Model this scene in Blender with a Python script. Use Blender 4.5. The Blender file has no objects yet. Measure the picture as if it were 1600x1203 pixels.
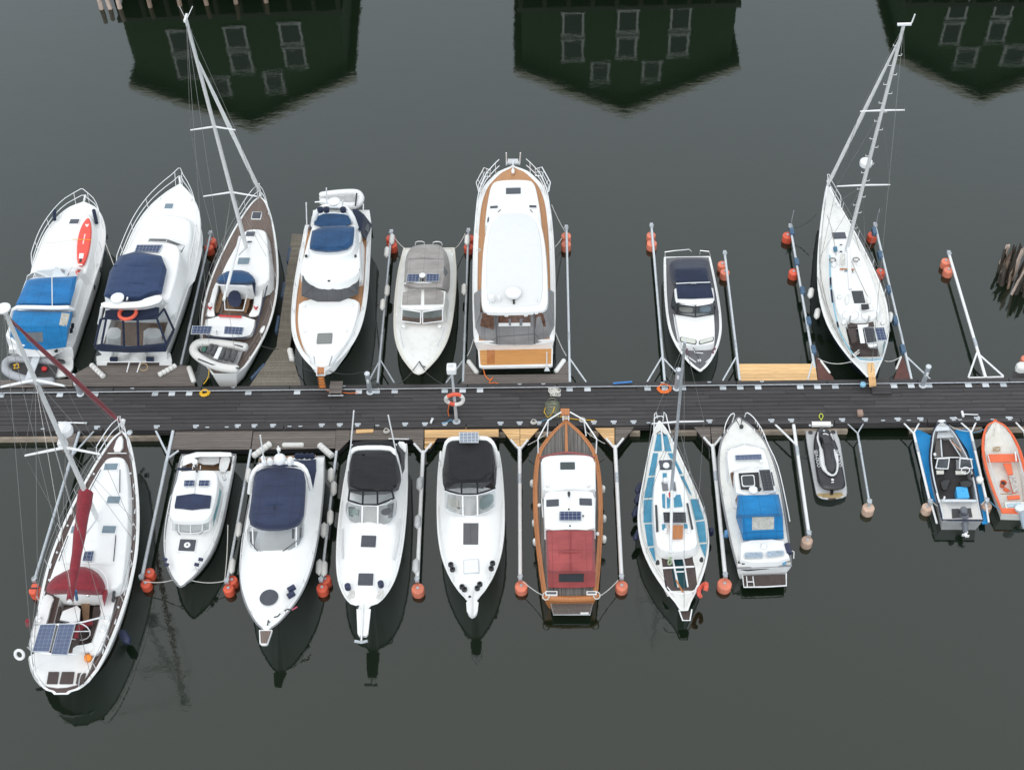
import bpy, math, random
from mathutils import Vector, Matrix
R = math.radians
rnd = random.Random(7)
scene = bpy.context.scene
col = scene.collection

# ---------------------------------------------------------------- camera
# photo size 1600 x 1203, focal length in photo pixels and attitude solved from the jetty, booms and masts
F, PITCH, ROLL, YAW, CAMH = 2078.165, R(49.6956), R(2.4947), R(2.4577), 46.0
_r = Vector((math.cos(YAW), math.sin(YAW), 0)); _f0 = Vector((-math.sin(YAW), math.cos(YAW), 0)); _u = Vector((0, 0, 1))
_fw = math.cos(PITCH)*_f0 - math.sin(PITCH)*_u
_dn = -math.sin(PITCH)*_f0 - math.cos(PITCH)*_u
_rt = math.cos(ROLL)*_r + math.sin(ROLL)*_dn
_dn = -math.sin(ROLL)*_r + math.cos(ROLL)*_dn
CAM = Vector((1.64289, -37.31373, CAMH))
def ray(u, v): return _rt*((u-800)/F) + _dn*((v-601.5)/F) + _fw
def P(u, v, z=0.0):            # photo pixel -> world point at height z
    d = ray(u, v); return CAM + d*((z-CAM.z)/d.z)
def PY(u, v, Y):               # photo pixel -> world point on the plane y = Y
    d = ray(u, v); return CAM + d*((Y-CAM.y)/d.y)
cam = bpy.data.cameras.new('camera'); cam.sensor_width = 36; cam.lens = 36*F/1600; cam.clip_start = 1; cam.clip_end = 4000
camo = bpy.data.objects.new('camera', cam); col.objects.link(camo)
camo.matrix_world = Matrix(((_rt.x, -_dn.x, -_fw.x, CAM.x), (_rt.y, -_dn.y, -_fw.y, CAM.y), (_rt.z, -_dn.z, -_fw.z, CAM.z), (0, 0, 0, 1)))
scene.camera = camo

# ---------------------------------------------------------------- sky, sun, exposure (overcast)
SUN_EL, SUN_AZ = R(52), R(200)
w = bpy.data.worlds.new('World'); scene.world = w; w.use_nodes = True
nt = w.node_tree; nt.nodes.clear()
sky = nt.nodes.new('ShaderNodeTexSky'); sky.sky_type = 'NISHITA'; sky.sun_disc = False
sky.sun_elevation = SUN_EL; sky.sun_rotation = SUN_AZ; sky.air_density = 1.0; sky.dust_density = 6.0; sky.ozone_density = 1.0
hs = nt.nodes.new('ShaderNodeHueSaturation'); hs.inputs['Saturation'].default_value = 0.25
# cloud deck: even grey-white overhead, a little bluer towards the horizon
ctc = nt.nodes.new('ShaderNodeTexCoord'); csx = nt.nodes.new('ShaderNodeSeparateXYZ'); ccr = nt.nodes.new('ShaderNodeValToRGB')
ccr.color_ramp.elements[0].position = .5; ccr.color_ramp.elements[0].color = (1.18, 1.34, 1.47, 1)
ccr.color_ramp.elements[1].position = .95; ccr.color_ramp.elements[1].color = (1.0, .985, .97, 1)
csc = nt.nodes.new('ShaderNodeVectorMath'); csc.operation = 'SCALE'; csc.inputs['Scale'].default_value = 9.6
mx = nt.nodes.new('ShaderNodeMix'); mx.data_type = 'RGBA'; mx.inputs[0].default_value = 0.8
bg = nt.nodes.new('ShaderNodeBackground'); bg.inputs['Strength'].default_value = 0.13
wo = nt.nodes.new('ShaderNodeOutputWorld')
nt.links.new(ctc.outputs['Generated'], csx.inputs[0]); nt.links.new(csx.outputs[2], ccr.inputs[0]); nt.links.new(ccr.outputs[0], csc.inputs[0]); nt.links.new(csc.outputs[0], mx.inputs[7])
nt.links.new(sky.outputs[0], hs.inputs['Color']); nt.links.new(hs.outputs[0], mx.inputs[6])
nt.links.new(mx.outputs[2], bg.inputs['Color']); nt.links.new(bg.outputs[0], wo.inputs[0])
sl = bpy.data.lights.new('sun', 'SUN'); sl.energy = 0.6; sl.angle = R(30); sl.color = (1, .97, .93)
so = bpy.data.objects.new('sun', sl); col.objects.link(so)
sd = Vector((math.sin(SUN_AZ)*math.cos(SUN_EL), math.cos(SUN_AZ)*math.cos(SUN_EL), math.sin(SUN_EL)))
so.rotation_euler = sd.to_track_quat('Z', 'Y').to_euler(); so.location = (0, 0, 60)
vs = scene.view_settings; vs.view_transform = 'Standard'; vs.look = 'None'; vs.exposure = 0.0; vs.gamma = 1.0; vs.use_curve_mapping = False

# ---------------------------------------------------------------- materials
MATS = {}
def mat(name, color, rough=.5, metal=0.0, var=.08, scale=3.0, bump=0.0, bscale=20.0, stretch=None, coat=0.0, ior=1.5, spec=.5, objvar=0.0, dirt=None, dirtscale=1.5, dirtamt=.5):
    if name in MATS: return MATS[name]
    m = bpy.data.materials.new(name); m.use_nodes = True; MATS[name] = m
    t = m.node_tree; n = t.nodes; b = n['Principled BSDF']
    b.inputs['Roughness'].default_value = rough; b.inputs['Metallic'].default_value = metal
    b.inputs['IOR'].default_value = ior; b.inputs['Specular IOR Level'].default_value = spec
    if coat: b.inputs['Coat Weight'].default_value = coat
    tc = n.new('ShaderNodeTexCoord'); mp = n.new('ShaderNodeMapping')
    t.links.new(tc.outputs['Object'], mp.inputs[0])
    oi = n.new('ShaderNodeObjectInfo'); cb = n.new('ShaderNodeVectorMath'); cb.operation = 'MULTIPLY_ADD'
    cb.inputs[1].default_value = (1, 1, 1)
    vm = n.new('ShaderNodeVectorMath'); vm.operation = 'SCALE'; vm.inputs[0].default_value = (13, 7, 5)
    t.links.new(oi.outputs['Random'], vm.inputs['Scale']); t.links.new(mp.outputs[0], cb.inputs[0]); t.links.new(vm.outputs[0], cb.inputs[2])
    src = cb.outputs[0]
    if stretch: mp.inputs['Scale'].default_value = stretch
    nz = n.new('ShaderNodeTexNoise'); nz.inputs['Scale'].default_value = scale; nz.inputs['Detail'].default_value = 6; nz.inputs['Roughness'].default_value = .65
    t.links.new(src, nz.inputs['Vector'])
    cr = n.new('ShaderNodeValToRGB'); e = cr.color_ramp.elements
    e[0].position = .3; e[1].position = .7
    c = Vector(color)
    lo = [max(0, x*(1-var*1.3)) for x in c]; hi = [min(1, x*(1+var)) for x in c]
    e[0].color = (*lo, 1); e[1].color = (*hi, 1)
    t.links.new(nz.outputs[0], cr.inputs[0]); out = cr.outputs[0]
    if dirt:
        n2 = n.new('ShaderNodeTexNoise'); n2.inputs['Scale'].default_value = dirtscale; n2.inputs['Detail'].default_value = 8; n2.inputs['Roughness'].default_value = .7
        t.links.new(src, n2.inputs['Vector'])
        mr = n.new('ShaderNodeMapRange'); mr.inputs[1].default_value = .5; mr.inputs[2].default_value = .78; mr.inputs[4].default_value = dirtamt
        t.links.new(n2.outputs[0], mr.inputs[0])
        mm = n.new('ShaderNodeMix'); mm.data_type = 'RGBA'; t.links.new(mr.outputs[0], mm.inputs[0]); t.links.new(out, mm.inputs[6]); mm.inputs[7].default_value = (*dirt, 1)
        out = mm.outputs[2]
    if objvar:
        hv = n.new('ShaderNodeMapRange'); hv.inputs[3].default_value = 1-objvar; hv.inputs[4].default_value = 1+objvar; t.links.new(oi.outputs['Random'], hv.inputs[0])
        ml = n.new('ShaderNodeVectorMath'); ml.operation = 'SCALE'; t.links.new(out, ml.inputs[0]); t.links.new(hv.outputs[0], ml.inputs['Scale']); out = ml.outputs[0]
    t.links.new(out, b.inputs['Base Color'])
    if bump:
        n3 = n.new('ShaderNodeTexNoise'); n3.inputs['Scale'].default_value = bscale; n3.inputs['Detail'].default_value = 4
        t.links.new(src, n3.inputs['Vector'])
        bm = n.new('ShaderNodeBump'); bm.inputs['Strength'].default_value = 1.0; bm.inputs['Distance'].default_value = bump
        t.links.new(n3.outputs[0], bm.inputs['Height']); t.links.new(bm.outputs[0], b.inputs['Normal'])
    m['out'] = 1
    return m
def lines(m, axis='Y', period=.06, width=.12, color=(.02, .02, .02), axis2=None, period2=.5, width2=.05):
    # thin caulk / cell lines on top of a material's base colour, in object space
    t = m.node_tree; n = t.nodes; b = n['Principled BSDF']; old = b.inputs['Base Color'].links[0].from_socket
    tc = n.new('ShaderNodeTexCoord'); sx = n.new('ShaderNodeSeparateXYZ'); t.links.new(tc.outputs['Object'], sx.inputs[0])
    def one(ax, per, wd):
        d = n.new('ShaderNodeMath'); d.operation = 'DIVIDE'; d.inputs[1].default_value = per; t.links.new(sx.outputs[ax], d.inputs[0])
        f = n.new('ShaderNodeMath'); f.operation = 'FRACT'; t.links.new(d.outputs[0], f.inputs[0])
        l = n.new('ShaderNodeMath'); l.operation = 'LESS_THAN'; l.inputs[1].default_value = wd; t.links.new(f.outputs[0], l.inputs[0])
        return l.outputs[0]
    k = one(axis, period, width)
    if axis2:
        a = n.new('ShaderNodeMath'); a.operation = 'MAXIMUM'; t.links.new(k, a.inputs[0]); t.links.new(one(axis2, period2, width2), a.inputs[1]); k = a.outputs[0]
    mm = n.new('ShaderNodeMix'); mm.data_type = 'RGBA'; t.links.new(k, mm.inputs[0]); t.links.new(old, mm.inputs[6]); mm.inputs[7].default_value = (*color, 1)
    t.links.new(mm.outputs[2], b.inputs['Base Color'])
    return m
def glassmat(name, tint, rough=.03, refl=1.0, alpha=.6):
    m = bpy.data.materials.new(name); m.use_nodes = True; MATS[name] = m
    t = m.node_tree; n = t.nodes; n.clear()
    o = n.new('ShaderNodeOutputMaterial'); mxs = n.new('ShaderNodeMixShader'); tr = n.new('ShaderNodeBsdfTransparent'); gl = n.new('ShaderNodeBsdfGlossy')
    tr.inputs[0].default_value = (*tint, 1); gl.inputs['Roughness'].default_value = rough
    fr = n.new('ShaderNodeFresnel'); fr.inputs[0].default_value = 1.5
    t.links.new(fr.outputs[0], mxs.inputs[0]); t.links.new(tr.outputs[0], mxs.inputs[1]); t.links.new(gl.outputs[0], mxs.inputs[2]); t.links.new(mxs.outputs[0], o.inputs[0])
    return m
def canvas(name, color, fold=.03, rough=.8, fade=.2):
    if name in MATS: return MATS[name]
    m = mat(name, color, rough, var=fade, scale=1.6, bump=fold, bscale=2.6, stretch=(1.25, .5, 1.0), spec=.25)
    t = m.node_tree; n = t.nodes; b = n['Principled BSDF']
    b.inputs['Sheen Weight'].default_value = .15
    return lines(m, 'Y', .66, .022, tuple(c*.55 for c in color), 'X', 1.35, .012)
WHITE = mat('gelcoat', (.79, .79, .78), .28, var=.025, scale=.7, dirt=(.60, .60, .55), dirtscale=1.3, dirtamt=.34, coat=.15)
WHITEO = mat('aged_gelcoat', (.72, .72, .69), .4, var=.05, scale=1.2, dirt=(.42, .42, .36), dirtscale=2.2, dirtamt=.45)
NONSKID = mat('nonskid_white', (.70, .71, .71), .6, var=.04, scale=2, dirt=(.5, .5, .47), dirtamt=.3)
NAVYHULL = mat('navy_hull', (.012, .016, .035), .2, var=.1)
CREAM = mat('cream', (.66, .64, .58), .45, var=.05, dirt=(.4, .38, .3), dirtamt=.3)
ANTIF = mat('antifouling', (.02, .02, .025), .7)
RUB = mat('rubber_black', (.018, .018, .02), .6, var=.2)
GREYRUB = mat('grey_rail', (.22, .22, .23), .5)
STEEL = mat('stainless', (.84, .84, .84), .3, .55, var=.04)
GALV = mat('galvanised', (.50, .53, .56), .5, .55, var=.16, scale=9, dirt=(.3, .3, .29), dirtscale=6, dirtamt=.4)
GALVW = mat('pale_galvanised', (.60, .63, .66), .5, .25, var=.08, scale=7, dirt=(.45, .45, .43), dirtscale=5, dirtamt=.35)
ALU = mat('mast_alloy', (.68, .68, .67), .45, .15, var=.06, scale=4)
ALUW = mat('white_paint_metal', (.75, .75, .75), .4, var=.04)
WIRE = mat('rigging_wire', (.30, .29, .28), .4, .7)
ROPE = mat('white_rope', (.60, .58, .54), .9, var=.2, scale=30)
ROPED = mat('dark_rope', (.05, .05, .05), .9, var=.3, scale=30)
ROPEO = mat('orange_rope', (.75, .17, .03), .8, var=.2, scale=20)
ROPEB = mat('blue_rope', (.10, .28, .45), .8, var=.2, scale=20)
ROPEY = mat('yellow_rope', (.72, .42, .02), .7, var=.2, scale=20)
TEAKG = lines(mat('grey_teak', (.17, .125, .105), .8, var=.22, scale=5, stretch=(.3, 4, 1), dirt=(.27, .23, .21), dirtscale=2, dirtamt=.5), 'Y', .07, .14, (.03, .025, .025))
TEAKO = lines(mat('oiled_teak', (.48, .245, .115), .55, var=.13, scale=5, stretch=(.3, 4, 1), dirt=(.30, .13, .05), dirtscale=2, dirtamt=.4), 'Y', .075, .08, (.20, .09, .04))
TEAKOB = lines(mat('bright_teak', (.56, .27, .085), .5, var=.12, scale=5, stretch=(4, .3, 1), dirt=(.45, .2, .06), dirtscale=2, dirtamt=.4), 'X', .09, .06, (.30, .13, .05))
TEAKC = lines(mat('cockpit_teak', (.30, .18, .10), .7, var=.2, scale=5, stretch=(.3, 4, 1), dirt=(.2, .12, .08), dirtamt=.5), 'Y', .06, .1, (.06, .04, .03))
TEAKD = lines(mat('dark_teak', (.075, .055, .05), .8, var=.25, scale=5, stretch=(.3, 4, 1)), 'Y', .06, .1, (.02, .02, .02))
VARN = mat('varnished_wood', (.42, .155, .045), .3, var=.2, scale=4, stretch=(.5, 5, 5), coat=.4)
GREYDECK = lines(mat('grey_foam_deck', (.13, .13, .14), .8, var=.12, scale=4), 'Y', .08, .08, (.06, .06, .06))
BLUEDECK = mat('blue_nonskid', (.055, .24, .37), .75, var=.14, scale=3, dirt=(.13, .32, .42), dirtscale=3, dirtamt=.5)
C_BLUE = canvas('bright_blue_canvas', (.010, .140, .36)); C_BLUE2 = canvas('sky_blue_canvas', (.010, .160, .38))
C_NAVY = canvas('navy_canvas', (.025, .034, .072)); C_NAVYM = canvas('mid_navy_canvas', (.021, .042, .105)); C_NAVYB = canvas('bright_navy_canvas', (.018, .064, .155)); C_NAVY2 = canvas('faded_navy_canvas', (.022, .050, .115), fade=.22); C_NAVY3 = canvas('dark_navy_canvas', (.011, .018, .045))
C_BLACK = canvas('black_canvas', (.013, .013, .015)); C_GREY = canvas('grey_canvas', (.21, .205, .205)); C_TAUPE = canvas('taupe_canvas', (.30, .28, .265)); C_DGREY = canvas('charcoal_canvas', (.085, .085, .09))
C_RED = canvas('wine_red_canvas', (.22, .022, .032)); C_RED2 = canvas('faded_red_vinyl', (.30, .062, .062), rough=.3)
GLASS = glassmat('tinted_glass', (.42, .46, .47)); GLASSC = glassmat('clear_vinyl', (.80, .82, .83), .08); GLASSD = mat('dark_glass', (.035, .04, .045), .06, var=.05)
HATCHG = mat('hatch_acrylic', (.055, .06, .075), .12, var=.1); HATCHB = mat('blue_hatch_acrylic', (.16, .22, .26), .12, var=.1)
SOLAR = lines(mat('solar_cells', (.018, .035, .095), .12, var=.12, scale=6), 'X', .16, .05, (.42, .45, .5), 'Y', .16, .05)
SOLARD = lines(mat('dark_solar_cells', (.022, .024, .03), .15, var=.12, scale=6), 'X', .16, .05, (.10, .10, .11), 'Y', .16, .05)
SOLARL = lines(mat('slate_solar_cells', (.075, .10, .175), .15, var=.15, scale=6), 'X', .16, .05, (.24, .27, .33), 'Y', .16, .05)
SOLARP = lines(mat('pale_solar_cells', (.22, .25, .30), .2, var=.12, scale=6), 'X', .16, .1, (.55, .57, .6), 'Y', .16, .1)
ORANGE = mat('orange_plastic', (.74, .115, .06), .5, objvar=.12, var=.12, scale=3, dirt=(.45, .09, .05), dirtscale=4, dirtamt=.5)
ORANGEF = mat('faded_orange_plastic', (.74, .22, .135), .6, objvar=.12, var=.14, scale=3, dirt=(.42, .16, .10), dirtscale=4, dirtamt=.5)
BEIGEF = mat('weathered_float', (.52, .36, .27), .7, objvar=.12, var=.2, scale=4, dirt=(.33, .25, .2), dirtscale=5, dirtamt=.6)
REDP = mat('red_plastic', (.55, .03, .03), .45, var=.1)
BLACKP = mat('black_plastic', (.02, .02, .022), .4, var=.2)
GREYP = mat('grey_plastic', (.55, .56, .57), .55, var=.07, dirt=(.36, .36, .34), dirtscale=3, dirtamt=.4)
SAIL = mat('sailcloth', (.82, .82, .80), .6, var=.06, scale=4)
FENDW = mat('fender_white', (.70, .69, .66), .5, objvar=.12, var=.07, scale=4, dirt=(.45, .43, .38), dirtscale=4, dirtamt=.5)
FENDB = mat('fender_navy', (.016, .022, .06), .5, var=.15)
SEATW = mat('seat_vinyl', (.66, .66, .65), .5, var=.05); SEATG = mat('grey_cushion', (.16, .16, .17), .7, var=.1); INT = mat('interior_grey', (.38, .38, .38), .7, var=.1); INTD = mat('interior_dark', (.05, .048, .05), .7, var=.2)
WOODDK = mat('wet_dock_wood', (.034, .031, .032), .62, objvar=.22, var=.22, scale=5, stretch=(.35, 6, 6), bump=.004, bscale=8, dirt=(.085, .076, .07), dirtscale=1.6, dirtamt=.8)
WOODDK2 = mat('wet_dock_wood_pale', (.041, .037, .038), .65, objvar=.22, var=.22, scale=5, stretch=(.35, 6, 6), bump=.004, bscale=8, dirt=(.09, .08, .075), dirtscale=1.2, dirtamt=.7)
WOODGR = mat('weathered_wood', (.155, .132, .118), .8, objvar=.16, var=.26, scale=4, stretch=(.4, 6, 6), bump=.004, bscale=8, dirt=(.085, .072, .062), dirtscale=2, dirtamt=.7)
WOODGN = mat('mossy_wood', (.165, .145, .115), .8, objvar=.16, var=.26, scale=4, stretch=(6, .4, 6), bump=.004, bscale=8, dirt=(.085, .08, .05), dirtscale=2, dirtamt=.7)
WOODGX = mat('weathered_wood_cross', (.150, .128, .112), .8, objvar=.16, var=.26, scale=4, stretch=(.4, 6, 6), bump=.004, bscale=8, dirt=(.085, .072, .062), dirtscale=2, dirtamt=.7)
WOODY = mat('new_pine', (.68, .43, .20), .7, objvar=.16, var=.16, scale=4, stretch=(.4, 6, 6), bump=.003, bscale=8, dirt=(.33, .17, .07), dirtscale=2.6, dirtamt=.65)
WOODR = mat('red_brown_plate', (.105, .04, .032), .75, var=.2, scale=4, dirt=(.07, .035, .03), dirtamt=.5)
CONC = mat('concrete', (.34, .28, .22), .85, var=.2, scale=2, bump=.006, bscale=12, dirt=(.12, .085, .06), dirtscale=1.2, dirtamt=.8)
PILE = mat('old_pile_wood', (.26, .185, .135), .85, var=.4, scale=3, stretch=(6, 6, .4), bump=.02, bscale=5, dirt=(.06, .045, .035), dirtscale=2, dirtamt=.8)
PILEP = mat('bleached_pile_wood', (.55, .43, .36), .85, var=.3, scale=3, stretch=(6, 6, .5), bump=.02, bscale=5, dirt=(.13, .09, .065), dirtscale=2, dirtamt=.8)
GREENW = mat('dark_green_boards', (.045, .085, .035), .8, var=.2, scale=2, stretch=(4, 4, .5))
TRIM = mat('white_trim', (.84, .84, .80), .6, var=.08); ROOFM = mat('roof_tiles', (.40, .36, .28), .8, var=.2, scale=3); BARGE = mat('barge_board', (.70, .65, .52), .7, var=.12); WINM = mat('house_glass', (.035, .045, .045), .08)

# ---------------------------------------------------------------- mesh helpers
def smooth_closed(pts, it=2):
    for _ in range(it):
        q = []
        for i in range(len(pts)):
            a, b = Vector(pts[i]), Vector(pts[(i+1) % len(pts)])
            q += [a*.75+b*.25, a*.25+b*.75]
        pts = q
    return [tuple(p) for p in pts]
def smooth_open(pts, it=2):
    for _ in range(it):
        q = [Vector(pts[0])]
        for i in range(len(pts)-1):
            a, b = Vector(pts[i]), Vector(pts[i+1])
            q += [a*.75+b*.25, a*.25+b*.75]
        q.append(Vector(pts[-1])); pts = q
    return [tuple(p) for p in pts]
def crom(tab, x):              # smooth interpolation of a table [(x, y), ...]
    n = len(tab)
    if x <= tab[0][0]: return tab[0][1]
    if x >= tab[-1][0]: return tab[-1][1]
    for i in range(n-1):
        if tab[i][0] <= x <= tab[i+1][0]:
            (x0, y0), (x1, y1) = tab[i], tab[i+1]; h = x1-x0; t = (x-x0)/h
            m0 = (y1-tab[i-1][1])/(x1-tab[i-1][0]) if i > 0 else (y1-y0)/h
            m1 = (tab[i+2][1]-y0)/(tab[i+2][0]-x0) if i < n-2 else (y1-y0)/h
            return (2*t**3-3*t*t+1)*y0 + (t**3-2*t*t+t)*h*m0 + (-2*t**3+3*t*t)*y1 + (t**3-t*t)*h*m1
def area2(o): return sum(o[i][0]*o[(i+1) % len(o)][1]-o[(i+1) % len(o)][0]*o[i][1] for i in range(len(o)))
def ccw(o): return list(o) if area2(o) > 0 else list(o)[::-1]
def inset(o, d):               # o is CCW
    n = len(o); q = []
    for i in range(n):
        a, b, c = Vector(o[i-1][:2]), Vector(o[i][:2]), Vector(o[(i+1) % n][:2])
        e1 = (b-a).normalized() if (b-a).length > 1e-9 else Vector((1, 0)); e2 = (c-b).normalized() if (c-b).length > 1e-9 else e1
        n1 = Vector((-e1.y, e1.x)); n2 = Vector((-e2.y, e2.x)); k = n1+n2
        l = k.length
        k = k/l if l > 1e-6 else n1
        q.append(tuple(b + k*(d/max(.5, k.dot(n1)))))
    return q
def val(f, x): return f(x) if callable(f) else f
class MB:
    def __init__(s): s.v = []; s.f = []
    def add(s, vs, fs):
        o = len(s.v); s.v += [tuple(v) for v in vs]; s.f += [tuple(i+o for i in f) for f in fs]; return s
    def box(s, c, d, rz=0, ry=0, rx=0):
        M = Matrix.Rotation(rz, 3, 'Z') @ Matrix.Rotation(ry, 3, 'Y') @ Matrix.Rotation(rx, 3, 'X'); c = Vector(c)
        vs = [c + M @ Vector((sx*d[0]/2, sy*d[1]/2, sz*d[2]/2)) for sz in (-1, 1) for sx, sy in ((-1, -1), (1, -1), (1, 1), (-1, 1))]
        return s.add(vs, [(3, 2, 1, 0), (4, 5, 6, 7), (0, 1, 5, 4), (1, 2, 6, 5), (2, 3, 7, 6), (3, 0, 4, 7)])
    def tube(s, pts, r, n=6, closed=False, cap=True):
        pts = [Vector(p) for p in pts]; m = len(pts)
        rr = r if isinstance(r, (list, tuple)) else [r]*m
        rings = []; up = None
        for i in range(m):
            if closed: t = pts[(i+1) % m]-pts[i-1]
            else: t = pts[min(i+1, m-1)]-pts[max(i-1, 0)]
            t = t.normalized() if t.length > 1e-9 else Vector((0, 0, 1))
            if up is None: up = Vector((0, 0, 1)) if abs(t.z) < .9 else Vector((1, 0, 0))
            a = t.cross(up); a = a.normalized() if a.length > 1e-6 else Vector((1, 0, 0)); b = a.cross(t).normalized(); up = b
            rings.append([pts[i] + (a*math.cos(2*math.pi*k/n)+b*math.sin(2*math.pi*k/n))*rr[i] for k in range(n)])
        return s.loft(rings, wrap=closed, cap=cap and not closed)
    def loft(s, rings, wrap=False, cap=True, flip=False):
        n = len(rings[0]); vs = [p for r_ in rings for p in r_]; fs = []; m = len(rings)
        for i in range(m if wrap else m-1):
            j = (i+1) % m
            for k in range(n):
                l = (k+1) % n; fs.append((i*n+k, i*n+l, j*n+l, j*n+k))
        if cap and not wrap: fs += [tuple(range(n))[::-1], tuple((m-1)*n+k for k in range(n))]
        if flip: fs = [f[::-1] for f in fs]
        return s.add(vs, fs)
    def strip(s, a, b):         # sheet between two polylines with the same number of points
        n = len(a); return s.add(list(a)+list(b), [(i, i+1, n+i+1, n+i) for i in range(n-1)])
    def lathe(s, prof, c, n=14, axis='z', M=None):
        c = Vector(c); rings = []
        for r_, h in prof:
            ring = []
            for k in range(n):
                a = 2*math.pi*k/n; p = Vector((r_*math.cos(a), r_*math.sin(a), h))
                if axis == 'x': p = Vector((h, p.x, p.y))
                if axis == 'y': p = Vector((p.y, h, p.x))
                if M: p = M @ p
                ring.append(c+p)
            rings.append(ring)
        return s.loft(rings)
    def prism(s, o, z0, z1):
        o = ccw(o); n = len(o)
        return s.loft([[(p[0], p[1], val(z0, p[0])) for p in o], [(p[0], p[1], val(z1, p[0])) for p in o]])
    def block(s, o, z0, z1, r=.05, lean=0.0, crown=0.0, steps=3, shear=0.0):
        # rounded solid over outline o: walls lean inwards by lean, top edge rounded by r, top crowned; z0 / z1 may be functions of x
        o = ccw(o); rings = []
        lev = [(0, 0.0, 0.0)] + [(lean + r*(1-math.cos(a)), 1.0, r*(math.sin(a)-1)) for a in [math.pi/2*k/steps for k in range(steps+1)]]
        cx = sum(p[0] for p in o)/len(o); cy = sum(p[1] for p in o)/len(o)
        for ins, k, dz in lev:
            q = inset(o, ins) if ins else o
            rings.append([(p[0]+shear*k, p[1], val(z0, p[0])*(1-k)+(val(z1, p[0])+dz)*k) for p in q])
        last = rings[-1]
        for fr in (.6, .25):
            rings.append([(cx+shear+(p[0]-cx-shear)*fr, cy+(p[1]-cy)*fr, val(z1, cx+(p[0]-cx-shear)*fr)+crown*(1-fr*fr)) for p in last])
        return s.loft(rings)
    def weld(s, e=1e-4):
        d = {}; mp = []; nv = []
        for v in s.v:
            k = tuple(round(c/e) for c in v)
            if k not in d: d[k] = len(nv); nv.append(v)
            mp.append(d[k])
        s.v = nv; s.f = [tuple(mp[i] for i in f) for f in s.f]; return s
    def build(s, name, m, parent=None, smooth=38):
        me = bpy.data.meshes.new(name); me.from_pydata(s.v, [], s.f); me.materials.append(m)
        me.validate(); me.update()
        if smooth:
            me.shade_smooth(); me.set_sharp_from_angle(angle=R(smooth))
        o = bpy.data.objects.new(name, me); col.objects.link(o)
        if parent: o.parent = parent
        return o
def tag(o, label=None, cat=None, group=None, kind=None):
    if label: o['label'] = label
    if cat: o['category'] = cat
    if group: o['group'] = group
    if kind: o['kind'] = kind
    return o
def empty(name, loc=(0, 0, 0), rz=0, label=None, cat=None, group=None):
    o = bpy.data.objects.new(name, None); col.objects.link(o); o.location = loc; o.rotation_euler = (0, 0, rz); o.empty_display_size = .3
    return tag(o, label, cat, group)
def sag(a, b, d, n=8):
    a, b = Vector(a), Vector(b); return [a.lerp(b, i/n) - Vector((0, 0, d*4*(i/n)*(1-i/n))) for i in range(n+1)]
def circ(r, n=20, cx=0, cy=0, z=0): return [(cx+r*math.cos(2*math.pi*k/n), cy+r*math.sin(2*math.pi*k/n), z) for k in range(n)]

# ================================================================= SETTING
# water
wm = bpy.data.materials.new('harbour_water'); wm.use_nodes = True
t = wm.node_tree; n = t.nodes; b = n['Principled BSDF']
b.inputs['Base Color'].default_value = (.0060, .0112, .0056, 1); b.inputs['Roughness'].default_value = .035; b.inputs['IOR'].default_value = 1.68
tc = n.new('ShaderNodeTexCoord'); mp = n.new('ShaderNodeMapping'); mp.inputs['Scale'].default_value = (1, 1.7, 1); t.links.new(tc.outputs['Object'], mp.inputs[0])
n1 = n.new('ShaderNodeTexNoise'); n1.inputs['Scale'].default_value = 1.5; n1.inputs['Detail'].default_value = 4; n1.inputs['Roughness'].default_value = .55
n2 = n.new('ShaderNodeTexNoise'); n2.inputs['Scale'].default_value = .22; n2.inputs['Detail'].default_value = 2
n3 = n.new('ShaderNodeTexNoise'); n3.inputs['Scale'].default_value = .05; n3.inputs['Detail'].default_value = 3
for q in (n1, n2, n3): t.links.new(mp.outputs[0], q.inputs['Vector'])
n4 = n.new('ShaderNodeTexNoise'); n4.inputs['Scale'].default_value = 7; n4.inputs['Detail'].default_value = 3; t.links.new(mp.outputs[0], n4.inputs['Vector'])
b0 = n.new('ShaderNodeBump'); b0.inputs['Distance'].default_value = .0005
b1 = n.new('ShaderNodeBump'); b1.inputs['Distance'].default_value = .0045; b2 = n.new('ShaderNodeBump'); b2.inputs['Distance'].default_value = .012
t.links.new(n1.outputs[0], b1.inputs['Height']); t.links.new(n2.outputs[0], b2.inputs['Height']); t.links.new(b2.outputs[0], b1.inputs['Normal']); t.links.new(n4.outputs[0], b0.inputs['Height']); t.links.new(b1.outputs[0], b0.inputs['Normal']); t.links.new(b0.outputs[0], b.inputs['Normal'])
mr = n.new('ShaderNodeMapRange'); mr.inputs[1].default_value = .35; mr.inputs[2].default_value = .7; mr.inputs[3].default_value = .02; mr.inputs[4].default_value = .06
t.links.new(n3.outputs[0], mr.inputs[0]); t.links.new(mr.outputs[0], b.inputs['Roughness'])
tag(MB().add([(-1500, -1500, 0), (1500, -1500, 0), (1500, 1500, 0), (-1500, 1500, 0)], [(0, 1, 2, 3)]).build('water', wm, smooth=0), kind='structure')

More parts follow.
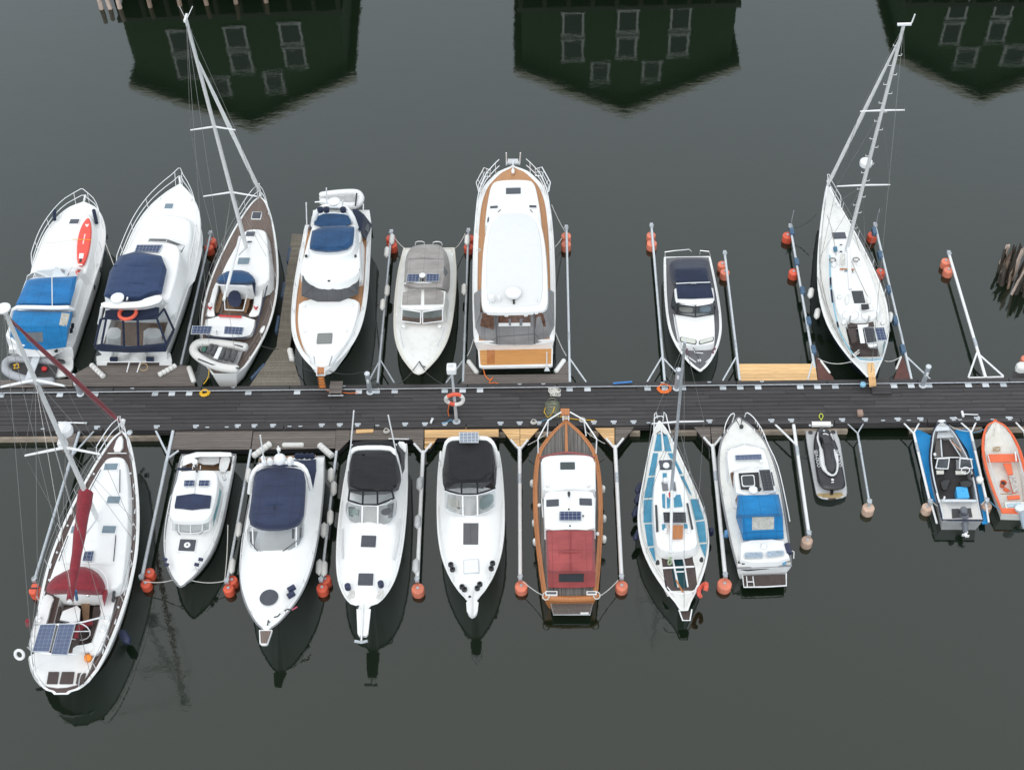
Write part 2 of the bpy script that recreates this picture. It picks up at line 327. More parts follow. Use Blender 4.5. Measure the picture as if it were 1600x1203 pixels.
# floating jetty
DZ = .55
dock = empty('floating_jetty', (0, 0, 0), 0, 'long floating jetty of dark wet planks running between the two rows of boats', 'jetty')
rows = 9; y0, y1 = -1.03, .965; pw = (y1-y0)/rows
for i in range(rows):
    x = -27 - rnd.random()*4
    while x < 27:
        ln = rnd.choice((4.2, 4.2, 3.6, 4.8)); a, c = max(x, -26.5), min(x+ln, 26.5)
        if c-a > .2:
            m = MB().box((0, 0, 0), (c-a-.012, pw-.026, .05))
            o = m.build('plank', WOODDK if rnd.random() < .65 else WOODDK2, dock, smooth=0); o.location = ((a+c)/2, y0+pw*(i+.5), DZ-.025-.006*rnd.random())
        x += ln
MB().box((0, 0, DZ-.13), (53, 2.0, .12)).build('bearer', RUB, dock, 0)
for k in range(14):
    x = -26+k*4.0+2
    MB().box((x, 1.13, DZ+.01), (3.96, .2, .14)).build('kerb_beam', WOODDK, dock, 0)
    MB().box((x, -1.13, DZ-.01), (3.96, .18, .12)).build('kerb_beam', WOODDK, dock, 0)
    MB().box((x, 1.25, DZ-.16), (3.98, .05, .26)).build('side_board', WOODDK, dock, 0)
    MB().box((x, -1.24, DZ-.15), (3.98, .05, .2)).build('side_board', WOODDK, dock, 0)
for a, c in ((-24.5, -19.95), (-19.7, -15.6), (-15.0, -9), (-8.5, -2.5), (-2, 2.5), (3.4, 5.6), (6.5, 10.3), (10.5, 14.6), (17.3, 20.4), (21.4, 25)):
    MB().block([(a, -1.36), (c, -1.36), (c, 1.3), (a, 1.3)], -.35, .30, .05).build('concrete_float', CONC, dock)
MB().tube([(-26, .99, DZ+.075), (-8, .985, DZ+.07), (8, .985, DZ+.075), (26, .99, DZ+.07)], .024, 8).build('water_pipe', GALV, dock)
plate = MB().box((0, 0, 0), (.26, .22, .022)).box((0, .06, .05), (.05, .08, .09))
for px in (5, 96, 151, 244, 270, 297, 389, 465, 561, 589, 617, 695, 723, 750, 890, 918, 1012, 1039, 1067, 1130, 1157, 1185, 1251, 1278, 1306, 1398, 1425, 1453, 1515, 1542, 1570):
    x = P(px, 607, .6).x; m = MB().box((0, 0, 0), (.28, .26, .02)).box((0, .16, .005), (.2, .1, .03))
    o = m.build('bracket_plate', GALV if px % 3 else GALVW, dock, 0); o.location = (x, .90, DZ+.018)
for px in (97, 153, 246, 307, 372, 398, 427, 503, 531, 559, 633, 664, 695, 782, 812, 842, 928, 959, 990, 1109, 1206, 1237, 1317, 1353, 1404, 1440, 1491, 1529, 1579):
    x = P(px, 660, .6).x; m = MB().box((0, 0, 0), (.26, .15, .02)).box((0, -.11, .028), (.16, .08, .04))
    o = m.build('bracket_plate', GALV, dock, 0); o.location = (x, -.99, DZ+.018)
for px, py in ((69, 665), (208, 606), (325, 665), (470, 664), (538, 600), (590, 663), (812, 600), (849, 600), (1013, 658), (1035, 598), (1108, 598), (1190, 597), (1378, 651), (1418, 650), (1499, 655), (1548, 648), (365, 606), (355, 666), (453, 665)):
    p = P(px, py, .62); o = MB().box((0, 0, .03), (.17, .05, .03)).box((0, 0, 0), (.07, .05, .05)).build('cleat', GALV, dock, 0)
    o.location = (p.x, 1.13 if p.y > 0 else -1.13, DZ+(.105 if p.y > 0 else .075))

# ---- planked side platforms
def clipstrip(poly, ax, lo, hi):
    def half(pl, s, lim):
        out = []
        for i in range(len(pl)):
            a, c = pl[i], pl[(i+1) % len(pl)]; da, dc = s*(a[ax]-lim), s*(c[ax]-lim)
            if da >= 0: out.append(a)
            if da*dc < 0:
                k = da/(da-dc); out.append((a[0]+(c[0]-a[0])*k, a[1]+(c[1]-a[1])*k))
        return out
    q = half(poly, 1, lo)
    return half(q, -1, hi) if len(q) > 2 else []
def platform(name, label, polys, m, z=.52, ax=1, width=.14, cat='platform', pixels=True, maxlen=None, under=True, mats2=None):
    wp = [[(P(u, v, z).x, P(u, v, z).y) for u, v in pl] for pl in polys] if pixels else polys
    allp = [p for pl in wp for p in pl]; cx = sum(p[0] for p in allp)/len(allp); cy = sum(p[1] for p in allp)/len(allp)
    root = empty(name, (cx, cy, 0), 0, label, cat)
    for pl in wp:
        pl = ccw([(p[0]-cx, p[1]-cy) for p in pl])
        lo = min(p[ax] for p in pl); hi = max(p[ax] for p in pl); k = max(1, round((hi-lo)/width)); d = (hi-lo)/k
        for i in range(k):
            s = clipstrip(pl, ax, lo+i*d+.006, lo+(i+1)*d-.006)
            if len(s) < 3: continue
            dz = rnd.uniform(-.006, .004)
            mm = m if not mats2 or rnd.random() < .7 else mats2
            MB().prism(s, z-.04+dz, z+dz).build('plank', mm, root, 0)
        if under:
            MB().prism(inset(pl, .08), .06, z-.047).build('under_frame', RUB, root, 0)
    return root
platform('wooden_platform', 'narrow grey wood platform behind the stern of the bright blue canopied motor yacht', [[(-14, 594), (113, 592), (113, 603.5), (-14, 606)]], WOODGR, .53)
platform('wooden_platform', 'wide weathered wood platform under the stern of the cruiser with the orange lifebuoy', [[(114, 586), (140, 571), (293, 571), (305, 603), (114, 604)]], WOODGR, .53)
platform('finger_pier', 'mossy wooden finger pier widening towards the jetty beside the grey-teak yacht', [[(456.5, 365), (477, 367), (453, 543), (432, 541)], [(432, 541.5), (453, 543.5), (470.5, 602), (390, 603)]], WOODGN, .53, ax=1, width=.17, cat='pier')
platform('wooden_platform', 'brown wood platform behind the orange-brown swim deck of the big white-roofed yacht', [[(722, 586), (891, 584), (891, 599), (722, 600)], [(722, 563), (748, 585), (722, 585.5)], [(890.5, 561), (890.5, 583.5), (867, 584)]], WOODGR, .53)
platform('wooden_platform', 'bright new pine platform on the far side of the jetty', [[(1153.5, 568.5), (1273.5, 568.5), (1277.5, 595.5), (1155, 595.5)]], WOODY, .53, width=.2)
for lab, pl in (('red-brown triangular plate beside the bright pine platform', [(1274.5, 557), (1278.5, 595.5), (1304, 595.5), (1302, 590)]), ('red-brown triangular plate right of the stern of the white racing yacht', [(1410, 556), (1424, 593), (1396, 593.5)])):
    c = P(*pl[0], .53); q = [(P(u, v, .53).x-c.x, P(u, v, .53).y-c.y) for u, v in pl]
    o = MB().prism(q, .44, .53).build('corner_plate', WOODR, None, 0); o.location = (c.x, c.y, 0); tag(o, lab, 'plate')
platform('wooden_platform', 'small brown wood platform beside the bow of the red-covered sailing yacht', [[(97, 671), (121, 671), (112, 706), (97, 706)]], WOODGR, .5)
platform('wooden_platform', 'weathered grey platform behind the small hardtop cruiser', [[(275, 671.5), (395, 670.5), (391, 702), (267, 702)]], WOODGR, .5)
platform('wooden_platform', 'weathered grey platform between the navy and black canopied cruisers with cut-out edge', [[(396.5, 670.5), (525, 669), (523, 700), (392.5, 702)], [(525.5, 669), (546, 669), (546, 687), (526, 707), (523.5, 700)], [(546.5, 669), (662, 667.5), (662, 686.5), (546.5, 687)], [(644, 687), (661.5, 687), (661.5, 706), (656, 706)]], WOODGX, .5)
platform('wooden_platform', 'new pine platform behind the black canopied cruiser with solar panel', [[(663.5, 667.5), (779, 666), (779, 682), (663.5, 684)], [(663.5, 684.5), (683, 684.5), (672, 700), (663.5, 701)]], WOODY, .5, width=.16, mats2=mat('stained_pine', (.40, .22, .09), .7, var=.2, scale=4, stretch=(.4, 6, 6), dirt=(.2, .1, .05), dirtamt=.6))
platform('wooden_platform', 'yellow pine wedge left of the bow of the varnished wooden boat', [[(780.5, 665.5), (812, 665), (812, 699.5), (805, 698)], [(812.8, 665), (846, 665), (815, 699), (812.8, 699)]], WOODY, .5, width=.16)
platform('wooden_platform', 'yellow pine wedge right of the bow of the varnished wooden boat', [[(925, 663.5), (960, 663), (960, 697.5), (956, 697.5)]], WOODY, .5, width=.16)
platform('wooden_platform', 'grey wood wedge left of the bow of the blue-decked sailboat', [[(961.5, 663), (995, 662.5), (966, 697.5), (961.5, 697.5)]], WOODGX, .5)
platform('wooden_platform', 'grey wood wedge left of the bow of the cabin boat with the sky blue canvas', [[(1080, 662), (1109, 661.5), (1111, 695), (1106, 695)], [(1110, 661.5), (1131, 661), (1127, 690), (1113, 695)]], WOODGX, .5)

# ---- white bumper strips at platform corners
def bumper(a, c, z, r, label, m=None):
    A, B = P(*a, z), P(*c, z); d = (B-A); o = MB().tube([(0, 0, 0), d*.06, d*.94, d], [r*.6, r, r, r*.6], 10).build('dock_bumper', m or FENDW); o.location = A; return tag(o, label, 'bumper', 'bumper strips at platform corners')
bumper((295, 573), (303, 597), .58, .12, 'white rounded bumper at the right corner of the wide weathered platform')
bumper((731, 563.5), (746, 583), .58, .11, 'white bumper strip on the left corner of the brown platform behind the big yacht')
bumper((882, 562), (868, 581), .58, .11, 'white bumper strip on the right corner of the brown platform behind the big yacht')
bumper((1282, 563), (1297, 583), .56, .05, 'thin white edge strip on the red-brown triangle by the pine platform')
bumper((1408, 557), (1400, 577), .56, .05, 'thin white edge strip on the red-brown triangle right of the racing yacht')
bumper((441, 695.5), (475, 695.5), .5, .12, 'ribbed white bumper on the platform behind the large navy canopied cruiser')

# ---- mooring booms
def drum(root, p, r, h, m, name='float'):
    o = MB().lathe([(r*.45, -.28), (r*.8, -.22), (r, -.05), (r, h*.82), (r*.985, h*.9), (r*.93, h*.97), (r*.85, h), (r*.2, h+.01), (.02, h+.012)], (0, 0, 0), 18).build(name, m, root)
    o.location = p
    MB().lathe([(.06, 0), (.06, .05), (.01, .055)], (0, 0, h), 8).build('float_cap', GALV, o)
    return o
def boom(label, a, tip, floats, fm, arms=(), tubem=None, r=.06, z=.52, apexd=1.35, fr=.24, post=False, shackle=True):
    A, T = P(*a, z), P(*tip, z); root = empty('mooring_boom', (T.x, T.y, 0), 0, label, 'mooring boom', 'steel mooring booms along the jetty')
    L = lambda v: Vector(v)-Vector((T.x, T.y, 0))
    d = (A-T).normalized()
    MB().tube([L(T), L(A)], r, 10).build('tube', tubem or GALVW, root)
    MB().tube([L(T+d*((A-T).length*.70)), L(T+d*((A-T).length*.70+.5))], r*1.18, 10).build('sleeve', GALV, root)
    if shackle:
        MB().box(L(T)-d*.05+Vector((0, 0, .02)), (.16, .22, .14)).tube([L(T)+Vector((.1*math.cos(q), -.05+.1*math.sin(q), .1)) for q in [k*.7 for k in range(9)]], .018, 5).build('tip_fitting', GALV, root)
    for fx, fy in floats:
        p = P(fx, fy, .4); drum(root, L((p.x, p.y, 0)), fr*rnd.uniform(.9, 1.06), z-r-.06+rnd.uniform(-.03, .01), fm)
    for ap, en in arms:
        p, e = P(*ap, z), P(*en, z+.02); MB().tube([L(p), L(e)], r*.62, 8).build('brace', tubem or GALVW, root)
    if post: MB().tube([L(T)+Vector((0, .0, .05)), L(T)+Vector((.05, .1, 1.0))], .02, 6).build('marker_rod', GALV, root)
    return root
GP = 'between the teak-decked sailing yacht and the navy canopied cruiser with orange lifebuoy'
boom('grey mooring boom '+GP, (282.6, 570), (329, 366), [(330, 375), (326, 386)], ORANGE, tubem=GALV)
boom('mooring boom with white fenders left of the small taupe canvas boat', (590, 599), (611.6, 364), [(610.5, 371.5), (613, 382)], ORANGE, [((594, 562), (575, 598)), ((594, 562), (616, 598))], tubem=GALV)
boom('mooring boom between the taupe canvas boat and the big white-roofed yacht', (723.5, 597.6), (732, 362), [(733.5, 371), (732, 384)], ORANGE, [((724.5, 562), (697, 598))], tubem=GALV)
boom('mooring boom right of the big white-roofed yacht', (890.4, 597.6), (885, 357), [(884.5, 367.5), (884.5, 380.5)], ORANGEF, [((890, 560), (916, 597))])
boom('mooring boom left of the small cruiser with charcoal deck', (1038.7, 595.3), (1018, 354), [(1017.5, 366), (1018.5, 379)], ORANGEF, [((1034.5, 557.5), (1011, 597)), ((1034.5, 557.5), (1057, 582))])
boom('mooring boom right of the small cruiser with charcoal deck', (1156, 595), (1132.5, 397), [(1129, 412), (1132.8, 424.5)], ORANGEF, [((1150.8, 557), (1129, 595))])
boom('mooring boom with blue pads left of the white racing yacht', (1273, 575), (1235, 355), [(1231, 367), (1240.5, 424)], ORANGE, [((1271, 560), (1262, 594))], post=True)
boom('mooring boom with blue pads right of the white racing yacht', (1425, 596), (1367.5, 353), [(1363.5, 366), (1376, 423)], ORANGE, [((1415, 556), (1455, 594))], post=True)
boom('lone empty mooring boom between the racing yacht and the old piles', (1540.3, 591), (1482.7, 397), [(1478.5, 407.5), (1482.5, 420.5)], ORANGEF, [((1526.5, 551), (1513, 590)), ((1526.5, 551), (1568, 588)), ((1513, 590.5), (1568, 589))], tubem=ALUW, r=.07)
boom('long mooring boom left of the red-covered sailing yacht', (125, 671), (55, 904), [(54, 921)], ORANGE, [((111, 714), (149, 671))], tubem=GALV, r=.07, fr=.235)
boom('mooring boom between the red-covered yacht and the small hardtop cruiser', (271, 671), (222, 900), [(232.5, 893), (227, 910)], ORANGE, [((264, 715), (243, 672)), ((264, 715), (279, 704))], r=.075, fr=.235)
boom('mooring boom between the small hardtop cruiser and the large navy canopied cruiser', (392, 703), (355, 906), [(362, 905), (356.5, 918)], ORANGE, r=.06, fr=.235)
boom('fender-hung mooring boom between the navy canopied and the twin-antenna cruiser', (525.7, 705), (502.5, 904), [(508, 904), (503, 917)], ORANGE, r=.06, fr=.235)
for lab, a, tp, fl in (('mooring boom with grey pads between the two black canopied cruisers', (661, 705), (652, 904), (652.5, 918)), ('plain mooring boom left of the varnished wooden boat', (812, 699), (813, 901), (814.5, 914)), ('plain mooring boom right of the varnished wooden boat', (961, 697), (971, 900), (971.5, 913.5)), ('plain mooring boom left of the cabin boat with sky blue canvas', (1113.5, 695), (1133, 897), (1132.5, 910.5))):
    boom(lab, a, tp, [fl], ORANGEF, [((a[0], a[1]+4), (a[0]-14, a[1]-12)), ((a[0], a[1]+4), (a[0]+13, a[1]-12))], tubem=ALUW, r=.085, fr=.275)
boom('white mooring boom left of the jet ski float with a brown joining arm', (1240, 664), (1263.5, 832), [(1261.5, 843)], BEIGEF, [((1244, 695), (1207, 659))], tubem=ALUW, r=.075, fr=.235)
boom('thin blue-grey mooring boom right of the jet ski float', (1340, 676), (1358, 783), [(1357.5, 792)], BEIGEF, [((1340, 677), (1317, 655)), ((1340, 677), (1353, 655))], tubem=GALV, r=.05, fr=.24)
boom('white mooring boom on the left side of the aluminium runabout', (1427.5, 675.5), (1453, 783), [(1449.5, 791)], BEIGEF, [((1427.5, 677), (1404.5, 653)), ((1427.5, 677), (1440.5, 653))], tubem=ALUW, r=.06, fr=.23)
boom('white mooring boom between the aluminium runabout and the orange rowing boat', (1516.5, 673.5), (1541, 781), [(1542, 789)], BEIGEF, [((1518, 675), (1492, 652)), ((1518, 675), (1529, 651))], tubem=ALUW, r=.06, fr=.23)
boom('short white mooring boom at the right edge behind the orange rowing boat', (1601, 674), (1620, 776), [(1622, 790)], BEIGEF, [((1601, 675), (1580, 652))], tubem=ALUW, r=.06, fr=.23)

# ---- boathouses across the basin, standing on piles (their gables mirror in the water)
PILED = mat('dark_wet_pile', (.055, .045, .035), .8, var=.3)
def house(label, cx, Y, W, ez, az, yaw, win, small, depth=16):
    root = empty('boathouse', (cx, Y, 0), yaw, label, 'boathouse', 'green gabled boathouses')
    h = W/2; base = 1.9
    MB().add([(-h, 0, base), (h, 0, base), (h, 0, ez), (0, 0, az-.25), (-h, 0, ez), (-h, depth, base), (h, depth, base), (h, depth, ez), (0, depth, az-.25), (-h, depth, ez)],
        [(0, 1, 2, 3, 4), (9, 8, 7, 6, 5), (1, 6, 7, 2), (5, 0, 4, 9), (2, 7, 8, 3), (3, 8, 9, 4)]).build('wall', GREENW, root, 0)
    ov, fo = .55, .8; sl = (az-ez)/h
    for s in (-1, 1):
        zt = lambda x: az - abs(x)*sl
        pts = [(0, zt(0)), (s*(h+ov), zt(h+ov))]
        v = []
        for yy in (-fo, depth+fo):
            for (x, z) in pts: v += [(x, yy, z+.08), (x, yy, z-.12)]
        f = [(0, 2, 3, 1), (4, 5, 7, 6), (0, 4, 6, 2), (1, 3, 7, 5), (2, 6, 7, 3), (0, 1, 5, 4)]
        if s < 0: f = [q[::-1] for q in f]
        MB().add(v, f).build('roof', ROOFM, root, 0)
        a = Vector((0, -fo-.03, az-.06)); c = Vector((s*(h+ov), -fo-.03, zt(h+ov)-.06)); d = c-a
        MB().box((a+c)/2, (d.length, .05, .42), ry=math.atan2(-d.z, d.x)).build('barge_board', BARGE, root, 0)
    def window(x, z0, z1, wd):
        wn = MB().box((x, -.03, (z0+z1)/2), (wd-.28, .06, z1-z0-.28)).build('window', WINM, root, 0)
        f = MB()
        for sx in (-1, 1): f.box((x+sx*(wd/2-.07), -.05, (z0+z1)/2), (.13, .1, z1-z0))
        for zz in (z0+.07, z1-.07): f.box((x, -.053, zz), (wd+.16, .11, .13))
        f.build('frame', TRIM, wn, 0)
    for x, z0, z1, wd in win: window(x, z0, (z0+z1)/2-.10, wd); window(x, (z0+z1)/2+.10, z1, wd)
    for x, z0, z1, wd in small: window(x, z0, z1, wd)
    for yy in [depth*k/3 for k in range(4)]:
        for s in (-1, 1): pass
    MB().box((0, depth/2+.1, base-.16), (W+.5, depth+.6, .3)).build('floor_deck', WOODDK, root, 0)
    for k in range(10):
        x = -h+W*k/9
        for j, yy in enumerate((-.1, 5, 11)):
            MB().tube([(x+rnd.uniform(-.05, .05), yy, -1.2), (x, yy, .5), (x, yy, base-.32)], [.17, .16, .15], 9).build('pile', PILED, root)
    if cx < -5:
        for k, x in enumerate((-h-.55, -h-.05, -h+.55, -h+2.4, -h+4.2, -h+5.8, -h+7.6, -h+9.4)): MB().tube([(x+rnd.uniform(-.1, .1), -1.5, -1.2), (x, -1.5, .4), (x+rnd.uniform(-.06, .06), -1.45, rnd.uniform(.8, 1.1))], [.15, .14, .13], 9).build('mooring_post', PILEP if k < 3 else PILE, root)
    return root
def hz(u, v, Y): return PY(u, v, Y)
Y2 = 33.7
def mk(label, Y, eL, eR, ap, yaw, wins, smalls, c0=None):
    a, c, d = hz(*eL, Y), hz(*eR, Y), hz(*ap, Y-.4)
    W = c.x-a.x-1.1; cx = (a.x+c.x)/2 if c0 is None else d.x; ez = -(a.z+c.z)/2+.2; az = -d.z
    W = W if c0 is None else c0
    g = lambda u, v: hz(u, v, Y)
    wl = []
    for (u0, v0), (u1, v1) in wins: p, q = g(u0, v0), g(u1, v1); wl.append(((p.x+q.x)/2-cx, -p.z, -q.z, abs(q.x-p.x)+.05))
    sm = []
    for (u0, v0), (u1, v1) in smalls: p, q = g(u0, v0), g(u1, v1); sm.append(((p.x+q.x)/2-cx, -p.z, -q.z, abs(q.x-p.x)+.05))
    return house(label, cx, Y, W, ez, az, yaw, wl, sm)
mk('green gabled boathouse on piles, leftmost, mirrored behind the teak-decked yacht mast', Y2-.1, (207, 122), (556, 113), (398, 195), R(2.2), [((261, 45), (316, 118)), ((348, 41), (397, 112)), ((434, 37), (480, 107))], [((327, 120), (363, 147)), ((411, 113), (446, 144))])
mk('green gabled boathouse on piles, the middle one, mirrored at top centre', Y2, (803, 105), (1155, 92), (977, 174), R(.3), [((879, 19), (911, 95)), ((966, 15), (994, 90)), ((1049, 11), (1074, 87))], [((924, 97), (951, 128)), ((1005, 95), (1031, 125))])
mk('green gabled boathouse on piles, rightmost, mirrored by the racing yacht mast', Y2-.4, (1400, 82), (1700, 75), (1530, 153), R(-1), [((1487, -5), (1497, 69)), ((1560, -9), (1567, 65)), ((1630, -12), (1637, 60))], [((1497, 74), (1521, 104)), ((1571, 70), (1597, 101))], c0=11.6)

# ---- old timber piles at the right edge
root = empty('pile_cluster', tuple(P(1599, 441, 0)), 0, 'rotting cluster of old bleached timber piles in the water', 'piles')
for k in range(62):
    a = k*2.4; rr = .08+1.2*math.sqrt(k/62); x, y = rr*math.cos(a), rr*.85*math.sin(a); hh = rnd.uniform(.7, 2.3)*(1.25-.5*rr); lx, ly = rnd.uniform(-.25, .45), rnd.uniform(-.1, .55)
    r0 = rnd.uniform(.09, .19); m = MB(); ring = []
    for j in range(6):
        f = j/5; c = Vector((x+lx*f+rnd.uniform(-.02, .02), y+ly*f+rnd.uniform(-.02, .02), -1.0+(hh+1.0)*f)); ring.append([c+Vector(((r0*(1-.45*f)+rnd.uniform(-.035, .035))*math.cos(q*.785), (r0*(1-.45*f)+rnd.uniform(-.035, .035))*math.sin(q*.785), rnd.uniform(-.45, .3) if j == 5 else 0)) for q in range(8)])
    m.loft(ring).build('pile', PILEP if k % 9 == 0 else PILE if k % 3 == 0 else PILED, root)
ps = P(1562, 416, 0); m = MB()
m.loft([[Vector((.22*f+ (.13-.03*f)*math.cos(q*.785), .35*f+(.13-.03*f)*math.sin(q*.785), -1+2.0*f+(rnd.uniform(-.12, .12) if f == 1 else 0))) for q in range(8)] for f in (0, .25, .5, .75, 1)])
o = m.build('pile_stump', PILEP); o.location = ps; tag(o, 'single bleached timber stump standing left of the old pile cluster', 'pile')

# ================================================================= BOAT TOOLKIT
from mathutils.bvhtree import BVHTree
def rrect(o, r, n=3):          # polygon with its corners rounded off by r
    out = []; m = len(o)
    for i in range(m):
        a, b, c = Vector(o[i-1][:2]), Vector(o[i][:2]), Vector(o[(i+1) % m][:2]); u, v = (a-b), (c-b)
        d = min(r, u.length*.4, v.length*.4); p, q = b+u.normalized()*d, b+v.normalized()*d
        for k in range(n+1):
            t_ = k/n; out.append(tuple(p*(1-t_)**2+b*2*t_*(1-t_)+q*t_*t_))
    return out
class Boat:
    # zoom = (ox, oy, scale): coordinates below are read off enlarged crops of the photo, px = ox + zx/scale
    def __init__(s, name, label, cat, zoom, bow, stern, group='moored boats', L=None):
        s.zm = zoom
        b, a = s.W(*bow), s.W(*stern); d = b-a; d.z = 0
        if L: b = a + d.normalized()*L; d = b-a; d.z = 0
        s.L = d.length; s.ang = math.atan2(d.y, d.x); s.org = Vector((a.x, a.y, 0)); s.bowzy = bow[1]; s.sternzy = stern[1]
        s.inv = Matrix.Rotation(-s.ang, 3, 'Z'); s.fwd = Matrix.Rotation(s.ang, 3, 'Z')
        s.root = empty(name, s.org, s.ang, label, cat, group)
        s.fs, s.fb = stern[2], bow[2]; s.sp = 1.6
    def W(s, zx, zy, z): return P(s.zm[0]+zx/s.zm[2], s.zm[1]+zy/s.zm[2], z)
    def at(s, zx, zy, z): return s.inv @ (s.W(zx, zy, z)-s.org)
    def xat(s, zy, z, zx=None):
        if zx is None:
            k = (zy-s.sternzy)/(s.bowzy-s.sternzy); zx = s.cx(zy)
        return s.at(zx, zy, z).x
    def cx(s, zy): return s._cx0 + (s._cx1-s._cx0)*(zy-s.sternzy)/(s.bowzy-s.sternzy)
    def world(s, p): return s.fwd @ Vector(p) + s.org
    def sheer(s, x): return s.fs + (s.fb-s.fs)*max(0, min(1.02, x/s.L))**s.sp
    def half(s, x): return max(.02, crom(s.tab, x))
    def hull(s, rows, m=None, deckm=None, wl=.84, rake=.9, trake=.1, cockpit=None, gun=.035, gunm=None, rim=0, rimm=None, sp=1.6, blunt=.04, drop=.0, wlz=0.0, strake=None, minhalf=.05, boot=None, camber=.035, sround=0):
        m = m or WHITE; deckm = deckm or NONSKID; s.sp = sp; s.tab = []
        for zy, zl, zr in rows:
            k = (zy-s.sternzy)/(s.bowzy-s.sternzy); h = s.fs+(s.fb-s.fs)*max(0, min(1, k))**sp
            a, b = s.at(zl, zy, h), s.at(zr, zy, h); s.tab.append(((a.x+b.x)/2, abs(a.y-b.y)/2))
        s.tab.sort(); s.tab = [t for t in s.tab if .03 < t[0] < s.L-max(.05, blunt)]
        h0 = s.tab[0][1]; 
        s.tab = [(-.01, h0 + (h0-s.tab[1][1])*min(1, s.tab[0][0]/max(.1, s.tab[1][0]-s.tab[0][0]))*.6)] + s.tab + [(s.L-.85*blunt, blunt), (s.L-.3*blunt, blunt*.62), (s.L, .02)]
        xs = sorted([s.L*(1-(1-k/34)**1.35) for k in range(35)]+[s.L-.85*blunt, s.L-.55*blunt, s.L-.3*blunt, s.L-.12*blunt]+([.04, .1, .18, .28] if sround else []))
        xs = [x for i, x in enumerate(xs) if i == 0 or x-xs[i-1] > 1e-3]
        if sround: s.tab = [(-.01, s.tab[1][1]*sround), (.12, s.tab[1][1]*(.45+.55*sround))]+s.tab[1:]
        ck = None
        if cockpit:
            c0, c1 = sorted((s.at(s.axis(cockpit[0]), cockpit[0], s.fs).x, s.at(s.axis(cockpit[1]), cockpit[1], s.fs).x)); c0 = max(.02, c0); ck = (c0, c1, cockpit[2], cockpit[3])
            xs = sorted([x for x in xs if abs(x-c0) > .08 and abs(x-c1) > .08]+[c0, c1])
        s.xs = xs; s.ck = ck; L = s.L
        lev = [0, .16, .32, .55, .8, 1.0]
        def ring(x):
            u = x/L; sh = s.sheer(x); hb = s.half(x); out = []
            for w_ in lev:
                z = -.45 + (sh+.45)*w_; q = max(0, (sh-z)/(sh+.001))
                xx = x - rake*q*u**3 + trake*q*(1-u)**4*1.0
                f = 1-(1-wl)*min(1.6, q)**1.3 - .55*(u**4)*min(1.2, q)*.75
                if w_ == 0: f *= .55
                out.append((xx, max(.012, hb*f), z))
            return out
        rings = []
        for x in xs:
            r_ = ring(x); rings.append([(a, -b, c) for a, b, c in r_[::-1]] + [(a, b, c) for a, b, c in r_])
        mb = MB(); n = len(rings[0])
        vs = [p for r_ in rings for p in r_]; fs = []
        for i in range(len(rings)-1):
            for k in range(n-1): fs.append((i*n+k, (i+1)*n+k, (i+1)*n+k+1, i*n+k+1))
        fs.append(tuple(range(n))); fs.append(tuple((len(rings)-1)*n+k for k in range(n))[::-1])
        mb.add(vs, fs); s.hullo = mb.build('hull', m, s.root, 50)
        if boot:
            bm = MB(); 
            for sg in (-1, 1):
                lo, hi = [], []
                for x in xs:
                    r_ = ring(x); p = Vector(r_[2]); q = Vector(r_[3]); z0 = .02; z1 = .12
                    def pz(z):
                        for i in range(len(r_)-1):
                            if r_[i][2] <= z <= r_[i+1][2]:
                                k = (z-r_[i][2])/(r_[i+1][2]-r_[i][2]); return Vector(r_[i]).lerp(Vector(r_[i+1]), k)
                    a, b = pz(z0), pz(z1); lo.append((a.x, sg*(a.y+.006), a.z)); hi.append((b.x, sg*(b.y+.006), b.z))
                bm.strip(lo, hi) if sg < 0 else bm.strip(hi, lo)
            bm.build('boot_stripe', boot, s.hullo)
        # deck
        mb = MB(); FR = (-1, -.94, -.82, -.62, -.33, 0, .33, .62, .82, .94, 1)
        def cam_(x): u = x/L; return .035+(camber-.035)*max(0, min(1, (1-u)/.45))**.8*min(1, max(0, (u-.02)/.12))
        for i in range(len(xs)-1):
            x0, x1 = xs[i], xs[i+1]; inck = ck and x0 >= ck[0]-1e-4 and x1 <= ck[1]+1e-4
            def line(x):
                hb = s.half(x)-.01; z = s.sheer(x)-drop
                if not ck: return [(x, f*hb, z+cam_(x)*(1-abs(f)**2.4)) for f in FR]
                cf = min(ck[2]/hb, .9); o_ = (1+cf)/2; fr = (-1, -o_, -cf, -cf/2, 0, cf/2, cf, o_, 1); kc = max(0, min(1, (x-ck[1])/.8))
                c_ = .035+(cam_(x)-.035)*kc
                return [(x, f*hb, z+c_*(1-abs(f)**2.4)) for f in fr]
            a, b = line(x0), line(x1); v = a+b; q_ = len(a)
            fs = [(k, q_+k, q_+1+k, k+1) for k in range(q_-1) if not (inck and k in (2, 3, 4, 5))]
            mb.add(v, fs)
        mb.weld(); s.decko = mb.build('deck', deckm, s.root, 50); s.surf = [s.decko]
        if ck:
            c0, c1, cw, sole = ck; mb = MB(); N = 6
            def wid(x): return min(cw, (s.half(x)-.01)*.9)
            pts = [c0+(c1-c0)*k/N for k in range(N+1)]
            top = lambda x: s.sheer(x)+.035*(1-min(.9, wid(x)/s.half(x))**2.4)
            for sg in (-1, 1):
                A = [(x, sg*wid(x), top(x)) for x in pts]; B = [(x, sg*wid(x), sole) for x in pts]
                mb.strip(A, B) if sg > 0 else mb.strip(B, A)
            mb.add([(c0, -wid(c0), sole), (c0, wid(c0), sole), (c0, wid(c0), top(c0)), (c0, -wid(c0), top(c0))], [(0, 1, 2, 3)])
            mb.add([(c1, -wid(c1), sole), (c1, wid(c1), sole), (c1, wid(c1), top(c1)), (c1, -wid(c1), top(c1))], [(3, 2, 1, 0)])
            s.wello = mb.build('cockpit_well', m if m is not NAVYHULL else WHITE, s.root, 0)
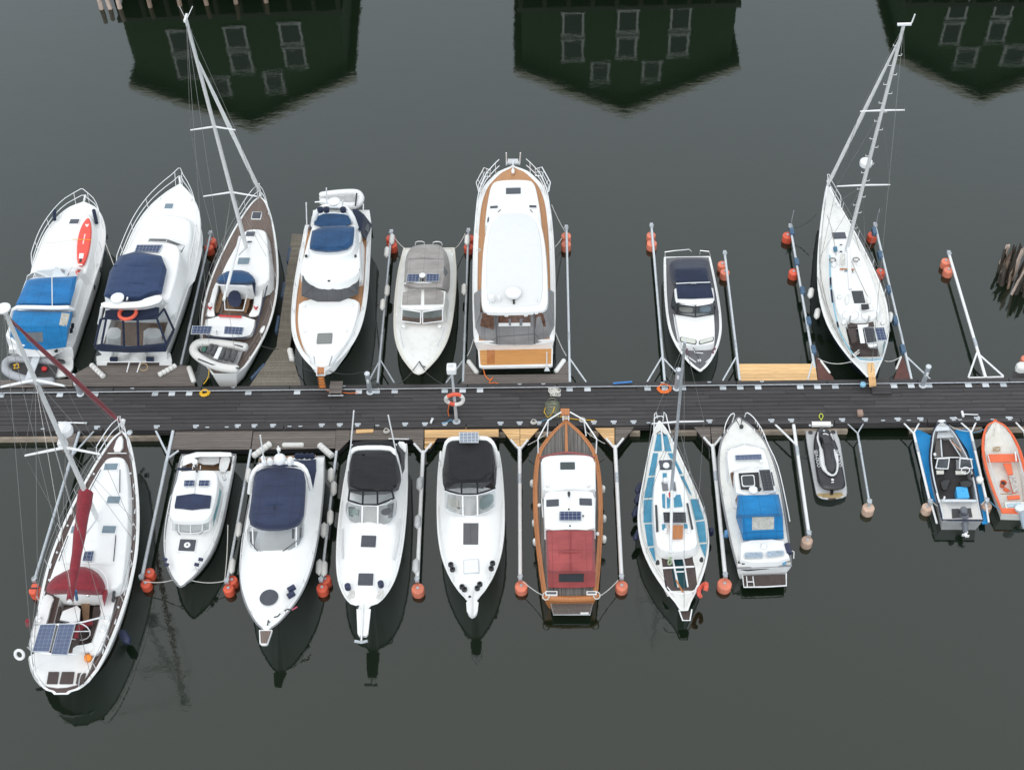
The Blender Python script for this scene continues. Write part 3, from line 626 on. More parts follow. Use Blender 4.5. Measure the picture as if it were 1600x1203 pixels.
            mb = MB().strip([(x, -wid(x), sole) for x in pts], [(x, wid(x), sole) for x in pts]); mb.build('cockpit_sole', cockpit[4] if len(cockpit) > 4 else NONSKID, s.wello, 0)
        if gun:
            path = [(x, s.half(x), s.sheer(x)+.01) for x in xs]
            full = [(a, -b, c) for a, b, c in path] + [(a, b, c) for a, b, c in path[::-1]]
            MB().tube(full, gun, 6, closed=True).build('rub_rail', gunm or m, s.hullo)
        if rim:
            mb = MB()
            for sg in (-1, 1):
                o = [(x, sg*s.half(x), s.sheer(x)+.028) for x in xs]; i_ = [(x, sg*max(0, s.half(x)-rim), s.sheer(x)+.045) for x in xs]
                mb.strip(i_, o) if sg > 0 else mb.strip(o, i_)
                j_ = [(x, y, z-.06) for x, y, z in i_]
                mb.strip(j_, i_) if sg > 0 else mb.strip(i_, j_)
            mb.build('covering_board', rimm or WHITE, s.decko)
    def axis(s, zy):           # zoom x of the centreline at row zy (rough, at deck level)
        p0 = s.world((0, 0, s.fs)); p1 = s.world((s.L, 0, s.fb)); k = (zy-s.sternzy)/(s.bowzy-s.sternzy)
        return s.az + (s.bz-s.az)*k
    def part(s, name, mb, m, parent=None, smooth=38): return mb.build(name, m, parent or s.root, smooth)
    def sym(s, rows, z):       # [(zy, zl, zr)] at height z -> [(x, half)], sorted stern to bow
        q = []
        for r_ in rows:
            a, b = s.at(r_[1], r_[0], z), s.at(r_[2], r_[0], z); q.append(((a.x+b.x)/2, abs(a.y-b.y)/2, (a.y+b.y)/2))
        q.sort(); return q
    def outl(s, rows, z, it=2):
        q = s.sym(rows, z); oy = sum(t[2] for t in q)/len(q)
        o = [(x, -h+oy) for x, h, _ in q] + [(x, h+oy) for x, h, _ in q[::-1]]
        return ccw(smooth_closed(o, it)) if it else ccw(o)
    def cab(s, name, rows, z1, z0, m=None, r=.08, lean=.1, crown=.05, it=2, parent=None, zf=None, zb=None):
        # rounded superstructure block whose TOP outline is read off the photo at height z1; zf / zb slope its top to bow / stern
        o = s.outl(rows, z1, it); o = inset(o, -(lean+r*.7)); x0 = min(p[0] for p in o); x1 = max(p[0] for p in o)
        if zf is None: zt = z1
        else: zt = lambda x: zb+(zf-zb)*max(0, min(1, (x-x0)/(x1-x0)))
        q = s.part(name, MB().block(o, z0, zt, r, lean, crown), m or WHITE, parent); s.surf.append(q); return q
    def shell(s, name, rings, m, it=1, cap=True, parent=None, smooth=38, bottom=True):
        rr = []
        for pts, z in rings:
            zs = z if isinstance(z, (list, tuple)) else [z]*len(pts)
            q = [tuple(s.at(p[0], p[1], zz)) for p, zz in zip(pts, zs)]
            rr.append(q)
        if area2(rr[0]) < 0: rr = [q[::-1] for q in rr]
        if it: rr = [smooth_closed(q, it) for q in rr]
        last = rr[-1]; n = len(last); c = Vector((0, 0, 0))
        for p in last: c += Vector(p)/n
        rr.append([tuple(c+(Vector(p)-c)*.55+Vector((0, 0, .02))) for p in last])
        return s.part(name, MB().loft(rr, cap=cap), m, parent, smooth)
    def plate(s, name, pts, z, th, m, parent=None, it=0, smooth=0):
        zs = z if isinstance(z, (list, tuple)) else [z]*len(pts)
        q = [s.at(p[0], p[1], zz) for p, zz in zip(pts, zs)]
        if area2(q) < 0: q = q[::-1]
        if it and len(q) == 4:
            zz = [p.z for p in q]; q2 = rrect([(p.x, p.y) for p in q], .09); q = [Vector((x, y, sum(zz)/4)) for x, y in q2]
        elif it: q = [Vector(p) for p in smooth_closed(q, it)]
        return s.part(name, MB().loft([[p-Vector((0, 0, th)) for p in q], q]), m, parent, smooth)
    def drop(s, zx, zy, z):    # where the line of sight meets deck or roof (falls back to height z)
        co = s.inv @ (CAM-s.org); dr = (s.inv @ ray(s.zm[0]+zx/s.zm[2], s.zm[1]+zy/s.zm[2])).normalized(); best = None
        for o in s.surf:
            if not hasattr(s, 'bv'): s.bv = {}
            if o.name not in s.bv: s.bv[o.name] = BVHTree.FromPolygons([v.co for v in o.data.vertices], [p.vertices for p in o.data.polygons])
            h = s.bv[o.name].ray_cast(co, dr)
            if h[0] is not None and h[1].z > .5 and (best is None or h[3] < best[3]): best = h
        if best is None or abs(best[0].z-z) > .6: return s.at(zx, zy, z), Vector((0, 0, 1))
        return best[0]+best[1]*.02, best[1]
    def rect(s, zx, zy, z): p = s.at(zx, zy, z); return p
    def hatch(s, zx, zy, z, ln, wd, gm=None, fm=None, name='hatch', yaw=0):
        p, nn = s.drop(zx, zy, z); o = [(-ln/2, -wd/2), (ln/2, -wd/2), (ln/2, wd/2), (-ln/2, wd/2)]
        h = MB().block(rrect(o, .05), -.06, .03, .02).build(name, fm or ALUW, s.root); h.location = p; h.rotation_euler = Vector((0, 0, 1)).rotation_difference(nn).to_euler()
        MB().block(rrect(inset(o, .035), .04), 0, .04, .01).build('hatch_glass', gm or HATCHG, h)
        return h
    def solar(s, pts, z, m=None, frame=True):
        o = s.plate('solar_panel', pts, z, .04, GALVW)
        q = [(pts[i][0]*.95+(pts[0][0]+pts[2][0])/2*.05, pts[i][1]*.95+(pts[0][1]+pts[2][1])/2*.05) for i in range(4)]
        zz = [a+.006 for a in z] if isinstance(z, (list, tuple)) else z+.006
        c = s.plate('solar_cells', q, zz, .004, m or SOLAR, o)
        return o
    def glass(s, name, low, zl, high, zh, m=None, frame=None, fr=.025, posts=True, parent=None):
        A = [s.at(*p, zl) for p in low]; B = [s.at(*p, zh) for p in high]
        n = len(A)
        g = s.part(name, MB().strip(A, B), m or GLASS, parent, 0)
        if frame:
            f = MB().tube(A, fr, 5).tube(B, fr, 5)
            if posts:
                for a, b in zip(A, B): f.tube([a, b], fr, 5)
            s.part('window_frame', f, frame, g)
        return g
    def decal(s, name, objs, quad, m, off=.014, n=6, z=None, th=.02):
        # thin patch that follows the surface of objs where the photo shows it (windows, panels, stitched-in vinyl)
        objs = objs if isinstance(objs, (list, tuple)) else [objs]
        trees = [BVHTree.FromPolygons([v.co for v in o.data.vertices], [p.vertices for p in o.data.polygons]) for o in objs]
        co = s.inv @ (CAM-s.org); grid = []
        a, b, c, d = [Vector(p) for p in quad]
        for i in range(n+1):
            for j in range(n+1):
                u, v = i/n, j/n; p = (a*(1-u)+b*u)*(1-v)+(d*(1-u)+c*u)*v
                dr = (s.inv @ ray(s.zm[0]+p.x/s.zm[2], s.zm[1]+p.y/s.zm[2])).normalized(); best = None
                for t_ in trees:
                    h = t_.ray_cast(co, dr)
                    if h[0] is not None and (best is None or h[3] < best[3]): best = h
                if best is None: grid.append(None)
                else:
                    nn = best[1] if best[1].dot(dr) < 0 else -best[1]; grid.append(best[0]-dr*off*.5+nn*off*.5)
        good = [g for g in grid if g is not None]
        if not good: print('DECAL MISS', name, s.root.name); return None
        ok = sum(good, Vector())/len(good)
        for k, g in enumerate(grid):
            if g is None:
                i, j = divmod(k, n+1); grid[k] = min(((abs(i-q//(n+1))+abs(j-q % (n+1)), h) for q, h in enumerate(grid) if h is not None), key=lambda w_: w_[0])[1]
        fs = [(i*(n+1)+j, (i+1)*(n+1)+j, (i+1)*(n+1)+j+1, i*(n+1)+j+1) for i in range(n) for j in range(n)]
        nrm = (grid[(n+1)*n]-grid[0]).cross(grid[n]-grid[0])
        if nrm.dot(co-ok) < 0: fs = [f[::-1] for f in fs]
        return s.part(name, MB().add(grid, fs), m, objs[0], 30)
    def tube(s, name, pts, r, m, n=6, parent=None, it=0, closed=False):
        q = [s.at(*p) for p in pts]
        if it: q = smooth_open(q, it)
        return s.part(name, MB().tube(q, r, n, closed=closed), m, parent)
    def rails(s, x0, h=.6, inn=.06, over=.2, every=1.25, mid=True, r=.017, m=None, bowgap=0, wire=False, name='bow_rail', x1=None, bow=True):
        # guard rail following the sheer on both sides; joins round the bow when bow is True
        m = m or STEEL; X1 = (s.L if x1 is None else x1) - bowgap; mb = MB(); N = 18
        for lv in ([1.0, .52] if mid else [1.0]):
            side = []
            for k in range(N+1):
                x = x0+(X1-x0)*k/N; u = max(0, (x-s.L*.75)/(s.L*.25)) if bow else 0
                ramp = min(1, (k+.0)/1.5) if not wire else 1
                side.append((x+over*u*u*lv, max(.05 if bow else 0, s.half(x)-inn), s.sheer(x)+h*lv*(.12+.88*ramp)))
            rad = r if lv == 1 or not wire else r
            if wire: rad = .008
            if bow and not bowgap: mb.tube(side+[(a, -b, c) for a, b, c in side[::-1]], rad, 5)
            elif lv == 1: mb.tube(side, rad, 5); rest = [(a, -b, c) for a, b, c in side]; s.part(name, MB().tube(rest, rad, 5), m if not wire else WIRE)
            else: mb.tube(side, rad, 5); s.part(name, MB().tube([(a, -b, c) for a, b, c in side], rad, 5), m if not wire else WIRE)
        o = s.part(name, mb, m if not wire else WIRE)
        ns = max(2, int((X1-x0)/every))
        for k in range(1, ns+1):
            x = x0+(X1-x0)*(k-.15)/ns; u = max(0, (x-s.L*.75)/(s.L*.25)) if bow else 0
            for sg in (-1, 1):
                y = max(.05, s.half(x)-inn); MB().tube([(x, sg*y, s.sheer(x)), (x+over*u*u, sg*y, s.sheer(x)+h)], r*.9, 5).build('stanchion', m, o)
        return o
    def mast(s, base, top, r0=.11, r1=.075, m=None):
        # base (zx, zy, z), top in photo pixels: height is where the line of sight passes the mast's foot
        b = s.W(*base); best = None
        for k in range(400):
            z = base[2]+4+k*.05; p = P(*top, z); d = (p.xy-b.xy).length
            if best is None or d < best[0]: best = (d, p)
        t_ = best[1]; s.mb_, s.mt_ = s.inv @ (b-s.org), s.inv @ (t_-s.org)
        A, B = s.mb_, s.mt_; n = 10
        ring = []
        for k in range(n+1):
            f = k/n; c = A.lerp(B, f); rr = r0+(r1-r0)*f
            ring.append([c+Vector((rr*1.25*math.cos(q*.628), rr*.8*math.sin(q*.628), 0)) for q in range(10)])
        s.masto = s.part('mast', MB().loft(ring), m or ALU)
        MB().block(circ2(.2, 10, A.x, A.y), A.z-.12, A.z+.06, .03).build('mast_collar', STEEL, s.masto)
        return s.masto
    def onmast(s, px):         # point on the mast seen at photo pixel px
        best = None
        for k in range(401):
            p = s.mb_.lerp(s.mt_, k/400); wv = s.world(p); u = project(wv); d = (u[0]-px[0])**2+(u[1]-px[1])**2
            if best is None or d < best[0]: best = (d, p, k/400)
        return best[1], best[2]
    def spreaders(s, px, span, sweep=.25, rise=.05, r=.035, m=None):
        c, _ = s.onmast(px); tips = []
        for sg in (-1, 1):
            tip = c+Vector((-sweep, sg*span, rise)); tips.append(tip); MB().tube([c, tip], [r*1.3, r*.8], 6).build('spreader', m or ALUW, s.masto)
        return tips
    def wires(s, pairs, r=.0085, m=None, name='rigging'):
        for a, b in pairs: MB().tube([a, b], r, 4).build(name, m or WIRE, s.root)
    def furl(s, top, foot, r=.08, m=None, name='furled_genoa'):
        a, b = Vector(foot), Vector(top); n = 12; pts = [a.lerp(b, k/n) for k in range(n+1)]
        rad = [r*(.55 if k == 0 else 1.0 if k < 8 else 1-.55*(k-7)/5)*(1+.06*math.sin(k*2.3)) for k in range(n+1)]
        return s.part(name, MB().tube(pts, rad, 8), m or SAIL)
    def cleats(s, fr=(.06, .5, .9), inn=.1):
        for f in fr:
            x = s.L*f; y = s.half(x)-inn
            for sg in (-1, 1):
                if y > .05: MB().box((x, sg*y, s.sheer(x)+.06), (.22, .035, .03)).box((x, sg*y, s.sheer(x)+.03), (.06, .035, .06)).build('cleat', STEEL, s.decko, 0)
def circ2(r, n=16, cx=0, cy=0): return [(cx+r*math.cos(2*math.pi*k/n), cy+r*math.sin(2*math.pi*k/n)) for k in range(n)]
def project(wv):
    v = Vector(wv)-CAM; z = v.dot(_fw); return (800+F*v.dot(_rt)/z, 601.5+F*v.dot(_dn)/z)
_oi = Boat.__init__
def _ni(s, name, label, cat, zoom, bow, stern, group='moored boats', L=None):
    _oi(s, name, label, cat, zoom, bow, stern, group, L); s.az, s.bz = stern[0], bow[0]
Boat.__init__ = _ni
def capsule(r, ln, n=10): return [(r*.25, -ln/2-r*.5), (r*.3, -ln/2-r*.2), (r*.75, -ln/2+r*.1), (r, -ln/2+r*.6), (r, ln/2-r*.6), (r*.75, ln/2-r*.1), (r*.3, ln/2+r*.2), (r*.25, ln/2+r*.5)]
def fender(px, z, label, m=None, r=.12, ln=.55, d=None, group='fenders'):
    # d: None = hanging upright, else a direction (photo px) that the fender lies along
    p = P(*px, z); M = None
    if d is not None:
        q = P(*d, z)-p; M = q.to_track_quat('Z', 'Y').to_matrix()
    o = MB().lathe(capsule(r, ln), (0, 0, 0), 10, M=M).build('fender', m or FENDW); o.location = p
    return tag(o, label, 'fender', group)
def rope(a, b, sg, label, m=None, r=.016, name='mooring_line'):
    a, b = Vector(a), Vector(b); pts = sag((0, 0, 0), b-a, sg, 10)
    o = MB().tube(pts, r, 5).build(name, m or ROPED); o.location = a
    return tag(o, label, 'rope', 'mooring lines')
def inflatable(s, parent, path, z, r, m, name='tube'):
    q = smooth_open([s.at(x, y, z) for x, y in path], 2); n = len(q)
    rad = [r*(.55 if k in (0, n-1) else .85 if k in (1, n-2) else 1) for k in range(n)]
    return s.part(name, MB().tube(q, rad, 10), m, parent)

# ================================================================= UPPER ROW, LEFT
# ---- motor yacht with bright blue canopies
B = Boat('motor_yacht', 'white motor yacht with bright blue canopies and a red paddleboard on its foredeck', 'motor yacht', (0, 290, 3.881), (508, 102, 1.7), (248, 985, 1.15))
B.hull([(135, 420, 570), (200, 330, 606), (300, 255, 622), (420, 200, 600), (550, 155, 548), (700, 110, 497), (850, 70, 452), (950, 45, 425)], wl=.8, rake=1.2, deckm=WHITE, gun=.045, boot=NAVYHULL)
B.cab('coachroof', [(165, 440, 545), (230, 340, 562), (350, 265, 556), (500, 185, 505), (540, 175, 490)], 1.95, 1.2, r=.12, lean=.14, crown=.08)
B.cab('wheelhouse_coaming', [(525, 160, 495), (740, 85, 440), (960, 50, 405)], 1.75, 1.0, r=.08, lean=.06, it=1)
hb = B.plate('swim_platform', [(42, 1010), (425, 985), (450, 1090), (415, 1150), (330, 1165), (120, 1165), (40, 1120)], .42, .1, WHITE, it=1, smooth=40)
W1 = [(165, 548), (215, 518), (340, 487), (440, 490), (498, 510), (455, 610), (432, 712)]
W2 = [(158, 580), (200, 562), (310, 556), (400, 552), (466, 548), (450, 620), (425, 715)]
B.glass('windscreen', W1, 1.98, W2, 2.55, GLASSC, STEEL, .02)
B.shell('fore_canopy', [([(160, 600), (240, 580), (310, 575), (400, 572), (455, 570), (430, 640), (415, 735), (300, 740), (110, 738), (125, 660)], 2.1), ([(163, 572), (240, 560), (310, 557), (400, 555), (468, 550), (452, 635), (428, 722), (300, 728), (92, 728), (128, 650)], 2.62), ([(180, 585), (240, 572), (310, 568), (400, 566), (440, 566), (430, 640), (415, 712), (300, 715), (115, 715), (145, 650)], 2.74)], C_BLUE, it=0)
B.tube('canopy_pole', [(315, 556, 2.76), (317, 728, 2.76)], .025, SEATW)
B.tube('radar_arch', [(70, 800, 1.8), (85, 738, 2.7), (180, 738, 2.82), (330, 742, 2.82), (440, 738, 2.7), (450, 790, 1.8)], .1, WHITE, 8, it=1)
ac = B.shell('aft_canopy', [([(60, 870), (62, 935), (110, 985), (250, 1000), (400, 980), (425, 860), (445, 775), (80, 765)], 1.55), ([(64, 855), (66, 860), (120, 866), (250, 866), (410, 862), (418, 850), (440, 768), (82, 757)], 2.55), ([(80, 845), (90, 850), (130, 853), (250, 853), (395, 850), (402, 840), (420, 772), (98, 766)], 2.66)], C_BLUE2, it=0)
MV = mat('dark_vinyl', (.11, .12, .13), .12, var=.2, scale=4)
B.decal('canopy_window', ac, [(374, 772), (425, 778), (404, 855), (358, 846)], mat('hazy_vinyl', (.38, .36, .31), .2, var=.25, scale=6))
B.decal('canopy_window', ac, [(150, 890), (258, 888), (262, 948), (165, 948)], MV); B.decal('canopy_window', ac, [(266, 886), (288, 884), (300, 945), (278, 948)], MV)
B.hatch(452, 223, 2.03, .42, .52)
B.rails(B.L*.52, .62, over=.3)
for k, (zx, zy) in enumerate(((616, 312), (597, 410), (570, 512), (540, 615))):
    p = B.at(zx, zy, .95); MB().block(circ2(.13, 10, 0, 0), -.02, .02, .01).build('porthole', GLASSD, B.hullo).matrix_local = Matrix.Translation((p.x, -B.half(p.x)*.965, .95)) @ Matrix.Rotation(R(90), 4, 'X')
for zx, zy in ((440, 850), (432, 880)): B.plate('side_vent', [(zx-8, zy-14), (zx+10, zy-16), (zx+8, zy+12), (zx-10, zy+14)], 1.78, .03, BLACKP)
B.shell('stern_locker', [([(55, 975), (420, 960), (432, 1010), (50, 1035)], .5), ([(58, 960), (420, 945), (430, 985), (52, 1005)], 1.25)], WHITE)
B.tube('anchor_roller', [(510, 95, 1.75), (518, 60, 1.78)], .06, STEEL); B.cleats((.1, .55, .9))
B.tube('bow_roll', [(568, 150, 1.85), (585, 228, 1.75)], .09, C_NAVY3, 8)
B.tube('windlass_cover', [(330, 150, 2.0), (330, 210, 1.85)], .09, C_NAVY3, 8)
B.tube('deck_line', [(262, 350, 2.0), (340, 345, 2.1), (470, 325, 2.08), (545, 330, 1.9)], .012, ROPE, 5)
# paddleboard lying on the coachroof
pts = [(540, 188), (555, 245), (552, 330), (535, 420), (505, 488), (470, 485), (466, 400), (472, 320), (497, 240)]
PBM = mat('paddleboard_red', (.72, .075, .05), .45, var=.06)
q = [B.world(B.at(*p, 2.12)) for p in pts]; c = q[6].lerp(q[2], .5)
pb = empty('paddleboard', c, B.ang, 'red paddleboard with white markings lying on the foredeck of the blue canopied yacht', 'paddleboard')
loc = [B.inv @ (p-c) for p in q]
MB().block(smooth_closed(loc, 2), -.06, .07, .05).build('board', PBM, pb)
def onboard(name, pts, m, z=.085):
    l = [B.inv @ (B.world(B.at(*p, 2.2))-c) for p in pts]
    return MB().prism([(p.x, p.y) for p in l], z-.02, z).build(name, m, pb, 0)
onboard('deck_pad', [(482, 412), (508, 412), (503, 442), (478, 442)], TRIM); onboard('pad_mark', [(483, 445), (497, 443), (494, 464), (480, 466)], BLACKP)
onboard('emblem', [(520, 232), (527, 240), (536, 232), (538, 240), (527, 252), (517, 241)], TRIM)
for k in range(8): onboard('letter', [(512-k*1.6, 296+k*7.5), (519-k*1.6, 296+k*7.5), (518-k*1.6, 300+k*7.5), (511-k*1.6, 300+k*7.5)], TRIM)
onboard('tail_band', [(472, 476), (500, 478), (498, 484), (471, 482)], TRIM)
o = rope(B.world(B.at(440, 326, 2.25)), B.world(B.at(556, 330, 2.2)), .0, 'yellow strap across the red paddleboard', ROPEY, .014, 'strap')
# inflatable tender chocked on the swim platform
dg = empty('inflatable_dinghy', B.W(200, 1120, .4), B.ang, 'grey inflatable dinghy with dark outboard slung behind the bright blue canopied yacht', 'dinghy')
class _S: pass
def sub(B, root):              # lets a second thing use the boat's zoom coordinates in its own frame
    s = Boat.__new__(Boat); s.zm = B.zm; s.org = Vector(root.location); s.inv = B.inv; s.fwd = B.fwd; s.root = root; s.ang = B.ang; return s
S = sub(B, dg)
DGG = mat('hypalon_grey', (.34, .35, .37), .55, var=.1)
inflatable(S, dg, [(370, 1075), (250, 1055), (110, 1050), (55, 1055), (25, 1090), (40, 1135), (130, 1170), (240, 1190), (330, 1185)], .62, .19, DGG)
S.plate('floor', [(60, 1070), (350, 1085), (330, 1170), (80, 1140)], .55, .06, INTD); S.shell('outboard', [([(320, 1000), (350, 998), (356, 1028), (325, 1030)], .8), ([(322, 985), (347, 984), (352, 1005), (326, 1008)], 1.25)], BLACKP)
S.shell('fuel_tank', [([(250, 1100), (288, 1098), (286, 1128), (252, 1130)], .58), ([(252, 1096), (284, 1096), (282, 1118), (256, 1120)], .78)], REDP)
S.shell('engine_cover', [([(340, 1060), (400, 1065), (395, 1085), (330, 1080)], .7), ([(345, 1050), (392, 1055), (390, 1072), (340, 1068)], .95)], BLACKP); S.tube('rope_coil', [(80, 1090, .66), (110, 1080, .68), (115, 1105, .68), (85, 1110, .66), (95, 1085, .7)], .03, ROPEY)
B.plate('gangway', [(205, 1012), (252, 1012), (195, 1165), (150, 1180)], [.95, .95, .95, .95], .06, GALVW)

# ---- sports cruiser with navy covers and orange lifebuoy
B = Boat('motor_yacht', 'white flybridge cruiser with navy covers, clear aft enclosure and an orange lifebuoy', 'motor yacht', (140, 250, 3.437), (487, 132, 1.9), (222, 1010, 1.25))
B.hull([(180, 410, 535), (250, 325, 574), (340, 252, 588), (450, 190, 572), (600, 130, 537), (800, 78, 478), (950, 42, 430)], wl=.8, rake=1.4, deckm=WHITE, gun=.045, boot=NAVYHULL, cockpit=(830, 1000, 1.35, .75, TEAKC))
B.cab('coachroof', [(300, 330, 510), (360, 285, 535), (460, 225, 520), (640, 160, 470)], 2.1, 1.3, r=.3, lean=.35, crown=.05)
pf = B.plate('swim_platform', [(35, 1030), (430, 1020), (445, 1090), (425, 1140), (380, 1155), (65, 1158), (40, 1130)], .45, .1, WHITE, it=1, smooth=40)
B.plate('teak_inlay', [(95, 1085), (375, 1085), (372, 1130), (88, 1130)], .46, .006, TEAKD, pf)
sa = B.cab('saloon', [(450, 215, 470), (560, 155, 465), (700, 115, 440), (760, 98, 425)], 2.4, 1.2, r=.08, lean=.16, it=1)
for a, b in ((((312, 437), (412, 440)), ((322, 420), (416, 422))), (((412, 442), (470, 462)), ((416, 422), (506, 456)))):
    B.glass('windscreen_pane', list(a[0:2]), 2.2, list(b[0:2]), 2.5, mat('grey_glass', (.20, .21, .22), .08, var=.15), ALUW, .03)
B.plate('side_window', [(512, 460), (482, 520), (456, 665), (452, 590), (474, 510)], [2.3, 2.2, 2.1, 2.35, 2.5], .03, mat('grey_glass', (.20, .21, .22), .08))
B.cab('flybridge', [(445, 265, 460), (480, 205, 478), (560, 150, 462), (660, 105, 440), (775, 75, 410)], 3.0, 2.1, r=.12, lean=.14, crown=.02)
B.solar([(252, 455), (395, 455), (372, 497), (240, 490)], 3.08)
B.shell('flybridge_cover', [([(165, 520), (250, 498), (380, 520), (412, 595), (385, 722), (340, 735), (270, 765), (135, 762), (80, 735), (110, 605)], 2.9), ([(160, 515), (250, 490), (385, 515), (415, 590), (388, 715), (338, 722), (275, 755), (132, 752), (76, 730), (108, 600)], 3.3), ([(185, 520), (255, 505), (365, 525), (390, 592), (365, 700), (330, 708), (265, 735), (142, 735), (100, 718), (130, 605)], 3.5)], C_NAVYM, it=0)
for z, a, b in ((3.55, (130, 568), (402, 572)), (3.55, (108, 660), (390, 668))): B.tube('cover_bow', [(a[0], a[1], z-.12), ((a[0]+b[0])/2, (a[1]+b[1])/2-2, z-.005), (b[0], b[1], z-.12)], .03, C_NAVYM, it=2)
B.shell('radar_arch', [([(62, 775), (130, 782), (230, 785), (300, 775), (360, 745), (395, 745), (392, 775), (330, 800), (230, 808), (68, 800)], 3.35), ([(60, 762), (130, 768), (225, 765), (300, 755), (345, 728), (385, 725), (388, 760), (320, 785), (230, 795), (64, 795)], 3.7)], WHITE)
B.tube('arch_leg', [(385, 745, 3.5), (420, 770, 2.9), (385, 840, 2.5)], .07, WHITE); B.tube('arch_leg', [(66, 790, 3.5), (60, 830, 2.9), (50, 880, 2.3)], .07, WHITE)
MB().lathe([(.02, 0), (.28, .02), (.3, .12), (.2, .2), (.03, .22)], B.at(152, 748, 3.75), 16).build('radar_dome', ALUW, B.root)
B.tube('antenna', [(200, 752, 3.7), (203, 740, 4.1)], .04, ALUW)
B.shell('aft_canopy_top', [([(84, 812), (375, 790), (372, 850), (230, 862), (78, 858)], 2.95), ([(82, 798), (376, 778), (368, 838), (230, 848), (88, 846)], 3.1)], C_NAVY3)
lo = [(28, 1000), (64, 992), (185, 1005), (262, 1004), (412, 988), (452, 912)]; hi = [(60, 855), (90, 850), (180, 858), (258, 858), (360, 850), (400, 800)]
B.glass('aft_window', [lo[i] for i in (0, 1, 2, 3, 4, 5)], 1.85, hi, 2.98, GLASSC, C_NAVY3, .055)
B.glass('canopy_skirt', [(26, 1018), (64, 1028), (185, 1034), (262, 1034), (410, 1030), (455, 925)], 1.45, lo, 1.87, C_NAVY3)
B.shell('cockpit_seat', [([(90, 985), (170, 985), (165, 1010), (85, 1010)], 1.25), ([(95, 900), (170, 900), (165, 960), (90, 960)], 1.7)], SEATW); B.shell('cockpit_seat', [([(290, 985), (390, 985), (395, 1010), (285, 1010)], 1.25), ([(290, 905), (380, 900), (390, 955), (290, 960)], 1.7)], SEATW)
B.hatch(427, 252, 2.2, .4, .48, HATCHB)
B.rails(B.L*.42, .68, over=.45)
for zx in (118, 285): B.tube('stern_post', [(zx, 1060, .6), (zx+8, 1000, 1.4)], .05, ALUW)
B.shell('transom_locker', [([(150, 1075), (205, 1080), (210, 1050), (150, 1050)], .5), ([(152, 1040), (215, 1045), (210, 1020), (158, 1020)], 1.2)], WHITE); B.shell('transom_locker', [([(260, 1080), (310, 1075), (312, 1050), (262, 1050)], .5), ([(255, 1040), (300, 1040), (300, 1020), (252, 1020)], 1.2)], WHITE)
B.tube('stern_rail', [(70, 1085, .95), (100, 1085, .95), (350, 1085, .95), (390, 1085, .95)], .02, STEEL); B.tube('passerelle_line', [(200, 1140, .55), (215, 1080, .9)], .03, ALUW); B.tube('passerelle_line', [(255, 1140, .55), (275, 1080, .9)], .03, ALUW)
for sx in (130, 325): B.tube('stern_roll', [(sx-18, 1070, .75), (sx+18, 1070, .75)], .12, C_NAVY3, 8)
B.tube('rope_coil', [(290+22*math.cos(a), 1112+20*math.sin(a), .52) for a in [k*.5 for k in range(26)]], .03, mat('tan_rope', (.42, .30, .16), .9), 5)
B.tube('anchor_roller', [(487, 125, 1.95), (483, 95, 1.95)], .07, STEEL); B.cleats((.05, .5, .9))
lb = MB().tube([tuple(B.at(205, 822, 3.25)+Vector((.36*math.cos(k*.45), .36*math.sin(k*.45), .0))) for k in range(14)], .09, 8, closed=True)
c = B.W(205, 822, 3.25); lo_ = MB().tube([(.38*math.cos(k*.4488), .38*math.sin(k*.4488), 0) for k in range(14)], .085, 8, closed=True).build('lifebuoy', ORANGE); lo_.location = c
tag(lo_, 'orange lifebuoy lying on the navy aft canopy of the flybridge cruiser', 'lifebuoy')
for k, (a, c, lab) in enumerate((((15, 1105), (70, 1158), 'left'), ((455, 1108), (380, 1150), 'right'))):
    p = [B.zm[0]+a[0]/B.zm[2], B.zm[1]+a[1]/B.zm[2]]; q = [B.zm[0]+c[0]/B.zm[2], B.zm[1]+c[1]/B.zm[2]]
    A, Z = P(*p, .62), P(*q, .62); m = MB()
    for j in range(5): m.lathe([(.05, -.1), (.12, -.07), (.13, .07), (.05, .1)], (Z-A)*(j/4), 10, M=(Z-A).to_track_quat('Z', 'Y').to_matrix())
    o = m.build('fender', FENDW); o.location = A; tag(o, 'white ribbed fender at the %s stern corner of the lifebuoy cruiser' % lab, 'fender', 'fenders')

# ---- sailing yacht with grey teak deck
B = Boat('sailing_yacht', 'sailing yacht with grey teak decks, navy sprayhood and a dinghy across its stern', 'sailing yacht', (280, 280, 3.7015), (468, 103, 1.5), (262, 1128, .85))
B.hull([(130, 428, 497), (200, 372, 524), (300, 310, 547), (400, 258, 561), (500, 208, 565), (600, 165, 560), (700, 133, 543), (800, 108, 513), (900, 98, 470), (1000, 112, 415), (1050, 135, 392), (1090, 155, 370), (1115, 185, 340)], wl=.72, rake=1.6, trake=.0, deckm=TEAKG, rim=.07, rimm=WHITE, gun=.03, gunm=WHITE, cockpit=(620, 785, .82, .72, TEAKC), sp=1.8, boot=NAVYHULL)
B.cab('coachroof', [(292, 395, 490), (330, 365, 502), (400, 332, 512), (500, 268, 515), (615, 214, 500)], 1.85, 1.1, r=.1, lean=.1, crown=.06)
for zl0, zl1, zl2, zl3 in ((200, 165, 150, 210), (500, 470, 445, 440)): pass
B.shell('cockpit_coaming', [([(205, 600), (240, 600), (200, 770), (215, 800), (150, 800), (160, 760)], 1.15), ([(205, 600), (232, 600), (192, 765), (210, 795), (160, 795), (165, 755)], 1.5)], WHITE)
B.shell('cockpit_coaming', [([(495, 600), (440, 600), (425, 760), (390, 800), (460, 800), (475, 755)], 1.15), ([(490, 600), (445, 600), (428, 755), (395, 795), (455, 795), (470, 750)], 1.5)], WHITE)
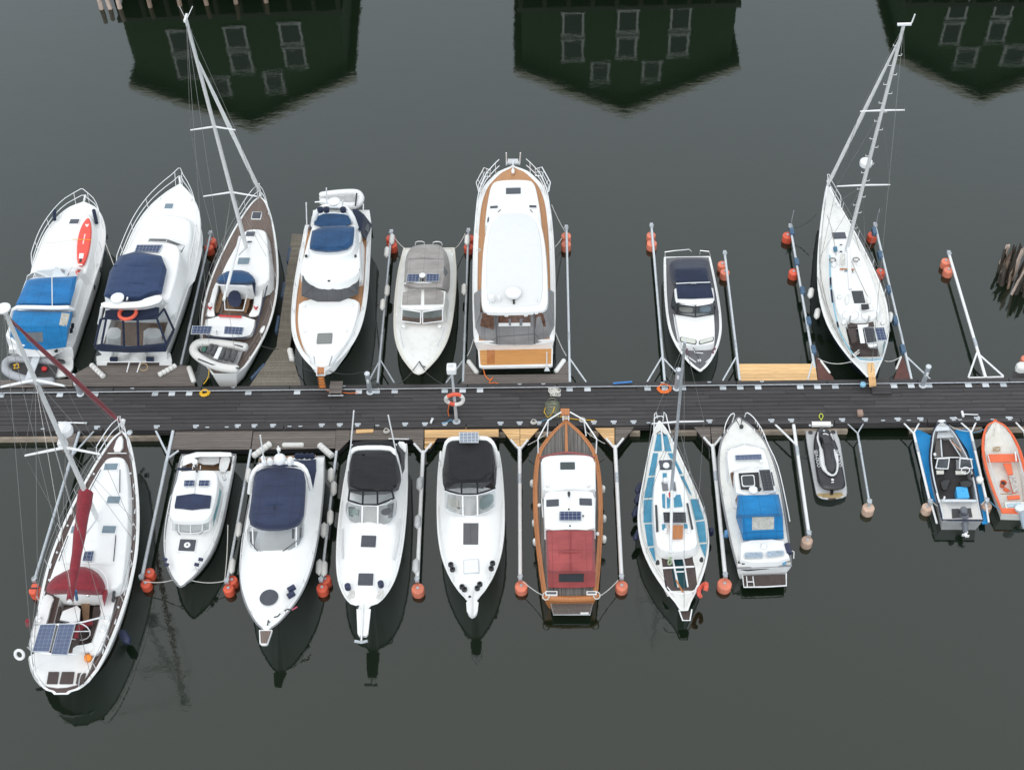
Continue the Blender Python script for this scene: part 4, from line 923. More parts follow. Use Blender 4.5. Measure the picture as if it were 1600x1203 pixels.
B.shell('aft_deck', [([(155, 790), (445, 795), (440, 880), (410, 925), (280, 925), (165, 915), (140, 880)], 1.1), ([(165, 790), (440, 795), (430, 870), (400, 912), (280, 915), (175, 905), (152, 872)], 1.42)], WHITE)
B.tube('blue_stripe', [(150, 905, 1.45), (200, 918, 1.45), (290, 922, 1.45), (390, 915, 1.45)], .035, C_NAVY)
B.shell('sprayhood', [([(215, 612), (222, 560), (290, 530), (390, 535), (440, 575), (440, 612), (330, 618)], 1.8), ([(218, 600), (228, 560), (292, 525), (388, 528), (436, 570), (438, 602), (330, 606)], 2.15), ([(235, 592), (245, 562), (300, 540), (380, 542), (420, 570), (420, 594), (330, 598)], 2.35)], C_NAVYB)
B.shell('sprayhood_side', [([(425, 600), (445, 605), (440, 680), (430, 660)], 1.5), ([(420, 595), (442, 600), (438, 660), (428, 640)], 2.0)], C_NAVY3, it=0)
B.tube('hood_bar', [(215, 612, 2.2), (300, 616, 2.3), (382, 618, 2.25)], .035, ALUW)
B.shell('cockpit_seat', [([(245, 640), (265, 640), (235, 780), (200, 775)], .75), ([(243, 635), (262, 635), (232, 775), (200, 770)], 1.12)], TEAKC); B.shell('cockpit_seat', [([(385, 640), (425, 640), (390, 785), (365, 770)], .75), ([(388, 632), (425, 632), (392, 780), (368, 765)], 1.12)], TEAKC)
B.shell('wheel_cover', [([(285, 690), (305, 660), (345, 660), (358, 740), (300, 745)], 1.0), ([(275, 690), (300, 642), (350, 645), (365, 730), (300, 742)], 1.6)], C_NAVY, it=1)
B.tube('pushpit_frame', [(262, 700, 1.7), (265, 755, 1.7), (370, 760, 1.7), (400, 640, 1.75)], .03, ALUW)
B.tube('mainsheet_track', [(230, 790, 1.5), (360, 797, 1.5)], .05, REDP)
B.tube('coachroof_line', [(520, 420, 1.6), (522, 560, 1.6), (480, 740, 1.55), (430, 900, 1.5)], .03, C_NAVY, it=1)
for zx, zy, z, l, w_ in ((448, 214, 1.5, .5, .5), (413, 322, 1.93, .42, .5), (408, 368, 1.95, .2, .3), (285, 838, 1.48, .14, .5), (280, 914, 1.46, .1, .55)): B.hatch(zx, zy, z, l, w_)
B.hatch(374, 478, 1.95, .5, .62, HATCHB)
B.mast((388, 395, 1.9), (291, 32), .12, .085); T1 = B.spreaders((341, 197), 1.0, .3); T2 = B.spreaders((373, 298), 1.25, .35)
c = B.mt_; MB().box(c+Vector((0, 0, .1)), (.5, .08, .1)).tube([c, c+Vector((-.1, .1, .7))], .015, 4).tube([c, c+Vector((.3, -.3, .45))], .02, 4).build('masthead_gear', ALUW, B.masto)
fs, _ = B.onmast((308, 88)); B.furl(fs, B.at(466, 70, 1.7), .1)
B.tube('boom', [(352, 335, 3.0), (258, 700, 2.75)], .075, ALU, 8); B.tube('vang', [(385, 398, 2.0), (345, 440, 2.8)], .04, ALU)
hx = B.mb_.x
for sg in (-1, 1):
    cp = Vector((hx-.3, sg*(B.half(hx)-.12), B.sheer(hx))); t1, t2 = (T1[0], T2[0]) if sg < 0 else (T1[1], T2[1])
    B.wires([(cp, t2), (t2, t1), (t1, B.mt_), (cp+Vector((.3, 0, 0)), B.onmast((373, 298))[0]), (cp-Vector((.4, 0, 0)), B.onmast((373, 298))[0])])
B.wires([(B.mt_, Vector((.2, .6, 1.2))), (B.mt_, Vector((.2, -.6, 1.2)))], .008)
B.rails(B.L*.05, .6, wire=True, every=1.6, x1=B.L*.86, bow=False, name='lifelines', mid=True); B.rails(B.L*.84, .65, over=.25, every=.8, name='pulpit')
B.solar([(76, 847), (193, 850), (182, 893), (67, 894)], 2.1); B.solar([(262, 850), (376, 857), (366, 899), (256, 893)], 2.1)
B.tube('panel_frame', [(90, 890, 2.05), (140, 870, 2.05), (250, 872, 2.05), (360, 885, 2.05)], .025, STEEL); B.tube('panel_post', [(215, 872, 2.05), (220, 905, 1.2)], .03, STEEL); B.tube('panel_post', [(120, 872, 2.05), (125, 935, 1.0)], .03, STEEL); B.tube('panel_post', [(345, 876, 2.05), (340, 925, 1.0)], .03, STEEL)
for zx, zy in ((180, 735), (445, 738)): MB().lathe([(.1, 0), (.1, .1), (.06, .12), (.07, .18), (.02, .2)], B.at(zx, zy, 1.5), 10).build('winch', STEEL, B.root)
B.tube('red_line', [(165, 735, 1.6), (178, 755, 1.62), (190, 740, 1.62), (170, 748, 1.6)], .03, REDP); B.tube('red_line', [(432, 735, 1.6), (445, 755, 1.62), (455, 740, 1.62), (436, 748, 1.6)], .03, REDP)
B.plate('stern_step', [(225, 1098), (305, 1102), (300, 1125), (225, 1120)], .8, .03, TEAKG)
B.tube('anchor_roller', [(468, 105, 1.55), (470, 80, 1.6)], .08, STEEL); B.shell('rolled_bag', [([(460, 880), (485, 845), (502, 850), (480, 900)], 1.3), ([(465, 880), (485, 850), (498, 855), (480, 893)], 1.5)], FENDW); B.cleats((.08, .45, .9), .06)
dg = empty('inflatable_dinghy', B.W(230, 1020, 1.2), B.ang, 'white inflatable dinghy with dark rolls slung across the stern of the grey-teak yacht', 'dinghy')
S = sub(B, dg)
inflatable(S, dg, [(395, 975), (320, 962), (200, 948), (120, 945), (88, 965), (80, 995), (110, 1030), (190, 1075), (270, 1095), (345, 1100)], 1.35, .2, FENDW)
S.plate('floor', [(105, 965), (370, 985), (330, 1080), (150, 1030)], 1.22, .08, INT)
for zx0, zy0, zx1, zy1 in ((190, 960, 165, 1005), (215, 965, 190, 1015), (262, 980, 240, 1035), (295, 985, 270, 1045), (328, 995, 305, 1052)): S.tube('roll', [(zx0, zy0, 1.45), (zx1, zy1, 1.45)], .11, C_DGREY, 8)
S.plate('thwart', [(228, 970), (255, 972), (222, 1038), (198, 1033)], 1.5, .05, ALUW); S.shell('bow_bag', [([(125, 975), (160, 965), (160, 1000), (135, 1010)], 1.25), ([(130, 972), (155, 965), (155, 992), (138, 1000)], 1.5)], mat('green_bag', (.05, .13, .10), .8))
for pth in ([(110, 938), (160, 930), (250, 940), (370, 970)], [(110, 1040), (190, 1072), (350, 1095)]): S.tube('rubbing_strake', [(a, b, 1.5) for a, b in pth], .035, BLACKP)

# ---- flybridge yacht, bow to the jetty
B = Boat('motor_yacht', 'white flybridge yacht with teak side decks, navy flybridge cover and grey windscreen cover', 'motor yacht', (440, 290, 3.645), (223, 1072, 1.9), (322, 225, 1.5))
B.hull([(260, 135, 512), (330, 122, 508), (450, 98, 500), (600, 70, 488), (720, 57, 470), (820, 62, 445), (900, 85, 408), (970, 122, 350), (1030, 170, 278)], wl=.72, rake=1.7, deckm=TEAKO, rim=.17, gun=.04, blunt=.12, boot=NAVYHULL)
B.cab('foredeck_moulding', [(1020, 190, 270), (960, 165, 320), (900, 130, 365), (800, 100, 410), (720, 98, 426), (640, 106, 434)], 2.1, 1.5, r=.09, lean=.02, crown=.06)
B.cab('saloon', [(500, 128, 428), (450, 135, 435), (400, 150, 440), (250, 175, 440)], 2.5, 1.5, r=.1, lean=.12, it=1)
B.shell('windscreen_cover', [([(112, 628), (205, 662), (330, 662), (438, 618), (442, 560), (120, 560)], 2.12), ([(118, 515), (170, 535), (270, 550), (380, 520), (446, 478), (440, 450), (130, 450)], 3.0)], C_DGREY, it=0)
B.cab('flybridge', [(548, 240, 300), (532, 175, 370), (500, 128, 432), (465, 120, 446), (390, 132, 432), (300, 155, 425), (180, 185, 410)], 3.05, 2.5, r=.12, lean=.06, crown=.05)
B.cab('flybridge_coaming', [(400, 230, 350), (375, 160, 405), (300, 160, 415), (170, 188, 400)], 3.5, 3.0, r=.08, lean=.1)
B.shell('flybridge_cover', [([(175, 250), (410, 240), (415, 275), (402, 365), (290, 388), (160, 375), (160, 340)], 3.4), ([(178, 235), (412, 226), (417, 262), (402, 352), (290, 376), (160, 363), (160, 330)], 3.75), ([(198, 250), (395, 245), (400, 270), (380, 335), (290, 352), (178, 342), (178, 320)], 3.92)], C_NAVYB)
B.shell('aft_seat_cover', [([(186, 178), (394, 174), (398, 245), (184, 247)], 3.4), ([(188, 162), (392, 158), (397, 236), (186, 238)], 3.7)], C_NAVYB)
B.tube('radar_arch', [(180, 230, 3.3), (190, 165, 4.0), (225, 125, 4.35), (300, 112, 4.4), (360, 122, 4.35), (400, 170, 4.0), (425, 240, 3.2)], .13, WHITE, 8, it=1)
for zx in (222, 257, 352): MB().lathe([(.02, 0), (.14, .03), (.15, .2), (.05, .25)], B.at(zx, 150, 4.3), 12).build('headrest', C_NAVY3, B.root)
B.tube('grab_rail', [(185, 162, 4.0), (290, 155, 4.05), (395, 165, 4.0)], .025, STEEL)
for p in ([(258, 112, 4.4), (255, 15, 5.6)], [(345, 118, 4.4), (348, 85, 4.9)], [(145, 280, 2.9), (140, 98, 5.0)], [(465, 150, 3.2), (466, 105, 3.6)]): B.tube('antenna', p, .028, ALUW)
B.tube('flag_arm', [(190, 95, 4.4), (260, 90, 4.45), (300, 75, 4.6)], .03, STEEL); MB().lathe([(.02, 0), (.26, .03), (.28, .12), (.05, .22)], B.at(300, 100, 4.45), 14).build('radar_dome', ALUW, B.root)
B.shell('aft_canopy', [([(405, 150), (440, 150), (515, 225), (480, 310), (455, 290), (420, 220)], 1.6), ([(403, 135), (430, 135), (470, 165), (455, 260), (430, 250), (410, 200)], 3.0)], C_NAVY3, it=0)
B.plate('canopy_window', [(455, 185), (500, 225), (495, 270), (458, 235)], [2.5, 2.1, 2.0, 2.4], .02, MV); B.shell('side_coaming', [([(430, 215), (455, 215), (460, 330), (445, 340), (432, 330)], 2.3), ([(428, 205), (448, 205), (452, 320), (440, 325), (430, 310)], 2.9)], WHITE)
B.shell('aft_canopy', [([(165, 200), (185, 195), (180, 240), (150, 260)], 1.6), ([(172, 170), (188, 168), (182, 230), (165, 235)], 3.0)], C_NAVY3, it=0)
hz_ = B.hatch(245, 872, 2.22, .62, .68, mat('grey_mesh', (.20, .21, .20), .8, var=.2, scale=30), C_GREY, 'hatch_cover')
for zx, zy in ((130, 688), (405, 683), (132, 832), (370, 828)): MB().lathe([(.02, 0), (.07, .01), (.06, .05), (.01, .06)], B.at(zx, zy, 2.14), 10).build('deck_light', STEEL, B.root)
B.plate('horn', [(262, 538), (276, 538), (276, 543), (262, 543)], 3.12, .06, BLACKP)
for zx in (140, 420): MB().lathe([(.02, -.02), (.07, 0), (.07, .06), (.01, .09)], B.at(zx, 404, 3.1), 10).build('navigation_light', BLACKP, B.root)
B.rails(B.L*.12, .4, over=.1, every=1.5, mid=False, bowgap=.35)
for zx0, zy0, zx1, zy1 in ((192, 1022, 184, 970), (268, 1030, 288, 968)): B.tube('bow_post', [(zx0, zy0, 1.95), (zx1, zy1, 2.7)], .03, STEEL)
lm = B.plate('bow_gangway', [(205, 1028), (243, 1028), (241, 1068), (203, 1068)], 2.0, .06, VARN); B.tube('pulpit', [(200, 1040, 2.1), (200, 1082, 2.1), (246, 1082, 2.1), (247, 1040, 2.1)], .03, STEEL)
for k in range(4): B.plate('ladder_step', [(205+k*3, 1090+k*16), (236+k*4, 1089+k*16), (240+k*4, 1100+k*16), (208+k*3, 1102+k*16)], 1.55-.28*k, .05, mat('orange_wood', (.62, .22, .06), .6, var=.1))
B.tube('ladder_rail', [(206, 1082, 1.9), (216, 1160, .62)], .025, VARN); B.tube('ladder_rail', [(238, 1082, 1.9), (252, 1158, .62)], .025, VARN); B.cleats((.15, .6), .1)
dg = empty('inflatable_dinghy', B.W(335, 120, .9), B.ang, 'white inflatable dinghy lying across the stern of the flybridge yacht with teak side decks', 'dinghy')
S = sub(B, dg)
S.shell('hull', [([(215, 110), (300, 125), (420, 130), (450, 100), (445, 70), (350, 65), (215, 80)], .75), ([(212, 60), (300, 50), (400, 38), (445, 45), (455, 75), (440, 105), (400, 118), (300, 105), (215, 88)], 1.2)], FENDW)
inflatable(S, dg, [(215, 58), (300, 45), (400, 38), (440, 45), (456, 75), (440, 105), (400, 120), (300, 108), (220, 88)], 1.25, .18, ALUW)
S.plate('floor', [(225, 68), (410, 55), (430, 80), (400, 102), (230, 85)], 1.36, .04, INT); S.tube('handle', [(420, 115, 1.5), (428, 45, 1.5)], .04, BLACKP)
B.plate('swim_platform', [(170, 215), (510, 210), (500, 140), (180, 140)], .55, .1, WHITE)

# ================================================================= UPPER ROW, RIGHT
# ---- small cabin boat with taupe canvas
B = Boat('cabin_boat', 'small cream cabin boat with taupe canvas roof and two small solar panels', 'cabin boat', (600, 360, 4.812), (260, 1080, 1.1), (338, 140, .95))
B.hull([(180, 142, 532), (300, 114, 540), (450, 94, 537), (600, 82, 522), (750, 82, 497), (850, 95, 460), (950, 133, 400), (1020, 182, 338), (1060, 215, 303)], m=CREAM, wl=.78, rake=1.0, deckm=WHITEO, gun=.05, gunm=CREAM, blunt=.3, boot=ANTIF, camber=.42, rim=.1, rimm=CREAM)
for a, b in (((120, 740), (147, 882)), ((455, 728), (400, 872))): B.tube('grab_rail', [(a[0], a[1], 1.45), ((a[0]+b[0])/2+(-4 if a[0] < 300 else 6), (a[1]+b[1])/2, 1.45), (b[0], b[1], 1.4)], .022, GREYP)
for zx in (146, 419): MB().lathe([(.02, 0), (.09, .01), (.08, .07), (.01, .08)], B.at(zx, 728, 1.55), 12).build('deck_vent', STEEL, B.root)
fr = B.cab('wheelhouse', [(590, 132, 445), (520, 130, 450), (440, 140, 462)], 2.05, 1.2, WHITEO, r=.05, lean=.08, it=1)
B.plate('dashboard', [(135, 680), (275, 700), (438, 680), (435, 620), (285, 640), (140, 620)], 1.52, .04, mat('brown_cushion', (.38, .19, .11), .6, var=.3, scale=9))
for lo, hi in (([(132, 682), (274, 700)], [(136, 592), (277, 614)]), ([(290, 700), (440, 682)], [(290, 614), (441, 590)])):
    B.glass('windscreen_pane', lo, 1.58, hi, 2.02, GLASS, ALUW, .028)
for q in ([(142, 450), (280, 448), (277, 560), (135, 562)], [(303, 448), (450, 448), (446, 556), (303, 560)]): B.decal('roof_panel', fr, q, C_TAUPE, .02)
cv = B.shell('canvas_roof', [([(148, 450), (155, 330), (160, 220), (185, 150), (260, 130), (390, 125), (460, 145), (492, 230), (498, 340), (492, 470), (450, 450)], 1.25), ([(150, 440), (160, 330), (166, 215), (196, 130), (260, 108), (390, 104), (446, 124), (470, 200), (474, 330), (455, 440), (430, 442)], 2.1), ([(165, 428), (178, 330), (184, 222), (212, 148), (262, 130), (385, 126), (430, 142), (452, 205), (455, 330), (435, 428), (425, 430)], 2.28)], C_TAUPE, it=1)
B.tube('canvas_seam', [(180, 218, 2.28), (290, 208, 2.33), (455, 220, 2.28)], .018, C_GREY); B.tube('canvas_seam', [(150, 400, 2.2), (290, 392, 2.32), (440, 400, 2.2)], .03, ALUW)
B.solar([(175, 328), (269, 328), (266, 384), (170, 384)], 2.42); B.solar([(318, 325), (416, 327), (413, 382), (314, 383)], 2.42)
MB().lathe([(.02, 0), (.14, .02), (.15, .08), (.1, .13), (.02, .15)], B.at(289, 345, 2.45), 14).build('dome_aerial', ALUW, B.root); B.tube('horn', [(291, 362, 2.42), (291, 380, 2.42)], .04, BLACKP)
B.decal('canvas_window', cv, [(452, 262), (480, 320), (462, 350), (446, 318)], MV)
for pth in ([(235, 110, 1.5), (240, 84, 1.7), (300, 84, 1.7), (305, 108, 1.5)], [(365, 108, 1.5), (372, 86, 1.7), (430, 86, 1.7), (438, 115, 1.5)]): B.tube('stern_rail', pth, .025, STEEL, it=1)
B.tube('bow_line', [(215, 1055, 1.2), (265, 985, 1.3), (305, 1050, 1.2)], .022, ROPED); B.tube('bow_line', [(265, 985, 1.3), (285, 1020, 1.25), (312, 1026, 1.2)], .03, ROPED); B.cleats((.06, .55, .9), .1)

# ---- big white-roofed motor yacht
B = Boat('motor_yacht', 'big motor yacht with broad white roof, orange teak decks and grey aft enclosure', 'motor yacht', (720, 230, 3.2514), (265, 97, 2.0), (272, 985, 1.55))
B.hull([(125, 198, 334), (155, 162, 372), (200, 120, 412), (280, 90, 446), (400, 75, 464), (550, 68, 474), (700, 66, 479), (850, 68, 479), (950, 72, 477)], wl=.8, rake=1.2, deckm=TEAKO, rim=.2, gun=.045, blunt=.1, boot=NAVYHULL)
B.cab('trunk', [(168, 185, 345), (190, 158, 370), (240, 146, 382), (330, 132, 398), (420, 128, 408)], 2.35, 1.7, r=.08, lean=.03, crown=.05)
B.cab('wheelhouse', [(360, 195, 350), (430, 158, 385), (600, 140, 402), (815, 140, 402)], 2.95, 1.6, r=.06, lean=.04, it=1)
rf = B.cab('roof', [(322, 215, 330), (336, 170, 375), (380, 142, 402), (500, 118, 424), (700, 108, 434), (815, 108, 434), (830, 150, 400)], 3.15, 2.92, r=.08, lean=.02, crown=.06)
B.cab('roof_tarp', [(335, 215, 330), (380, 158, 388), (500, 138, 410), (700, 128, 412), (790, 138, 398), (802, 170, 380)], 3.24, 3.1, mat('tarp_white', (.66, .665, .655), .55, var=.02, bump=.004, bscale=2, dirt=(.62, .63, .62), dirtamt=.4), r=.05, lean=.02, crown=.05)
for zx, r_ in ((268, .36), (155, .17), (196, .1)): MB().lathe([(r_*.5, 0), (r_*.55, .1), (r_, .14), (r_, .26), (r_*.7, .36), (.02, .4)], B.at(zx, 755 if r_ > .3 else 785, 3.25), 18).build('dome_aerial', ALUW, B.root)
B.tube('aerial_mount', [(268, 765, 3.3), (270, 795, 3.3)], .05, BLACKP); B.tube('handle', [(385, 785, 3.3), (388, 765, 3.3)], .02, STEEL)
B.hatch(267, 227, 2.45, .55, .8); B.hatch(169, 309, 2.42, .25, .45); B.hatch(366, 306, 2.42, .25, .42)
for p in ([(163, 355, 2.6), (203, 318, 2.95)], [(388, 358, 2.6), (352, 318, 2.95)]): B.tube('wiper', p, .022, BLACKP)
B.plate('side_light', [(136, 360), (143, 352), (142, 375), (134, 378)], 2.5, .05, BLACKP)
lo = [(62, 748), (72, 925), (100, 984), (190, 1003), (360, 1003), (450, 975), (480, 915), (478, 740)]; hi = [(103, 718), (98, 838), (108, 840), (176, 838), (372, 838), (412, 838), (432, 838), (440, 716)]
g = B.glass('aft_enclosure', lo, 1.48, hi, 3.0, C_GREY)
for q in ([(110, 842), (168, 840), (167, 926), (101, 908)], [(190, 842), (353, 842), (356, 908), (190, 910)], [(378, 842), (412, 840), (450, 905), (378, 920)]): B.decal('clear_window', g, q, mat('vinyl_brown_view', (.13, .07, .05), .1, var=.5, scale=5), .05)
for q in ([(192, 892), (353, 890), (355, 907), (191, 909)], [(222, 842), (245, 842), (240, 860), (222, 860)], [(318, 842), (340, 842), (340, 858), (322, 860)]): B.decal('seat_view', g, q, SEATW, .07)
for q in ([(300, 870), (315, 868), (312, 905), (298, 905)], [(242, 870), (255, 868), (255, 905), (245, 905)]): B.decal('seat_view', g, q, SEATG, .09)
for a in (176, 372): B.tube('enclosure_seam', [(a, 838, 3.02), (a+(8 if a < 200 else 3), 1000, 1.8)], .03, C_DGREY)
B.shell('transom', [([(75, 940), (475, 935), (470, 1010), (355, 1012), (200, 1014), (85, 1006)], .8), ([(76, 928), (476, 922), (470, 990), (360, 1006), (190, 1008), (92, 998)], 1.42)], WHITE, it=0)
pf = B.plate('swim_platform', [(86, 1012), (468, 1008), (466, 1108), (450, 1112), (110, 1118), (93, 1112)], .92, .12, WHITE)
B.plate('teak_inlay', [(94, 1014), (461, 1010), (459, 1100), (110, 1108), (100, 1104)], .932, .006, TEAKOB, pf); B.plate('platform_hatch', [(134, 1018), (172, 1018), (172, 1100), (132, 1100)], .944, .006, VARN, pf)
B.tube('boarding_ladder', [(437, 1040, 1.02), (437, 1120, 1.0)], .03, STEEL, 6, pf); B.plate('ladder_foot', [(432, 1115), (443, 1115), (452, 1136), (424, 1136)], .96, .04, GALVW, pf)
B.rails(B.L*.6, .7, over=.25, every=1.3, bowgap=.45, r=.022)
for sg in (-1, 1):
    for f in (.70, .76):
        pass
    mb = MB()
    pts = [B.at(*((150, 118, 2.7) if sg < 0 else (378, 112, 2.7))), B.at(*((118, 105, 2.7) if sg < 0 else (412, 102, 2.7))), B.at(*((78, 180, 2.5) if sg < 0 else (455, 180, 2.5))), B.at(*((90, 225, 2.4) if sg < 0 else (447, 225, 2.4)))]
    low = [B.at(*((150, 150, 2.3) if sg < 0 else (378, 145, 2.3))), B.at(*((125, 150, 2.3) if sg < 0 else (408, 148, 2.3))), B.at(*((100, 205, 2.2) if sg < 0 else (435, 205, 2.2))), B.at(*((100, 232, 2.15) if sg < 0 else (440, 230, 2.15)))]
    mb.tube(pts, .025, 5).tube(low, .025, 5)
    for k in range(6):
        f = k/5*3; i = min(2, int(f)); t_ = f-i; a = pts[i].lerp(pts[i+1], t_); b = low[i].lerp(low[i+1], t_); mb.tube([a, b], .018, 4)
    mb.tube([p.lerp(q, .5) for p, q in zip(pts, low)], .018, 4)
    B.part('boarding_gate', mb, STEEL)
for a in ((232, 92, 231, 30), (299, 90, 303, 30)): B.tube('bow_post', [(a[0], a[1], 2.1), (a[2], a[3], 3.0)], .035, STEEL)
B.shell('windlass', [([(255, 110), (275, 110), (275, 140), (255, 140)], 2.05), ([(258, 108), (272, 108), (272, 132), (258, 132)], 2.2)], STEEL); B.plate('anchor_roller', [(240, 60), (290, 60), (296, 82), (236, 82)], 2.1, .1, GREYP); B.tube('anchor_chain', [(265, 70, 2.2), (266, 125, 2.2)], .035, STEEL)
B.tube('rope_coil', [(92+8*math.cos(a), 523+6*math.sin(a), 1.72) for a in [k*.6 for k in range(12)]], .025, ROPE); MB().lathe([(.02, 0), (.07, .01), (.06, .06), (.01, .07)], B.at(91, 461, 1.68), 10).build('filler_cap', ALUW, B.root); B.cleats((.06, .5, .85), .12)

# ---- small cruiser with charcoal deck
B = Boat('small_cruiser', 'small cruiser with charcoal deck and dark navy canopy, bow to the jetty', 'motorboat', (1020, 380, 5.468), (405, 1093, 1.0), (293, 122, .9))
B.hull([(160, 93, 493), (300, 92, 520), (450, 99, 550), (600, 117, 576), (720, 142, 586), (800, 168, 578), (900, 220, 550), (1000, 292, 498), (1060, 352, 452)], wl=.8, rake=.9, deckm=GREYDECK, rim=.085, gun=.035, blunt=.1, boot=NAVYHULL)
B.cab('cabin', [(862, 275, 485), (845, 240, 518), (740, 222, 526), (640, 208, 524), (600, 200, 520)], 1.38, .95, r=.05, lean=.02, crown=.06, it=1)
B.plate('dashboard', [(210, 600), (365, 625), (520, 600), (515, 540), (215, 545)], 1.32, .05, SEATG); B.shell('helm_seat', [([(220, 545), (345, 550), (345, 600), (225, 590)], 1.3), ([(222, 540), (342, 545), (340, 585), (228, 578)], 1.45)], CREAM); B.shell('helm_seat', [([(400, 545), (500, 540), (505, 590), (400, 598)], 1.3), ([(405, 540), (495, 535), (498, 575), (405, 582)], 1.45)], mat('pale_blue_seat', (.40, .52, .60), .6))
for lo, hi in (([(198, 606), (362, 632)], [(214, 512), (364, 530)]), ([(366, 632), (526, 604)], [(366, 530), (520, 498)])): B.glass('windscreen_pane', lo, 1.42, hi, 1.95, GLASSC, RUB, .028)
for a, b, c_, d in (((205, 600), (215, 512), (185, 380), (155, 540)), ((528, 600), (521, 500), (520, 480), (532, 520))): B.glass('side_window', [a, d], 1.35, [b, c_], 1.95, GLASSD, RUB, .02)
B.cab('hardtop_edge', [(520, 340, 390), (500, 215, 515), (470, 200, 520), (360, 190, 505)], 2.0, 1.92, r=.05, lean=.02, crown=.02, it=1)
B.shell('canopy', [([(200, 375), (335, 365), (492, 360), (520, 470), (330, 482), (212, 478)], 1.98), ([(198, 352), (335, 344), (490, 340), (519, 462), (330, 472), (210, 468)], 2.08)], C_NAVY3, it=0)
B.shell('aft_canopy', [([(140, 180), (175, 145), (300, 135), (450, 135), (470, 160), (498, 300), (500, 345), (190, 375), (150, 300)], 1.0), ([(185, 225), (200, 212), (300, 208), (440, 205), (462, 215), (480, 300), (490, 342), (195, 350), (185, 290)], 1.95), ([(200, 228), (215, 220), (300, 217), (430, 214), (448, 222), (468, 300), (476, 336), (208, 345), (200, 290)], 2.05)], C_NAVY3)
B.tube('canopy_trim', [(198, 346, 2.11), (340, 338, 2.13), (490, 335, 2.11)], .022, ALUW); B.plate('canopy_vent', [(322, 335), (372, 335), (372, 343), (322, 343)], 2.16, .03, GREYP)
for q in ([(235, 797), (376, 826), (371, 864), (232, 836)], [(396, 830), (523, 797), (522, 830), (395, 863)]):
    pl = B.plate('fore_window', q, 1.45, .04, RUB, it=1); c0 = Vector((sum(p[0] for p in q)/4, sum(p[1] for p in q)/4)); B.plate('window_glass', [tuple(c0+(Vector(p)-c0)*.9) for p in q], 1.458, .01, mat('pale_glass', (.55, .56, .50), .12, var=.06), pl, it=1)
for a in ([(105, 118, 1.0), (105, 76, 1.45), (180, 66, 1.5), (310, 54, 1.5), (330, 72, 1.35)], [(402, 98, 1.2), (405, 64, 1.5), (480, 72, 1.5), (492, 110, 1.2)]): B.tube('stern_rail', a, .022, STEEL)
B.shell('windlass', [([(378, 990), (415, 990), (412, 1020), (382, 1020)], 1.02), ([(382, 988), (412, 988), (410, 1010), (386, 1010)], 1.14)], STEEL); B.shell('deck_pad', [([(195, 838), (210, 838), (255, 900), (245, 905)], 1.0), ([(196, 836), (208, 836), (252, 896), (246, 900)], 1.03)], ALUW)
for pth in ([(288, 962, 1.12), (370, 1018, 1.12)], [(520, 960, 1.12), (452, 1018, 1.12)], [(345, 885, 1.2), (360, 935, 1.15), (430, 940, 1.12)]): B.tube('grab_rail', pth, .022, ALUW)
for zx, zy in ((290, 915), (297, 945), (512, 940), (528, 910)): MB().lathe([(.03, 0), (.05, .02), (.05, .1), (.02, .12)], B.at(zx, zy, 1.02), 8).build('fender_holder', mat('wine_plastic', (.16, .06, .08), .5), B.root)
B.tube('bow_line', [(345, 890, 1.3), (395, 990, 1.2), (400, 1035, 1.15)], .016, ROPED)
for zx in (163, 535): B.shell('side_lamp', [([(zx-6, 545), (zx+6, 545), (zx+6, 560), (zx-6, 560)], 1.3), ([(zx-5, 540), (zx+5, 540), (zx+5, 552), (zx-5, 552)], 1.45)], BLACKP)
B.tube('cabin_rail', [(178, 610, 1.5), (190, 700, 1.5), (215, 830, 1.45)], .02, STEEL); B.cleats((.05, .5, .88), .05)

# ---- white racing yacht with navy topsides
B = Boat('sailing_yacht', 'white-decked racing yacht with navy topsides and a pine gangplank at its stern', 'sailing yacht', (1250, 280, 3.538), (150, 42, 1.5), (392, 1092, 1.05))
B.hull([(100, 130, 186), (200, 114, 243), (300, 101, 298), (400, 89, 348), (500, 82, 393), (600, 80, 430), (700, 94, 456), (800, 134, 476), (900, 204, 480), (1000, 292, 462), (1045, 335, 440), (1068, 358, 424)], m=NAVYHULL, wl=.7, rake=1.5, trake=1.0, deckm=WHITEO, rim=.06, gun=.03, gunm=WHITE, cockpit=(800, 985, .62, .7, TEAKD), sp=1.8)
B.cab('coachroof', [(280, 190, 265), (330, 180, 300), (420, 168, 345), (540, 168, 385), (640, 185, 410), (770, 225, 435)], 1.5, 1.05, WHITE, r=.14, lean=.14, crown=.06)
for zx, zy, l, w_, gm in ((215, 317, .55, .72, HATCHG), (226, 368, .16, .2, None), (228, 406, .18, .24, None), (256, 512, .2, .28, HATCHB), (290, 515, .28, .12, None)): B.hatch(zx, zy, 1.62, l, w_, gm, ALUW if l > .5 else None)
B.plate('blue_bag', [(184, 374), (205, 372), (207, 394), (188, 397)], 1.66, .08, mat('teal_bag', (.06, .17, .26), .7))
B.hatch(322, 656, 1.66, .85, .6, GLASSD, WHITE, 'companionway')
B.tube('mast_step_bar', [(220, 497, 1.6), (300, 500, 1.62)], .04, VARN)
for zx, zy in ((180, 448), (310, 445)): B.tube('rope_coil', [(zx+18*math.cos(a), zy+11*math.sin(a), 1.63) for a in [k*.7 for k in range(20)]], .03, mat('grey_rope', (.30, .27, .24), .9))
B.tube('halyard_heap', [(235+14*math.cos(a*1.7), 445+28*math.sin(a), 1.7+.02*(a % 3)) for a in [k*.5 for k in range(24)]], .025, ROPE, 5)
for zx, zy in ((185, 480), (325, 475), (215, 655), (240, 800), (455, 800), (395, 720)): MB().lathe([(.1, 0), (.1, .1), (.06, .13), (.08, .2), (.02, .21)], B.at(zx, zy, 1.55), 10).build('winch', STEEL, B.root)
